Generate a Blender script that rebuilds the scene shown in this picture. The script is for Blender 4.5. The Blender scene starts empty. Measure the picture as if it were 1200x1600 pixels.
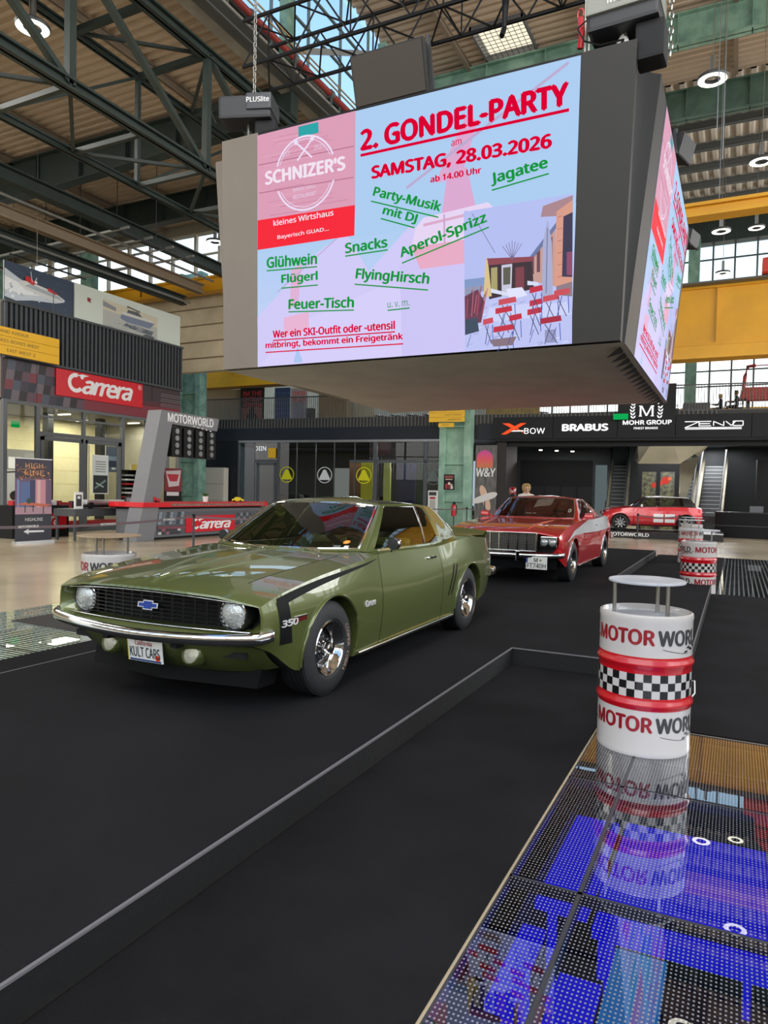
import bpy, bmesh, math, random
import numpy as np
from mathutils import Vector, Matrix
SC=bpy.context.scene; COL=SC.collection
PI=math.pi
# ---------------------------------------------------------------- camera
cam=bpy.data.cameras.new('camera'); camo=bpy.data.objects.new('camera',cam); COL.objects.link(camo)
cam.sensor_fit='VERTICAL'; cam.sensor_height=36.0; cam.sensor_width=27.0; cam.lens=1109/1600*36
R_=[0.89536143,0.44489305,0.01995193]; D_=[0.03029454,-0.01614857,-0.99941056]; F_=[-0.44430862,0.8954381,-0.02793663]
camo.matrix_world=Matrix(((R_[0],-D_[0],-F_[0],0),(R_[1],-D_[1],-F_[1],0),(R_[2],-D_[2],-F_[2],1.62),(0,0,0,1)))
cam.clip_end=400; SC.camera=camo
# ---------------------------------------------------------------- world: bright hazy daylight, bluer overhead
W=bpy.data.worlds.new('world'); SC.world=W; W.use_nodes=True
nt=W.node_tree; nt.nodes.clear()
o_=nt.nodes.new('ShaderNodeOutputWorld'); b_=nt.nodes.new('ShaderNodeBackground')
tc=nt.nodes.new('ShaderNodeTexCoord'); sx=nt.nodes.new('ShaderNodeSeparateXYZ'); cr=nt.nodes.new('ShaderNodeValToRGB')
nt.links.new(tc.outputs['Generated'],sx.inputs[0]); nt.links.new(sx.outputs['Z'],cr.inputs[0])
e=cr.color_ramp.elements; e[0].position=0.0; e[0].color=(.5,.48,.45,1); e[1].position=.62; e[1].color=(.17,.33,.58,1)
k=e.new(.12); k.color=(1.0,1.0,.98,1); k=e.new(.38); k.color=(.36,.55,.74,1)
nt.links.new(cr.outputs[0],b_.inputs[0]); b_.inputs[1].default_value=2.2
nt.links.new(b_.outputs[0],o_.inputs[0])
SC.view_settings.view_transform='Standard'; SC.view_settings.look='None'
SC.view_settings.exposure=0.0; SC.view_settings.gamma=1.0; SC.view_settings.use_curve_mapping=False
SC.cycles.max_bounces=8; SC.cycles.transparent_max_bounces=12
# ---------------------------------------------------------------- large area lights added for daylight brightness in the hall
def area(name,loc,target,sx_,sy_,power,col=(1,1,1)):
    l=bpy.data.lights.new(name,'AREA'); l.shape='RECTANGLE'; l.size=sx_; l.size_y=sy_; l.energy=power; l.color=col
    o=bpy.data.objects.new(name,l); COL.objects.link(o); o.location=loc
    o.rotation_euler=(Vector(target)-Vector(loc)).to_track_quat('-Z','Y').to_euler(); return o
area('daylight_right',(15.5,8,10),(-6,10,1),22,10,2300,(1,.98,.95))
area('daylight_behind',(-3,-13.5,9),(-5,8,1),22,10,1500,(1,.98,.95))
area('fill_roof',(0,-4,16.3),(-3,4,0),9,12,2600,(1,1,1))  # added fill light below the closed roof, behind the camera
area('fill_aisle',(-23,5,12.6),(-20,8,0),10,14,4200,(1,.97,.9))  # added fill light brightening the left floor and aisle, out of view
area('fill_far_right',(15.5,32,9.5),(-8,33,4),16,9,2600,(1,1,1))  # added fill light for the far hall, kept outside the frame
# ---------------------------------------------------------------- helpers
def hx(s):
    s=s.lstrip('#'); v=[int(s[i:i+2],16)/255 for i in (0,2,4)]
    return tuple((c/12.92 if c<=.04045 else ((c+.055)/1.055)**2.4) for c in v)+(1,)
MATS={}
def M(name,col='#808080',rough=.5,metal=0,coat=0,emit=0,noise=0,nscale=8,bump=0,bscale=40,spec=.5,col2=None,stretch=(1,1,1),coatr=.03):
    if name in MATS: return MATS[name]
    m=bpy.data.materials.new(name); m.use_nodes=True; n=m.node_tree; p=n.nodes['Principled BSDF']
    c=hx(col) if isinstance(col,str) else tuple(col)+(1,)
    p.inputs['Base Color'].default_value=c; p.inputs['Roughness'].default_value=rough; p.inputs['Metallic'].default_value=metal
    p.inputs['Specular IOR Level'].default_value=spec
    p.inputs['Coat Weight'].default_value=coat; p.inputs['Coat Roughness'].default_value=coatr
    if emit:
        p.inputs['Emission Color'].default_value=c; p.inputs['Emission Strength'].default_value=emit
        p.inputs['Base Color'].default_value=(0,0,0,1); p.inputs['Specular IOR Level'].default_value=0
    if noise or bump:
        t=n.nodes.new('ShaderNodeTexCoord'); mp=n.nodes.new('ShaderNodeMapping'); mp.inputs['Scale'].default_value=stretch
        n.links.new(t.outputs['Object'],mp.inputs[0])
    if noise:
        z=n.nodes.new('ShaderNodeTexNoise'); z.inputs['Scale'].default_value=nscale; z.inputs['Detail'].default_value=5
        n.links.new(mp.outputs[0],z.inputs[0])
        r=n.nodes.new('ShaderNodeValToRGB'); c2=hx(col2) if col2 else tuple(max(0,x*(1-noise)) for x in c[:3])+(1,)
        r.color_ramp.elements[0].position=.38; r.color_ramp.elements[1].position=.62
        r.color_ramp.elements[0].color=c2; r.color_ramp.elements[1].color=c
        n.links.new(z.outputs['Fac'],r.inputs[0]); n.links.new(r.outputs[0],p.inputs['Base Color'])
    if bump:
        z=n.nodes.new('ShaderNodeTexNoise'); z.inputs['Scale'].default_value=bscale; z.inputs['Detail'].default_value=4
        n.links.new(mp.outputs[0],z.inputs[0]); bb=n.nodes.new('ShaderNodeBump'); bb.inputs['Strength'].default_value=bump; bb.inputs['Distance'].default_value=.01
        n.links.new(z.outputs['Fac'],bb.inputs['Height']); n.links.new(bb.outputs[0],p.inputs['Normal'])
    MATS[name]=m; return m
def glassmat(name,tint=(.8,.85,.85),refl=1.0,rough=0.0,ior=1.5,base=.0):
    if name in MATS: return MATS[name]
    m=bpy.data.materials.new(name); m.use_nodes=True; n=m.node_tree; n.nodes.clear()
    o=n.nodes.new('ShaderNodeOutputMaterial'); mx=n.nodes.new('ShaderNodeMixShader'); t=n.nodes.new('ShaderNodeBsdfTransparent'); g=n.nodes.new('ShaderNodeBsdfGlossy')
    t.inputs[0].default_value=tuple(tint)+(1,); g.inputs['Roughness'].default_value=rough; g.inputs[0].default_value=(1,1,1,1)
    f=n.nodes.new('ShaderNodeFresnel'); f.inputs[0].default_value=ior
    a=n.nodes.new('ShaderNodeMath'); a.operation='MULTIPLY_ADD'; a.inputs[1].default_value=refl; a.inputs[2].default_value=base; a.use_clamp=True
    n.links.new(f.outputs[0],a.inputs[0]); n.links.new(a.outputs[0],mx.inputs[0]); n.links.new(t.outputs[0],mx.inputs[1]); n.links.new(g.outputs[0],mx.inputs[2]); n.links.new(mx.outputs[0],o.inputs[0])
    MATS[name]=m; return m
def tag(o,label=None,cat=None,group=None,kind=None):
    if label: o['label']=label
    if cat: o['category']=cat
    if group: o['group']=group
    if kind: o['kind']=kind
    return o
def empty(name,loc=(0,0,0),rz=0,label=None,cat=None,group=None,kind=None):
    o=bpy.data.objects.new(name,None); COL.objects.link(o); o.location=loc; o.rotation_euler=(0,0,rz); o.empty_display_size=.2
    return tag(o,label,cat,group,kind)
def link(name,me,parent=None,label=None,cat=None,group=None,kind=None,loc=None,rot=None):
    o=bpy.data.objects.new(name,me); COL.objects.link(o)
    if parent: o.parent=parent
    if loc is not None: o.location=loc
    if rot is not None: o.rotation_euler=rot
    return tag(o,label,cat,group,kind)
def copy_tree(o,parent=None):
    c=o.copy(); COL.objects.link(c)
    if parent: c.parent=parent
    for ch in list(o.children): copy_tree(ch,c)
    return c
class MB:
    def __init__(s): s.v=[]; s.f=[]; s.m=[]
    def add(s,vs,fs,mi=0):
        n=len(s.v); s.v+=[tuple(v) for v in vs]; s.f+=[tuple(i+n for i in f) for f in fs]; s.m+=[mi]*len(fs); return s
    def box(s,x0,x1,y0,y1,z0,z1,mi=0):
        return s.add([(x,y,z) for z in (z0,z1) for y in (y0,y1) for x in (x0,x1)],[(0,2,3,1),(4,5,7,6),(0,1,5,4),(2,6,7,3),(0,4,6,2),(1,3,7,5)],mi)
    def hexa(s,p,mi=0): # 8 points: bottom 4 ccw, top 4 ccw
        return s.add(p,[(3,2,1,0),(4,5,6,7),(0,1,5,4),(1,2,6,5),(2,3,7,6),(3,0,4,7)],mi)
    def bar(s,p,q,w,h,mi=0,up=(0,0,1)):
        p=Vector(p); q=Vector(q); d=(q-p).normalized(); u=Vector(up)
        if abs(d.dot(u))>.98: u=Vector((1,0,0))
        a=d.cross(u).normalized()*w/2; b=a.cross(d).normalized()*h/2
        return s.hexa([p-a-b,p+a-b,p+a+b,p-a+b,q-a-b,q+a-b,q+a+b,q-a+b],mi)
    def tube(s,p,q,r,n=8,mi=0,r2=None,cap=True):
        p=Vector(p); q=Vector(q); d=(q-p).normalized(); u=Vector((0,0,1)) if abs(d.z)<.95 else Vector((1,0,0))
        a=d.cross(u).normalized(); b=a.cross(d); r2=r if r2 is None else r2
        vs=[p+(a*math.cos(t)+b*math.sin(t))*r for t in [2*PI*i/n for i in range(n)]]+[q+(a*math.cos(t)+b*math.sin(t))*r2 for t in [2*PI*i/n for i in range(n)]]
        fs=[(i,(i+1)%n,n+(i+1)%n,n+i) for i in range(n)]
        if cap: fs+=[tuple(range(n))[::-1],tuple(range(n,2*n))]
        return s.add(vs,fs,mi)
    def path(s,pts,r,n=6,mi=0,closed=False):
        pts=[Vector(p) for p in pts]; N=len(pts); base=len(s.v); vs=[]
        for i,p in enumerate(pts):
            if closed: d=(pts[(i+1)%N]-pts[i-1])
            else: d=pts[min(i+1,N-1)]-pts[max(i-1,0)]
            d.normalize(); u=Vector((0,0,1)) if abs(d.z)<.9 else Vector((1,0,0))
            a=d.cross(u).normalized(); b=a.cross(d)
            rr=r(i/(N-1)) if callable(r) else r
            vs+=[p+(a*math.cos(t)+b*math.sin(t))*rr for t in [2*PI*j/n for j in range(n)]]
        fs=[]
        for i in range(N if closed else N-1):
            k=(i+1)%N
            fs+=[(i*n+j,i*n+(j+1)%n,k*n+(j+1)%n,k*n+j) for j in range(n)]
        if not closed: fs+=[tuple(range(n))[::-1],tuple((N-1)*n+j for j in range(n))]
        return s.add(vs,fs,mi)
    def lathe(s,prof,n=32,mi=0,axis='Z',c=(0,0,0),a0=0,a1=2*PI,mis=None):
        full=abs(a1-a0-2*PI)<1e-6; m=n if full else n+1; vs=[]
        for i in range(m):
            t=a0+(a1-a0)*i/n
            for r,h in prof:
                x,y=r*math.cos(t),r*math.sin(t)
                if axis=='Z': v=(x,y,h)
                elif axis=='X': v=(h,x,y)
                else: v=(x,h,y)
                vs.append((v[0]+c[0],v[1]+c[1],v[2]+c[2]))
        k=len(prof); b=len(s.v); s.v+=vs
        for i in range(n):
            i2=(i+1)%m
            for j in range(k-1):
                s.f.append((b+i*k+j,b+i2*k+j,b+i2*k+j+1,b+i*k+j+1)); s.m.append(mis[j] if mis else mi)
        return s
    def prism(s,poly,z0,z1,mi=0,f=None):
        n=len(poly); f=f or (lambda x,y,z:(x,y,z))
        vs=[f(x,y,z0) for x,y in poly]+[f(x,y,z1) for x,y in poly]
        return s.add(vs,[tuple(range(n))[::-1],tuple(range(n,2*n))]+[(i,(i+1)%n,n+(i+1)%n,n+i) for i in range(n)],mi)
    def grid(s,P,mi=0,close_u=False):
        nu=len(P); nv=len(P[0]); vs=[p for r in P for p in r]
        return s.add(vs,[(i*nv+j,((i+1)%nu)*nv+j,((i+1)%nu)*nv+j+1,i*nv+j+1) for i in range(nu if close_u else nu-1) for j in range(nv-1)],mi)
    def xf(s,mat,i0=0):
        s.v=s.v[:i0]+[tuple(mat@Vector(v)) for v in s.v[i0:]]; return s
    def mesh(s,name,mats,smooth=None,bevel=0,weld=False):
        me=bpy.data.meshes.new(name); me.from_pydata(s.v,[],s.f)
        for m in (mats if isinstance(mats,(list,tuple)) else [mats]): me.materials.append(m)
        if me.polygons and any(s.m): me.polygons.foreach_set('material_index',s.m)
        bm=bmesh.new(); bm.from_mesh(me)
        if weld: bmesh.ops.remove_doubles(bm,verts=bm.verts,dist=1e-5)
        if bevel:
            bmesh.ops.bevel(bm,geom=[e for e in bm.edges if len(e.link_faces)==2 and e.calc_face_angle(0)>.6],offset=bevel,segments=2,affect='EDGES',profile=.7)
        bmesh.ops.recalc_face_normals(bm,faces=bm.faces)
        bm.to_mesh(me); bm.free()
        if smooth is not None:
            me.shade_smooth(); me.set_sharp_from_angle(angle=math.radians(smooth))
        return me
    def build(s,name,mats,parent=None,label=None,cat=None,group=None,kind=None,smooth=None,bevel=0,loc=None,rot=None,weld=False):
        return link(name,s.mesh(name,mats,smooth,bevel,weld),parent,label,cat,group,kind,loc,rot)
try:
    import os
    FONT=bpy.data.fonts.load(os.path.join(bpy.utils.system_resource('DATAFILES'),'fonts','NotoSansHebrew-Regular.woff2'))   # Blender's own bundled sans font
except Exception: FONT=None
def textmesh(s,bold=0.0,shear=0.0,res=3,spacing=1.0,ext=0):
    cu=bpy.data.curves.new('t','FONT'); cu.body=s; cu.size=1
    if FONT: cu.font=FONT
    cu.offset=0; cu.resolution_u=res; cu.shear=shear; cu.space_character=spacing; cu.extrude=ext
    o=bpy.data.objects.new('t',cu); COL.objects.link(o); dg=bpy.context.evaluated_depsgraph_get()
    me=bpy.data.meshes.new_from_object(o.evaluated_get(dg)); bpy.data.objects.remove(o); bpy.data.curves.remove(cu)
    return me
def fitted(s,w,h,bold=.0,shear=0,spacing=1.0,ext=0):
    me=textmesh(s,0,shear,spacing=spacing,ext=ext*4)
    if bold:   # heavier strokes: slightly shifted copies laid over one another
        bm=bmesh.new(); bm.from_mesh(me); g=bm.verts[:]+bm.edges[:]+bm.faces[:]; k=0
        for dx,dy in ((-1,0),(1,0),(0,.7),(0,-.7)):
            r=bmesh.ops.duplicate(bm,geom=g); k+=1
            bmesh.ops.translate(bm,verts=[v for v in r['geom'] if isinstance(v,bmesh.types.BMVert)],vec=(dx*bold*.9,dy*bold*.9,k*.0003))
        bm.to_mesh(me); bm.free()
    a=np.empty(len(me.vertices)*3); me.vertices.foreach_get('co',a); a=a.reshape(-1,3)
    lo=a.min(0); hi=a.max(0); a[:,0]=(a[:,0]-lo[0])/(hi[0]-lo[0])*w; a[:,1]=(a[:,1]-lo[1])/(hi[1]-lo[1])*h
    if ext: a[:,2]=(a[:,2]/max(1e-6,hi[2]))*ext
    return me,a
def letter(name,s,w,h,mat,O,U=(1,0,0),V=(0,0,1),parent=None,bold=0,shear=0,spacing=1.0,ext=0,fn=None,label=None,cat=None,kind=None):
    """text fitted into a w x h box whose lower left corner is O; U right, V up (local to parent)"""
    me,a=fitted(s,w,h,bold,shear,spacing,ext)
    O=np.array(O,float); U=np.array(U,float); V=np.array(V,float); U/=np.linalg.norm(U); V/=np.linalg.norm(V); N=np.cross(U,V)
    if fn: b=np.array([fn(*p) for p in a])
    else: b=O+a[:,:1]*U+a[:,1:2]*V+a[:,2:3]*N
    me.vertices.foreach_set('co',b.astype('f').ravel()); me.update(); me.materials.clear(); me.materials.append(mat); me.name=name
    return link(name,me,parent,label,cat,None,kind)
def pchip(keys,x):
    K=np.array(keys,float); xs=K[:,0]; Y=K[:,1:]; h=np.diff(xs); d=np.diff(Y,axis=0)/h[:,None]; m=np.zeros_like(Y)
    for i in range(1,len(xs)-1):
        for j in range(Y.shape[1]):
            if d[i-1,j]*d[i,j]>0: m[i,j]=(h[i-1]+h[i])/(h[i-1]/d[i,j]+h[i]/d[i-1,j]) if False else 2*d[i-1,j]*d[i,j]/(d[i-1,j]+d[i,j])
    m[0]=d[0]; m[-1]=d[-1]
    x=min(max(x,xs[0]),xs[-1]); i=min(int(np.searchsorted(xs,x,side='right'))-1,len(xs)-2); t=(x-xs[i])/h[i]
    return Y[i]*(2*t**3-3*t**2+1)+m[i]*h[i]*(t**3-2*t**2+t)+Y[i+1]*(-2*t**3+3*t**2)+m[i+1]*h[i]*(t**3-t**2)
def crom(P,n,creases=()):
    """smooth polyline through P, n subdivisions a span (int or list); tangents broken at creases"""
    P=[np.array(p,float) for p in P]; out=[]; N=len(P)
    for i in range(N-1):
        k=n[i] if isinstance(n,(list,tuple)) else n
        p0=P[i-1] if i>0 and i not in creases else 2*P[i]-P[i+1]
        p3=P[i+2] if i+2<N and (i+1) not in creases else 2*P[i+1]-P[i]
        for j in range(k):
            t=j/k; out.append(.5*((2*P[i])+(-p0+P[i+1])*t+(2*p0-5*P[i]+4*P[i+1]-p3)*t*t+(-p0+3*P[i]-3*P[i+1]+p3)*t**3))
    out.append(P[-1]); return out
# flat coloured artwork: list of (polygon, colour) drawn in layers on a plane
def artmat(name,emit):
    if name in MATS: return MATS[name]
    m=bpy.data.materials.new(name); m.use_nodes=True; n=m.node_tree; p=n.nodes['Principled BSDF']; a=n.nodes.new('ShaderNodeAttribute'); a.attribute_name='ink'
    if emit:
        n.links.new(a.outputs['Color'],p.inputs['Emission Color']); p.inputs['Emission Strength'].default_value=emit; p.inputs['Base Color'].default_value=(.01,.01,.01,1)
        p.inputs['Roughness'].default_value=.6; p.inputs['Specular IOR Level'].default_value=.1
    else: n.links.new(a.outputs['Color'],p.inputs['Base Color']); p.inputs['Roughness'].default_value=.45
    MATS[name]=m; return m
def art(name,shapes,mat,O,U=(1,0,0),V=(0,0,1),parent=None,dz=.0004,label=None,cat=None,kind=None,z0=0):
    O=np.array(O,float); U=np.array(U,float); V=np.array(V,float); U/=np.linalg.norm(U); V/=np.linalg.norm(V); N=np.cross(U,V)
    vs=[]; fs=[]; cs=[]
    for i,(poly,c) in enumerate(shapes):
        b=len(vs)
        for x,y in poly: vs.append(tuple(O+x*U+y*V+(z0+dz*(i+1))*N))
        fs.append(tuple(range(b,b+len(poly)))); cs.append(hx(c))
    me=bpy.data.meshes.new(name); me.from_pydata(vs,[],fs); at=me.attributes.new('ink','FLOAT_COLOR','FACE')
    at.data.foreach_set('color',[x for c in cs for x in c]); me.materials.append(mat)
    # make all face forward
    bm=bmesh.new(); bm.from_mesh(me); bm.normal_update(); nv=Vector(N)
    for f in bm.faces:
        if f.normal.dot(nv)<0: f.normal_flip()
    bmesh.ops.triangulate(bm,faces=[f for f in bm.faces if len(f.verts)>4]); bm.to_mesh(me); bm.free()
    return link(name,me,parent,label,cat,None,kind)
def rc(x0,y0,x1,y1): return [(x0,y0),(x1,y0),(x1,y1),(x0,y1)]
def ln(x0,y0,x1,y1,w):
    d=math.hypot(x1-x0,y1-y0) or 1; a=-(y1-y0)/d*w/2; b=(x1-x0)/d*w/2
    return [(x0-a,y0-b),(x1-a,y1-b),(x1+a,y1+b),(x0+a,y0+b)]
def ci(x,y,r,n=24,ry=None): return [(x+r*math.cos(2*PI*i/n),y+(ry or r)*math.sin(2*PI*i/n)) for i in range(n)]
def arcstrip(x,y,r,w,a0,a1,c,n=20):
    out=[]
    for i in range(n):
        t0=math.radians(a0+(a1-a0)*i/n); t1=math.radians(a0+(a1-a0)*(i+1)/n)
        out.append(([(x+(r-w/2)*math.cos(t0),y+(r-w/2)*math.sin(t0)),(x+(r+w/2)*math.cos(t0),y+(r+w/2)*math.sin(t0)),(x+(r+w/2)*math.cos(t1),y+(r+w/2)*math.sin(t1)),(x+(r-w/2)*math.cos(t1),y+(r-w/2)*math.sin(t1))],c))
    return out
# ---------------------------------------------------------------- common materials
m_black=M('black_paint','#121316',.5,spec=.25); m_dark=M('dark_grey_metal','#3a3c40',.4,.0); m_anth=M('anthracite','#33363b',.5,noise=.12,nscale=3)
m_green=M('patina_green_steel','#86aa98',.55,0,noise=.3,nscale=2.2,col2='#678b7c',bump=.2,bscale=6)
m_dgreen=M('dark_green_steel','#2a3733',.5,0,noise=.25,nscale=3)
m_steel=M('brushed_steel','#a9a8a4',.3,1.0); m_chrome=M('chrome','#dcdcdc',.06,1.0); m_alu=M('aluminium','#b9babb',.35,.9)
m_white=M('white_plastic','#e4e3df',.4); m_red=M('red_paint','#c01420',.3,0,.5); m_yellow=M('crane_yellow','#e8a80c',.4,0,noise=.12,nscale=.8)
m_rubber=M('tyre_rubber','#222325',.62,bump=.25,bscale=120); m_seam=M('joint_black','#0c0d0e',.6)
m_roofdeck=M('roof_deck','#c3b09a',.6,0,noise=.1,nscale=.8); m_grey=M('mid_grey_paint','#66686c',.5)
m_sw=M('sign_white_glow','#ffffff',emit=1.6); m_print=artmat('printed_ink',0); m_backlit=artmat('backlit_print',.75)
m_txtw=M('white_lettering','#e8e8e8',.5); m_txtk=M('black_lettering','#1d1d1f',.5)
m_clear=glassmat('clear_glass',(.86,.9,.89),1.2)
# ================================================================ THE HALL
def periodic_glass(name,sp,duty,dotc,tint,base,refl,stripe=False,dot2=None):
    m=glassmat(name,tint,refl,0.0,1.5,base); n=m.node_tree; out=[x for x in n.nodes if x.type=='OUTPUT_MATERIAL'][0]; mixg=[x for x in n.nodes if x.type=='MIX_SHADER'][0]
    tr=[x for x in n.nodes if x.type=='BSDF_TRANSPARENT'][0]
    t=n.nodes.new('ShaderNodeTexCoord'); s=n.nodes.new('ShaderNodeSeparateXYZ'); n.links.new(t.outputs['Object'],s.inputs[0]); g=[]
    for ax,(sp_,du) in zip('XY',zip(sp,duty)):
        a=n.nodes.new('ShaderNodeMath'); a.operation='DIVIDE'; a.inputs[1].default_value=sp_; n.links.new(s.outputs[ax],a.inputs[0])
        f=n.nodes.new('ShaderNodeMath'); f.operation='FRACT'; n.links.new(a.outputs[0],f.inputs[0])
        l=n.nodes.new('ShaderNodeMath'); l.operation='LESS_THAN'; l.inputs[1].default_value=du; n.links.new(f.outputs[0],l.inputs[0]); g.append(l)
    k=n.nodes.new('ShaderNodeMath'); k.operation='MULTIPLY'; n.links.new(g[0].outputs[0],k.inputs[0]); n.links.new(g[1].outputs[0],k.inputs[1])
    d=n.nodes.new('ShaderNodeBsdfDiffuse'); d.inputs[0].default_value=hx(dotc)
    mx=n.nodes.new('ShaderNodeMixShader'); n.links.new(k.outputs[0],mx.inputs[0]); n.links.new(tr.outputs[0],mx.inputs[1]); n.links.new(d.outputs[0],mx.inputs[2])
    n.links.new(mx.outputs[0],mixg.inputs[1]); return m
m_floor=M('polished_concrete','#cbbb9d',.2,0,0,noise=.22,nscale=.35,col2='#ab9c82',bump=.05,bscale=1.2,spec=.9)
m_carpet=M('black_carpet','#1b1b1e',.95,0,noise=.22,nscale=1.6,bump=.5,bscale=260,spec=.15,col2='#141416')
fl=MB()
def slab(x0,x1,y0,y1): fl.box(x0,x1,y0,y1,-.25,0)
# floor in slabs around the three glass fields
slab(-60,-8.33,-16,48); slab(-8.33,-6.0,-16,-.5); slab(-8.33,-6.0,8.5,48); slab(-6.0,-.82,-16,48); slab(-.82,6,5.3,13.2); slab(-.82,-.25,13.2,21.6); slab(-.82,18,21.6,48); slab(3.2,18,5.3,21.6)
slab(-.82,18,-16,-1.8); slab(6,18,-1.8,5.3)
floor=fl.build('floor',m_floor,kind='structure')
m_gl=periodic_glass('dotted_floor_glass',(.0155,.022),(.42,.38),'#7f828b',(.62,.65,.72),.03,1.35)
m_gl2=periodic_glass('striped_floor_glass',(.19,.06),(.93,.52),'#b9c8b8',(.8,.88,.85),.03,.9)
m_gl3=periodic_glass('far_floor_glass',(.075,.30),(.30,.93),'#9fa8a8',(.7,.75,.76),.05,1.0)
xs=[-.82,-.525,.66,1.84,3.02]; ys=[-.61,.57,1.75,2.93,4.13,5.3]
pitm=M('pit_dark','#2c2f31',.6); 
pit=MB()
for x0,x1,y0,y1 in ((-.82,6,-1.8,5.3),(-8.33,-6.0,-.5,8.5),(-.25,3.2,13.2,21.6)):
    pit.box(x0-.02,x1+.02,y0-.02,y1+.02,-1.3,-1.2); pit.box(x0-.02,x0,y0,y1,-1.2,-.02); pit.box(x1,x1+.02,y0,y1,-1.2,-.02); pit.box(x0,x1,y0-.02,y0,-1.2,-.02); pit.box(x0,x1,y1,y1+.02,-1.2,-.02)
pit.build('floor_pit',pitm,floor)
def pane(x0,x1,y0,y1,m):
    b=MB(); b.box(x0+.009,x1-.009,y0+.009,y1-.009,-.03,0); b.f=[f for f in b.f][1:2]; b.m=[0]
    return b.build('glass_pane',m,floor)
for i in range(4):
    for j in range(5): pane(xs[i],xs[i+1],ys[j],ys[j+1],m_gl)
for i in range(2):
    for j in range(7): pane(-8.33+i*1.165,-8.33+(i+1)*1.165,-.5+j*1.2857,-.5+(j+1)*1.2857,m_gl2)
for i in range(3):
    for j in range(7): pane(-.25+i*1.15,-.25+(i+1)*1.15,13.2+j*1.2,13.2+(j+1)*1.2,m_gl3)
jb=MB()
for x in xs: jb.box(x-.01,x+.01,-.61,5.3,-.05,-.003)
for y in ys: jb.box(-.82,3.02,y-.01,y+.01,-.05,-.003)
for i in range(3): x=-8.33+i*1.165; jb.box(x-.012,x+.012,-.5,8.5,-.05,-.003)
for j in range(8): y=-.5+j*1.2857; jb.box(-8.33,-6,y-.012,y+.012,-.05,-.003)
for i in range(4): x=-.25+i*1.15; jb.box(x-.012,x+.012,13.2,21.6,-.05,-.003)
for j in range(8): y=13.2+j*1.2; jb.box(-.25,3.2,y-.012,y+.012,-.05,-.003)
jb.build('pane_joints',m_dark,floor)
# light boxes in the pit under the glass; cyan and violet ones imitate reflections
m_blue=M('blue_light_panel','#1410c8',emit=1.25); m_cyan=M('cyan_screen_reflection','#2a78c4',emit=.8); m_pur=M('violet_light_and_reflection','#4038b8',emit=.6)
def litp(x0,x1,y0,y1,m,lab,z=-.3):
    b=MB(); b.box(x0,x1,y0,y1,z-.04,z); b.box(x0+.05,x0+.09,y0+.05,y0+.09,-1.2,z-.04); b.box(x1-.09,x1-.05,y1-.09,y1-.05,-1.2,z-.04)
    b.build('light_box',m,None,lab,'light box','light boxes under the glass floor')
litp(-.80,-.56,3.3,4.32,m_blue,'blue light panel under the glass left of the floor joint, behind the others')
litp(-.52,.2,3.2,4.36,m_blue,'bright blue light panel under the glass in front of the near drum')
litp(-.80,-.70,2.55,3.1,m_blue,'narrow blue light panel under the glass at the carpet edge')
litp(-.58,-.42,1.9,2.85,m_blue,'blue light panel under the nearest glass pane')
litp(-.40,-.2,1.95,3.12,m_cyan,'cyan light panel under the near glass pane')  # added glowing panel, its cyan stands in for the cube screen's reflection
litp(.28,1.3,3.0,4.2,m_pur,'violet light panel under the glass at the right picture edge'); litp(-.1,1.3,1.7,2.75,m_pur,'wide violet light panel under the near right glass')  # roof reflection mixed into the violet of these blue-lit panels
m_pale=M('pale_green_board','#cfd8b4',.7)
def palb(pts,lab):
    b=MB(); b.prism(pts,-.5,-.45); b.build('pale_board',m_pale,None,lab,'board','pale boards under the left glass floor')
palb([(-8.3,1.0),(-6.05,1.0),(-6.05,8),(-8.3,8)],'pale green board lying under the glass floor left of the stage')
b=MB(); b.prism([(-7.66,5.55),(-7.66,7.4),(-5.95,7.4),(-5.95,6.1),(-6.48,5.52)],.001,.012); b.build('dark_floor_plate',M('dark_plate','#2f2f31',.55),None,'dark grey wedge shaped plate lying on the glass floor beside the left drum','plate')
# carpets on floor level
def carpet(polys,lab):
    b=MB()
    for p in polys: b.prism(p,.001,.012)
    return b.build('carpet',m_carpet,None,lab,'carpet')
carpet([rc(-1.86,-4,-.83,5.29),rc(-1.86,5.29,-.35,6.56)],'black carpet in the trough between the stage and the glass floor')
carpet([rc(-.34,5.3,4.2,13.2)],'black carpet right of the stage behind the near drum')
carpet([rc(-1.93,13.32,-.25,21.5)],'black carpet strip beside the far end of the stage')
carpet([rc(-6.0,-4,-5.05,21.5)],'dark carpet strip along the left side of the stage')
# stage
m_fasc=M('black_stage_fascia','#060607',.7,bump=.3,bscale=20)
outl=[(-5.04,-3),(-1.87,-3),(-1.87,6.57),(-.34,6.57),(-.34,13.3),(-1.94,13.3),(-1.94,20.8),(-5.04,20.8)]
stage=empty('stage',(-3.4,6,0),0,'low black carpeted stage carrying the two classic cars','stage')
b=MB(); b.prism(outl,0,.16); b.xf(Matrix.Translation((3.4,-6,0))); b.build('fascia',m_fasc,stage)
b=MB(); b.prism(outl,.1602,.165); b.xf(Matrix.Translation((3.4,-6,0))); b.build('top_carpet',M('stage_carpet','#1b1b1e',.95,0,noise=.3,nscale=1.3,bump=.5,bscale=260,spec=.15,col2='#161618',),stage)
n=len(outl)
for i in range(n):
    p,q=outl[i],outl[(i+1)%n]; b=MB(); b.bar((p[0]+3.4,p[1]-6,.163),(q[0]+3.4,q[1]-6,.163),.014,.010); b.build('edge_trim',M('edge_trim_grey','#6a686c',.6,.1),stage)
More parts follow.
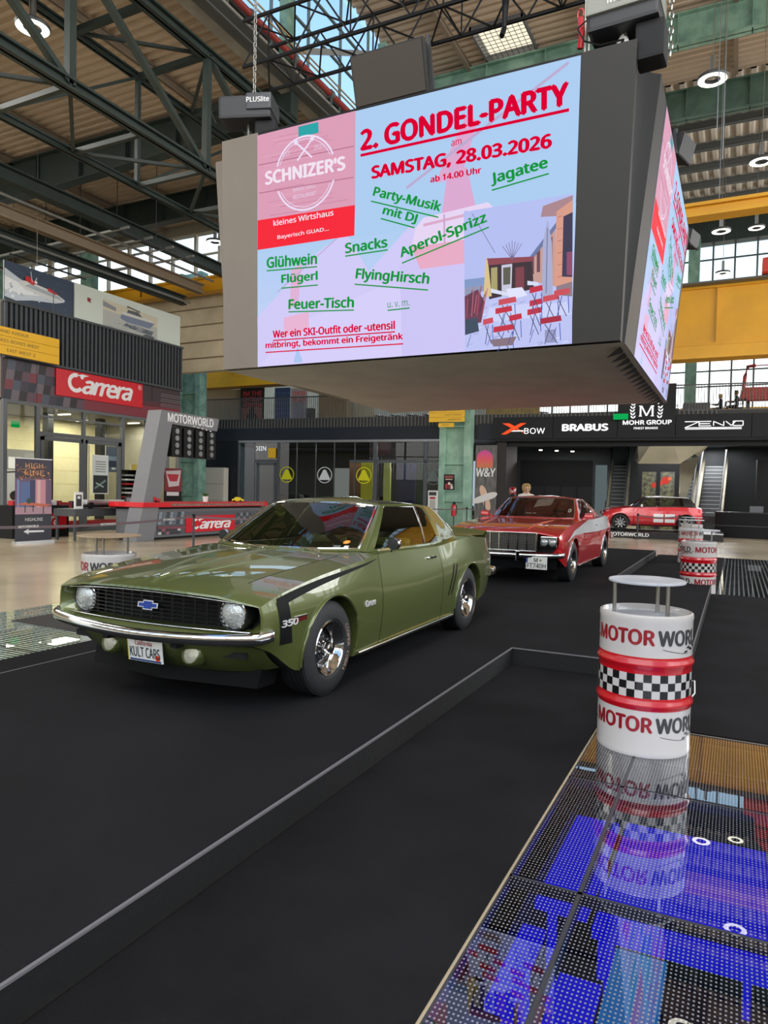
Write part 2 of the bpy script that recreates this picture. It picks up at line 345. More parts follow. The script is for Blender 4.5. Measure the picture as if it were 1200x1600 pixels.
# ---------------------------------------------------------------- roofs
def deckpart(x0,x1,y0,y1,z,along,parent,pitch=.3,dep=.07,slope=0,mat=m_roofdeck):
    a0,a1,c0,c1=(x0,x1,y0,y1) if along=='X' else (y0,y1,x0,x1)
    n=max(1,int(round((c1-c0)/pitch))); pr=[]
    for i in range(n):
        s=c0+i*pitch; pr+=[(s,0),(s+pitch*.35,0),(s+pitch*.5,dep),(s+pitch*.85,dep)]
    pr.append((c0+n*pitch,0)); P=[]
    for aa in (a0,a1): P.append([((aa,c,z+h+slope*(c-c0)) if along=='X' else (c,aa,z+h)) for c,h in pr])
    b=MB(); b.grid(P); return b.build('roof_deck',mat,parent)
b=MB(); b.box(-12.2,17,-14,48,18.2,18.3); ceil=b.build('ceiling',m_dark,kind='structure')
for x0,x1,y0,y1 in ((-12,-8.8,-13,30.2),(-6.95,16.5,-13,30.2),(-8.8,-6.95,-13,23.7),(-8.8,-6.95,25.7,30.2)): deckpart(x0,x1,y0,y1,17.8,'X',ceil,.34,.12)
deckpart(-12,16.5,30.3,47,17.8,'Y',ceil,.5,.12,mat=M('roof_deck_far','#d0c4b2',.6,noise=.1,nscale=.8))
aisle=MB(); aisle.box(-50,-12.0,-14,26,14.1,14.2); aisle=aisle.build('ceiling_aisle',m_dark,kind='structure')
deckpart(-50,-12.1,-13,25.5,13.75,'X',aisle,.3,.11)
# skylight
sk=empty('skylight',(-7.88,24.7,17.7),0,'bright rectangular skylight with a wire grid in the hall roof','skylight')
b=MB(); b.box(-.85,.85,-.95,.95,.25,.28); b.build('pane',M('skylight_glow','#fff3d8',emit=1.1),sk)
b=MB()
for x0,x1,y0,y1 in ((-.95,-.88,-1,1),(.88,.95,-1,1),(-.95,.95,-1,-.95),(-.95,.95,.95,1)): b.box(x0,x1,y0,y1,-.02,.5)
b.build('frame',m_grey,sk)
b=MB()
for i in range(1,9): b.box(-.9+i*.2-.008,-.9+i*.2+.008,-.95,.95,.0,.012)
for i in range(1,9): b.box(-.9,.9,-1+i*.21-.008,-1+i*.21+.008,.0,.012)
b.build('wire_grid',m_dark,sk,kind='stuff')
# purlins
def ibeam(b,p,q,w,h,t=.03,mi=0):
    b.bar(p,q,t,h,mi)
    for s in (-1,1):
        o=Vector((0,0,s*(h/2-t/2))); b.bar(Vector(p)+o,Vector(q)+o,w,t,mi)
m_purl=M('purlin_brown','#857766',.6); m_purl2=M('purlin_steel','#5b5f5e',.5)
for x in (-15.4,-18.4,-21.4,-24.4,-27.5,-31,-35): b=MB(); ibeam(b,(x,-10,13.6),(x,25.5,13.6),.14,.25); b.build('purlin',m_purl,aisle)
for x in (-9.5,-5,-.5,4,8.5): b=MB(); ibeam(b,(x,-10,17.65),(x,30,17.65),.14,.22); b.build('purlin',m_purl,ceil)
for i in range(8): y=31.5+i*2.1; b=MB(); ibeam(b,(-12,y,17.6),(16,y,17.6),.2,.32,.05); b.build('purlin',m_purl2,ceil)
def girder(pts,x0,x1,y,h,mat,par,name='girder',zc=None,st=2.2):
    b=MB()
    if zc: # haunched: top flat at zt, bottom rises toward x1
        zt,zb0,zb1=zc
        b.hexa([(x0,y-.02,zb0),(x1,y-.02,zb1),(x1,y+.02,zb1),(x0,y+.02,zb0),(x0,y-.02,zt),(x1,y-.02,zt),(x1,y+.02,zt),(x0,y+.02,zt)])
        b.bar((x0,y,zb0),(x1,y,zb1),.4,.05); b.bar((x0,y,zt),(x1,y,zt),.4,.05)
    else:
        z=pts; b.box(x0,x1,y-.02,y+.02,z,z+h); b.box(x0,x1,y-.2,y+.2,z,z+.05); b.box(x0,x1,y-.2,y+.2,z+h-.05,z+h)
    x=x0+1
    while x<x1:
        z0=(zc[1]+(zc[2]-zc[1])*(x-x0)/(x1-x0)) if zc else pts; z1=zc[0] if zc else pts+h
        b.box(x-.015,x+.015,y-.18,y+.18,z0,z1); x+=st
    return b.build(name,mat,par)
girder(16.55,-12,16,25.7,1.05,m_green,ceil); girder(16.3,-12,16,30.2,1.15,M('dark_patina','#557064',.55,noise=.3,nscale=2),ceil); girder(16.6,-12,16,14,1.0,m_green,ceil); girder(16.6,-12,16,3,1.0,m_green,ceil)
girder(None,-24,-12,17.7,1.1,m_dgreen,aisle,zc=(13.5,12.2,12.6)); girder(None,-40,-24,17.7,1.1,m_dgreen,aisle,zc=(13.5,12.9,12.2)); girder(None,-40,-12,22.3,1.1,m_dgreen,aisle,zc=(13.5,12.3,12.6)); girder(None,-40,-12,10,1.1,m_dgreen,aisle,zc=(13.5,12.3,12.6))
# clerestory glazing along x=-12
sky_gl=glassmat('window_glass',(.9,.95,.98),.6)
win=empty('window_1',(-12,0,0),0,kind='structure')
b=MB(); b.box(-.01,.01,-12,47,13.75,17.6); b.f=b.f[5:6]; b.m=[0]; b.build('glass',sky_gl,win)
m_mull=M('clerestory_frame','#6b7876',.5)
y=-12
while y<47: b=MB(); b.box(-.04,.04,y-.03,y+.03,13.7,17.7); b.build('mullion',m_mull,win); y+=1.9
for z in (15.5,16.6):
    b=MB(); b.box(-.04,.04,-12,47,z-.03,z+.03); b.build('transom',m_mull,win)
for y in (11,17,23,29,35): b=MB(); b.box(.05,.35,y-.17,y+.17,13.8,17.6); b.build('post',m_green,win)
for y0,y1 in ((11,17),(17,23),(23,29)):
    b=MB(); b.bar((.12,y0,14.1),(.12,y1,17.3),.1,.16); b.build('brace',M('grey_brace','#8a8d8c',.5),win)
b=MB(); b.box(-.45,.25,-12,47,13.35,13.75); b.build('sill_beam',M('sill_pale','#a7a498',.6,noise=.2,nscale=2),win)
b=MB(); b.box(.25,.32,-12,47,13.25,13.5); b.box(-.05,.6,-12,47,13.30,13.34); b.build('cable_tray',m_purl2,win)
b=MB(); b.tube((.42,-12,13.85),(.42,47,13.85),.09,10); pipe=b.build('red_pipe',M('red_pipe','#8e2a26',.4),win)
for k in range(26): b=MB(); b.tube((.42,-5+k*2,13.85),(.42,-4.85+k*2,13.85),.125,10); b.tube((.42,-4.9+k*2,13.75),(.42,-4.9+k*2,13.4),.03,6); b.build('pipe_clamp',m_purl2,pipe)
for k,z in ((.5,14.05),(.55,14.15)): b=MB(); b.tube((k,-12,z),(k,47,z),.025,6); b.build('conduit',M('brass_conduit','#a08258',.4,.5),win)
# box girder of lattice steel running along the hall
bg=empty('lattice_girder',(-12,0,9.5),0,'dark green steel box lattice girder running along the hall under the left roof','girder')
A=(0,2.8);B=(-2.3,2.8);C_=(0,.0);D=(-2.3,.0)
def P3(c,y): return (c[0],y,c[1])
for nm,c,w,h in (('top_chord',A,.26,.26),('top_chord',B,.16,.18),('bottom_chord',C_,.24,.24),('bottom_chord',D,.14,.17)):
    b=MB(); ibeam(b,P3(c,-4),P3(c,33),w,h,.05); b.build(nm,m_dgreen,bg)
nodes=[13.9+k*2.0 for k in range(-8,10)]
for i,y in enumerate(nodes):
    for p,q,w in ((A,B,.14),(C_,D,.11))+(((A,C_,.16),(B,D,.11)) if i%2==0 else ()):
        b=MB(); b.bar(P3(p,y),P3(q,y),w,w); b.build('strut',m_dgreen,bg)
    if i>1 and i%2==0:
        for p,q,w in ((A,C_,.16),(D,B,.1)): b=MB(); b.bar(P3(p,nodes[i-2]),P3(q,y),w,w*.7); b.build('diagonal',m_dgreen,bg)
    if i:
        for p,q in ((A,B),(C_,D)) if i%2 else ((B,A),(D,C_)): b=MB(); b.bar(P3(p,nodes[i-1]),P3(q,y),.08,.07); b.build('diagonal',m_dgreen,bg)
# runway beams and ducts of the aisle
for x,z,w,h,m,lab in ((-20,10.95,.4,.45,m_dgreen,'dark steel runway beam above the shop, upper one'),(-21.3,10.35,.34,.4,M('tan_duct','#8f7f6a',.6),'tan cable duct running under the left roof'),(-22.3,9.95,.3,.4,m_dgreen,'dark steel runway beam above the shop, lower one')):
    b=MB(); ibeam(b,(x,3,z),(x,24.5,z),w,h,.05); b.build('runway_beam',m,None,lab,'beam')
for k,(x,z) in enumerate(((-20.6,10.6),(-21.9,9.8),(-22.8,10.2))):
    b=MB(); b.tube((x,4,z),(x,24.4,z),.05,8); b.build('pipe',M('galv_pipe','#8b8d8a',.4,.6),None,['thin grey pipe beside the upper runway beam','thin grey pipe below the lower runway beam','thin grey pipe left of the lower runway beam'][k],'pipe')
# suspended frame with hooks at the left
fr=empty('hanging_frame',(-24,20,10.6),0,'thin steel frame hanging in front of the left windows','frame')
for i in range(4): b=MB(); b.bar((-4,i*1.1-1.5,0),(4.6,i*1.1-1.5,.15),.07,.07); b.build('rail',M('galv_pipe2','#a3a49f',.4,.4),fr)
for i in range(5): b=MB(); b.bar((-3.6+i*2,-1.6,0),(-3.6+i*2,2,0),.06,.06); b.tube((-3.6+i*2,0,0),(-3.6+i*2,0,3),.015,6); b.build('cross_rail',m_dark,fr)
# left aisle end wall with bright windows
wl=MB(); wl.box(-60,-20,25.6,26,7,10.9); wl=wl.build('wall_aisle',M('sand_render','#c3b498',.8,noise=.12,nscale=2),kind='structure')
b=MB(); b.box(-60,-12.2,25.6,26,13.35,14.1); b.build('lintel',M('pale_lintel','#b9b4a6',.7),wl)
w2=empty('window_2',(0,25.8,0),0,kind='structure')
x=-48
while x<-20:
    b=MB(); wd=.16 if int((x+48)/1.0)%3==0 else .06; b.box(x-wd,x+wd,-.08,.08,10.9,13.4); b.build('mullion',M('cream_frame','#d9d3c4',.6),w2); x+=1.4
b=MB(); b.box(-48,-20,-.05,.05,12.35,12.43); b.build('transom',M('cream_frame'),w2)
for x in (-27.1,-33.5): b=MB(); b.box(x-.35,x+.35,23.3,23.7,6,13.4); b.build('trim_3',m_green,None,kind='structure')
for k in range(5): b=MB(); b.box(-30+0*k,-20,25.45,25.6,7.6+k*.75,7.62+k*.75); b.build('brick_course',M('render_joint','#a3957c',.8),wl)
# far end wall with tall windows
w3=empty('window_3',(0,46,0),0,kind='structure')
b=MB(); b.box(-14,17,-.01,.01,6.8,16.6); b.f=b.f[2:3]; b.m=[0]; b.build('glass',sky_gl,w3)
m_fr=M('far_frame','#4d5654',.5)
for k in range(26): b=MB(); b.box(-12+k*1.15-.05,-12+k*1.15+.05,-.06,.06,6.5,16.6); b.build('mullion',m_fr,w3)
for z in (8.2,9.1,10.1,14.3,15.6): b=MB(); b.box(-14,17,-.05,.05,z-.04,z+.04); b.build('transom',m_fr,w3)
b=MB(); b.box(-14,17,-.4,.4,16.5,18); b.build('lintel',m_dgreen,w3)
b=MB(); b.box(-45,17,45.8,46.4,0,6.9); b.build('wall_far',m_anth,kind='structure')
b=MB(); b.box(-45,-12,45.8,46.4,6.9,18); b.build('wall_far_left',M('sand_render'),kind='structure')
for x in (-2.6,6.5,-11.8,13): b=MB(); b.box(x-.3,x+.3,44.6,45.2,6.5,16.6); b.build('trim_4',m_green,kind='structure')
# pale building seen through the far windows
b=MB(); b.box(-40,40,80,84,0,10.5); bl=b.build('building',M('cream_facade','#d8c79c',.8),None,'cream building outside the far windows','building')
for k in range(14): b=MB(); b.box(-38+k*5.6,-35+k*5.6,79.9,80,7.5,9.8); b.build('window',M('pale_pane','#c9d2d6',.3),bl)
# right wall of the hall (glazed) and wall behind the camera (glazed)
m_wall=M('hall_render','#a49a88',.8)
for nm,pts in (('wall_right',lambda a,b_,z0,z1:(16.6,17,a,b_,z0,z1)),('wall_behind',lambda a,b_,z0,z1:(a,b_,-14.4,-14,z0,z1))):
    r=(-14,46) if nm=='wall_right' else (-34,17)
    b=MB(); b.box(*pts(r[0],r[1],0,3.2)); wv=b.build(nm,m_wall,kind='structure')
    b=MB(); b.box(*pts(r[0],r[1],16,18)); b.build('lintel',m_wall,wv)
    a=r[0]
    while a<r[1]: b=MB(); b.box(*pts(a-.08,a+.08,3.2,16)); b.build('mullion',m_mull,wv); a+=2.4
    for z in (6,9,12.5): b=MB(); b.box(*pts(r[0],r[1],z-.05,z+.05)); b.build('transom',m_mull,wv)
b=MB(); b.box(-50.4,-50,-14,26,0,14); b.build('wall_left_outer',M('sand_render'),kind='structure')
# crane bridges
def crane(y,x0,x1,z0,z1,lab,n,w=.5):
    r=empty('crane_girder',(0,y,z0),0,lab,'crane'); h=z1-z0
    b=MB(); b.box(x0,x1,-w/2,w/2,.12,h-.1); b.build('web',m_yellow,r)
    b=MB(); b.box(x0,x1,-w/2-.12,w/2+.12,h-.1,h); b.build('top_flange',m_yellow,r); b=MB(); b.box(x0,x1,-w/2-.12,w/2+.12,0,.12); b.build('bottom_flange',m_yellow,r)
    for i in range(n): x=x0+(i+.35)*(x1-x0)/n; b=MB(); b.box(x-.02,x+.02,-w/2-.1,w/2+.1,.12,h-.1); b.build('stiffener',M('yellow_dark','#b98a14',.5),r)
    return r
cg=crane(34,-31.2,14,8.2,10.75,'big yellow crane girder crossing the hall behind the video cube','Crane' and 14,.6)
b=MB(); b.box(-31,14,-.9,-.35,2.55,2.62); b.box(-31,14,-.05,.1,2.6,2.75); b.build('rail',m_purl2,cg)
b=MB(); b.box(-31,14,-.5,.5,-.55,-.02); b.build('walkway',m_yellow,cg)
crane(24,-11.4,14,10.2,10.62,'slimmer yellow crane girder higher up right of the video cube',9,.35)
crane(25.0,-29,-15.0,10.35,11.0,'yellow crane girder behind the boat banner in front of the left windows',5,.3)
# red trolley on the girder
t=empty('crane_trolley',(1.55,33.2,10.85),0,'red crane trolley standing on the big yellow girder','trolley')
b=MB(); b.prism([(-.9,0),(.9,0),(.9,1.9),(-.1,1.9),(-.45,1.5),(-.5,.6),(-.9,.55)],-.5,.5,f=lambda x,y,z:(x,z,y)); b.build('housing',M('machine_red','#c8382c',.4),t,bevel=.02)
b=MB()
for z in (.3,.9,1.4): b.box(-.5,.6,-.53,-.5,z,z+.12)
b.build('louvre',M('machine_red_dark','#7d2019',.5),t)
# ================================================================ SHOP ON THE LEFT (wall_left), plane x=-21, y 14.87..22.9
wL=empty('wall_left',(-21,0,0),0,kind='structure')
m_clad=M('cladding_anthracite','#43474c',.5,.2); m_frame=M('window_frame_grey','#5d6165',.45)
Y0,Y1=14.87,22.9
b=MB(); b.box(-6,-.1,Y0,Y1,5.73,7.5); b.box(-6,-.1,Y1-.1,Y1,0,5.73); b.box(-6,-5.9,Y0,Y1,0,5.73); b.box(-6,-.1,Y0,Y0+.1,0,5.73); b.box(-6,-.1,Y0,Y1,4.32,4.4); b.build('shop_shell',M('shop_shell','#8a8676',.8),wL)
b=MB(); b.box(-.12,.0,Y0,Y1,5.73,7.44); b.build('cladding_back',M('cladding_dark','#26292c',.6),wL)
nf=46
fin=MB(); fin.box(0,.09,-.045,.045,5.73,7.44); fme=fin.mesh('fin',m_clad)
for i in range(nf): link('fin',fme,wL,loc=(0,Y0+.06+i*(Y1-Y0-.1)/(nf-1),0))
b=MB(); b.box(-.05,.14,Y0-.02,Y1+.02,7.42,7.5); b.box(-.05,.12,Y0,Y1,5.66,5.74); b.build('flashing',m_clad,wL)
# printed band (racing chequers) 4.37..5.73
chk=[(rc(0,0,Y1-Y0,1.3),'#3b3034')]
rng=random.Random(3)
pal=['#2b2f3a','#4a5260','#5c4450','#6a6068','#3a3540','#77343f','#2a2429']
for i in range(12):
    for j in range(4): chk.append(([(i*.28+j*.05,j*.32),(i*.28+.28+j*.05,j*.32),(i*.28+.33+j*.05,j*.32+.32),(i*.28+.05+j*.05,j*.32+.32)],pal[(i*3+j*5)%7]))
chk.append(([(3.2,0),(8.03,0),(8.03,.55),(3.2,.4)],'#7c2c38')); chk.append(([(3.2,.42),(8.03,.57),(8.03,.75),(3.2,.55)],'#54262f'))
for i in range(24):
    for j in range(3): chk.append((rc(6.9+i*.045+.0,.55+j*.2+(i%2)*.08,6.9+i*.045+.035,.6+j*.2+(i%2)*.08),'#90858c'))
b=MB(); b.box(-.1,.0,Y0,Y1,4.38,5.66); bd=b.build('sign_band',M('band_base','#3b3034',.4),wL)
art('print',chk,m_print,(0.002,Y0,4.36),(0,1,0),(0,0,1),bd)
for y in (16.1,17.83,19.56,21.3): b=MB(); b.box(0,.012,y-.008,y+.008,4.38,5.66); b.build('joint',m_seam,bd)
# glazing below
b=MB()
for y,w in ((14.93,.14),(16.13,.14),(18.0,.1),(19.8,.14),(21.0,.08),(22.2,.08),(22.84,.12)): b.box(-.06,.06,y-w/2,y+w/2,0,4.36)
for a,c,z,h in ((16.13,19.8,3.36,.14),(16.13,19.8,3.95,.06),(14.93,22.84,4.3,.1),(14.93,22.84,0.06,.12)): b.box(-.055,.055,a,c,z-h/2,z+h/2)
b.build('window_frame',m_frame,wL)
gl=glassmat('shop_glass',(.82,.87,.85),.9)
for y0,y1,z0,z1 in ((14.93,16.1,.1,4.3),(16.2,17.95,3.4,4.3),(18.05,19.75,3.4,4.3),(19.85,21,.1,4.3),(21,22.2,.1,4.3),(22.2,22.8,.1,4.3)):
    b=MB(); b.box(-.01,.01,y0,y1,z0,z1); b.f=b.f[5:6]; b.m=[0]; b.build('pane',gl,wL)
dr=empty('door_1',(-21,0,0),0,kind='structure')
for y0,y1 in ((16.24,18.0),(18.02,19.7)):
    b=MB(); b.box(-.05,.05,y0,y0+.13,.02,3.28); b.box(-.05,.05,y1-.13,y1,.02,3.28); b.box(-.05,.05,y0,y1,3.15,3.28); b.box(-.05,.05,y0,y1,.02,.16); lf=b.build('door_leaf',m_frame,dr)
    b=MB(); b.box(-.01,.01,y0+.13,y1-.13,.16,3.15); b.f=b.f[5:6]; b.m=[0]; b.build('pane',gl,lf)
b=MB(); b.tube((.12,18.15,.5),(.12,18.15,3.1),.022,8); b.build('door_handle',m_steel,dr)
# exit lamp, interior
b=MB(); b.box(-21.8,-21.7,15.75,16.0,3.55,3.75); b.build('exit_sign',M('exit_green','#00a04a',emit=.8),None,'green emergency exit sign glowing inside the red branded shop','sign')
m_int=M('shop_cream_wall','#e9dfb0',.8,noise=.06,nscale=2)
b=MB(); b.box(-25.3,-25.2,15.0,22.8,0,4.3); it=b.build('wall_shop',m_int,kind='structure')
for k in range(7): b=MB(); b.box(-25.2,-25.19,15,22.8,.6+k*.55,.61+k*.55); b.build('course_joint',M('cream_joint','#cfc594',.8),it)
b=MB(); b.box(-26.8,-21.1,15,22.8,0.0,.01); b.build('carpet',M('shop_floor','#5b5a58',.4),None,'grey floor covering inside the shop','carpet')
for k,(x,y) in enumerate(((-24,16.5),(-22.6,18.5),(-24,20.5),(-22.6,21.9))):
    l=bpy.data.lights.new('shop_lamp','AREA'); l.size=1.2; l.energy=75; l.color=(1,.93,.78); o=bpy.data.objects.new('shop_lamp',l); COL.objects.link(o); o.location=(x,y,4.25)
    b=MB(); b.box(-.3,.3,-.05,.05,0,.04); b.build('ceiling_lamp',M('lamp_glow','#fff6e0',emit=2.5),None,['slim ceiling lamp at the near left inside the shop','slim ceiling lamp above the shop door','slim ceiling lamp deep inside the shop','slim ceiling lamp at the far end inside the shop'][k],'lamp','lamps inside the shop',loc=(x,y,4.26))
def poster(name,lab,O,w,h,shapes,U=(0,1,0),V=(0,0,1),thick=.03,cat='poster',base='#dddddd',parent=None,mat=None):
    O=Vector(O); U_=Vector(U).normalized(); V_=Vector(V).normalized(); N=U_.cross(V_)
    r=empty(name,O,0,lab,cat)
    b=MB(); p=[Vector((0,0,0)),U_*w,U_*w+V_*h,V_*h]; q=[x-N*thick for x in p]
    b.hexa([q[0],q[1],p[1],p[0],q[3],q[2],p[2],p[3]]); b.build('board',M('board_'+base[1:],base,.5),r)
    if shapes: art('print',shapes,mat or m_print,(0,0,0),U,V,r,z0=.001)
    return r
pc=[(rc(0,0,1.5,2.1),'#cfcfd0'),(rc(0,1.3,1.5,2.1),'#8e8c88'),(rc(.05,1.35,.5,1.8),'#ececec'),(rc(.55,1.2,1.2,1.5),'#d8d8d8')]+[(ci(.75,.85,.42),'#e4e4e4'),(ci(.75,.85,.25),'#b8b8b8'),(rc(.2,.2,1.3,.4),'#c02030'),(ci(.3,.3,.2),'#202024'),(ci(1.2,.3,.2),'#202024'),(ln(0,1.2,1.5,1.35,.06),'#303030')]
poster('poster','large grey race car poster on the shop\'s back wall',(-25.15,18.0,.9),1.9,2.1,[([(x*1.26,y) for x,y in p],c) for p,c in pc])
poster('poster','blue car poster on the shop wall right of the doors',(-22.2,20.1,2.2),.8,1.0,[(rc(0,0,.8,1),'#5c6a80'),(rc(.05,.2,.75,.5),'#2b3350'),(rc(.15,.45,.6,.62),'#8ea1bb'),(rc(.3,.1,.5,.18),'#e5e5e5')])
p=poster('notice_board','white and black notice board standing inside the shop door',(-20.93,18.36,1.35),.72,1.42,[(rc(.03,.7,.69,1.39),'#dfe4e2'),(rc(.03,.03,.69,.68),'#15201f'),(ln(.1,.2,.6,.5,.08),'#6d8580'),(ln(.15,.4,.5,.25,.05),'#a9bcb8')]+[(rc(.12,.8+i*.09,.6,.83+i*.09),'#6a7472') for i in range(5)],base='#e8ecea')
for k in range(3): poster('poster',['small yellow and green car poster right of the shop door','small green landscape poster below the yellow one','small white poster at the bottom of the stack'][k],(-20.9,20.15,1.95-k*.6),.5,.55,[(rc(0,0,.5,.55),['#b8a23c','#4f6d5a','#d7d7cf'][k]),(rc(.1,.1,.4,.3),['#2e3030','#283a30','#93403a'][k])])
dk=empty('door_panel',(-24.2,16.95,0),0,'dark interior door standing ajar inside the shop','door'); b=MB(); b.box(-.03,.03,-.3,.3,0,2.1); b.build('leaf',M('dark_brown','#24201d',.5),dk); b=MB(); b.tube((.03,.2,1.05),(.1,.2,1.05),.02,6); b.build('handle',m_steel,dk)
for k in range(2): b=MB(); b.box(-23,-22.7,[18.0,20.4][k]-.12,[18.0,20.4][k]+.12,0,4.3); b.build('column',M('black_column','#161616',.5),None,['black column inside the shop left of the notice board','black column inside the shop at the right'][k],'column')
# shelf with model boxes inside
sh=empty('display_shelf',(-22,19.2,0),0,'low red display shelf inside the shop','shelf')
b=MB(); b.box(-.3,.3,-1.2,1.2,0,.35); b.build('plinth',m_red,sh); b=MB(); b.box(-.3,.3,-1.2,1.2,.7,.74); b.build('board',m_dark,sh)
bx=['#b52030','#22346e','#d9d9d9','#1c1c1c','#3c5a90','#9a2a2a','#c9b23a']
for k in range(8):
    b=MB(); b.box(-.12,.12,-.13,.13,0,.28+.04*(k%3)); b.build('model_box',M('box_'+bx[k%7][1:],bx[k%7],.5),None,'small coloured model box on the red shelf, number %s from the left'%['one','two','three','four','five','six','seven','eight'][k],'box','model boxes on the red shelf',loc=(-22,18.15+k*.3,.74),bevel=.005)
# red sign with white script
sg=empty('red_sign',(-20.97,16.8,4.72),0,'big red shop sign with white script lettering on the band above the doors','sign')
b=MB(); b.box(0,.05,0,3.93,0,.92); b.build('panel',M('sign_red','#cf1226',.35),sg,bevel=.01)
def script_sign(par,x0,y0,w,h,O,U,V,off=.002,mat=None):
    O=np.array(O,float); U=np.array(U,float); V=np.array(V,float); N=np.cross(U,V)
    letter('lettering','arrera',w*.74,h*.62,mat or m_txtw,O+U*(x0+w*.235)+V*(y0)+N*off,U,V,par,bold=.035,shear=.28,spacing=.86,ext=.004)
    cc=arcstrip(x0+w*.155,y0+h*.42,h*.33,h*.17,75,322,'#ececec',22)+[(ci(x0+w*.235,y0+h*.70,h*.09,12),'#ececec'),([(x0+w*.16,y0+h*.74),(x0+w*.24,y0+h*.83),(x0+w*.33,y0+h*.80),(x0+w*.26,y0+h*.72)],'#ececec')]
    art('swash',cc,m_print,O+N*off,U,V,par,dz=.0002)
script_sign(sg,.3,.18,3.2,.82,(.052,0,0),(0,1,0),(0,0,1))
letter('registered_mark','R',.09,.1,m_txtw,(.053,3.73,.72),(0,1,0),(0,0,1),sg); art('registered_ring',arcstrip(3.775,.77,.085,.012,0,360,'#ececec',20),m_print,(.052,0,0),(0,1,0),(0,0,1),sg)
# yellow direction sign (three boards)
ys=empty('direction_sign',(-20.7,14.2,5.7),0,'yellow direction sign with three boards hanging before the slatted wall','sign')
for k,t in enumerate(('EXIT WEST 2','GLASS BOXES WEST','GRAND AVENUE')):
    b=MB(); b.box(0,.08,0,2.46,k*.285,k*.285+.275); bb=b.build('board',M('sign_yellow','#f0b800',.4),ys)
    letter('lettering',t,[1.0,1.6,1.2][k],.1,m_txtk,(.082,[.55,.1,.1][k],k*.285+.09),(0,1,0),(0,0,1),bb)
b=MB(); b.box(-.04,-.0,-.03,2.49,-.03,.88); b.tube((-.02,2.3,.88),(-.02,2.3,2.6),.012,6); b.tube((-.02,.2,.88),(-.02,.2,2.6),.012,6); b.build('frame',m_dark,ys)
# boat banner on top
bn=empty('boat_banner',(-21,14.9,7.5),0,'long printed boat banner standing on top of the slatted wall','banner')
b=MB(); b.box(-.04,0,0,7.9,0,1.24); b.build('board',M('banner_back','#aab0ae',.6),bn)
sea=[(rc(0,0,2.63,1.24),'#35455a')]
for i in range(60):
    x=rng.random()*2.4; y=rng.random()*1.15; sea.append((ln(x,y,x+.12+.15*rng.random(),y+.02*rng.random(),.012),rng.choice(['#46586e','#2a394c','#566a80'])))
sea+=[([(0,.1),(.4,.05),(1.0,.2),(1.9,.32),(2.2,.42),(1.7,.45),(1.1,.62),(.5,.8),(0,1.0)],'#c9d3dc'),([(0,.35),(.6,.3),(1.3,.42),(.7,.62),(0,.75)],'#eef2f5')]
for i in range(40):
    x=rng.random()*1.6; y=.15+rng.random()*.6; sea.append((ci(x,y,.02+.04*rng.random(),8),rng.choice(['#f4f7f9','#dfe7ec','#b7c4cf'])))
sea+=[([(.5,.62),(.75,.5),(1.6,.38),(2.2,.42),(2.25,.5),(2.0,.6),(1.5,.72),(.9,.78),(.55,.75)],'#d8dcdc'),([(.7,.6),(2.2,.45),(2.0,.58),(.9,.72)],'#aab4bb'),([(1.55,.66),(1.85,.6),(1.98,.64),(1.6,.76)],'#c8242c'),([(.72,.78),(1.0,.7),(1.15,.78),(.85,.95),(.72,.9)],'#c8242c'),(ln(.98,.78,.92,1.12,.02),'#e8e8e8'),(ln(1.05,.78,1.15,.98,.02),'#e8e8e8'),(ci(1.12,.82,.05,10),'#e8e8e8')]
sea+=[(rc(2.63,0,7.9,1.24),'#cfd9cf'),([(3.88,.0),(6.6,0),(6.6,.5),(3.88,.62)],'#b3b6b0'),([(3.88,.62),(6.6,.5),(6.6,.9),(3.88,1.0)],'#cdc8b2')]
sea+=[([(3.88,.72),(4.5,.66),(4.5,.8),(3.88,.92)],'#8d9093'),([(4.7,.46),(5.0,.38),(6.2,.38),(6.45,.62),(5.6,.62),(4.75,.62)],'#75829a'),([(4.75,.64),(6.4,.64),(6.3,.72),(4.9,.74)],'#cfd2ce'),([(5.0,.74),(5.8,.72),(5.6,.88),(5.1,.86)],'#5b6264'),([(5.0,.95),(5.7,.88),(5.7,.93),(5.05,1.0)],'#4a4f50'),(ln(5.1,.75,5.05,.98,.02),'#4a4f50'),(ln(5.5,.74,5.5,.92,.02),'#4a4f50'),([(4.8,.2),(6.3,.12),(6.4,.3),(5.0,.34)],'#59626c'),([(5.8,.04),(6.4,.02),(6.45,.1),(6.0,.12)],'#4b545c')]
for i in range(20): x=3.9+rng.random()*2.4; y=rng.random()*.4; sea.append((ln(x,y,x+.3,y-.01,.014),rng.choice(['#cfd2ce','#8f979c'])))
sea+=[([(3.18,.86),(3.36,.83),(3.3,.76),(3.36,.69),(3.18,.72)],'#8c2630')]
art('print',sea,m_print,(.002,0,0),(0,1,0),(0,0,1),bn)
letter('lettering','NIMBUS',.78,.11,m_txtk,(.006,2.86,.46),(0,1,0),(0,0,1),bn,shear=.2,spacing=1.4); letter('lettering','PARAGON',.68,.07,m_txtk,(.006,6.95,.48),(0,1,0),(0,0,1),bn,shear=.2,spacing=1.3)
b=MB(); b.tube((-.02,1.2,1.2),(-.02,1.2,6),.008,5); b.tube((-.02,-.3,1.0),(-.02,-.3,6),.008,5); b.build('wire',m_steel,bn)
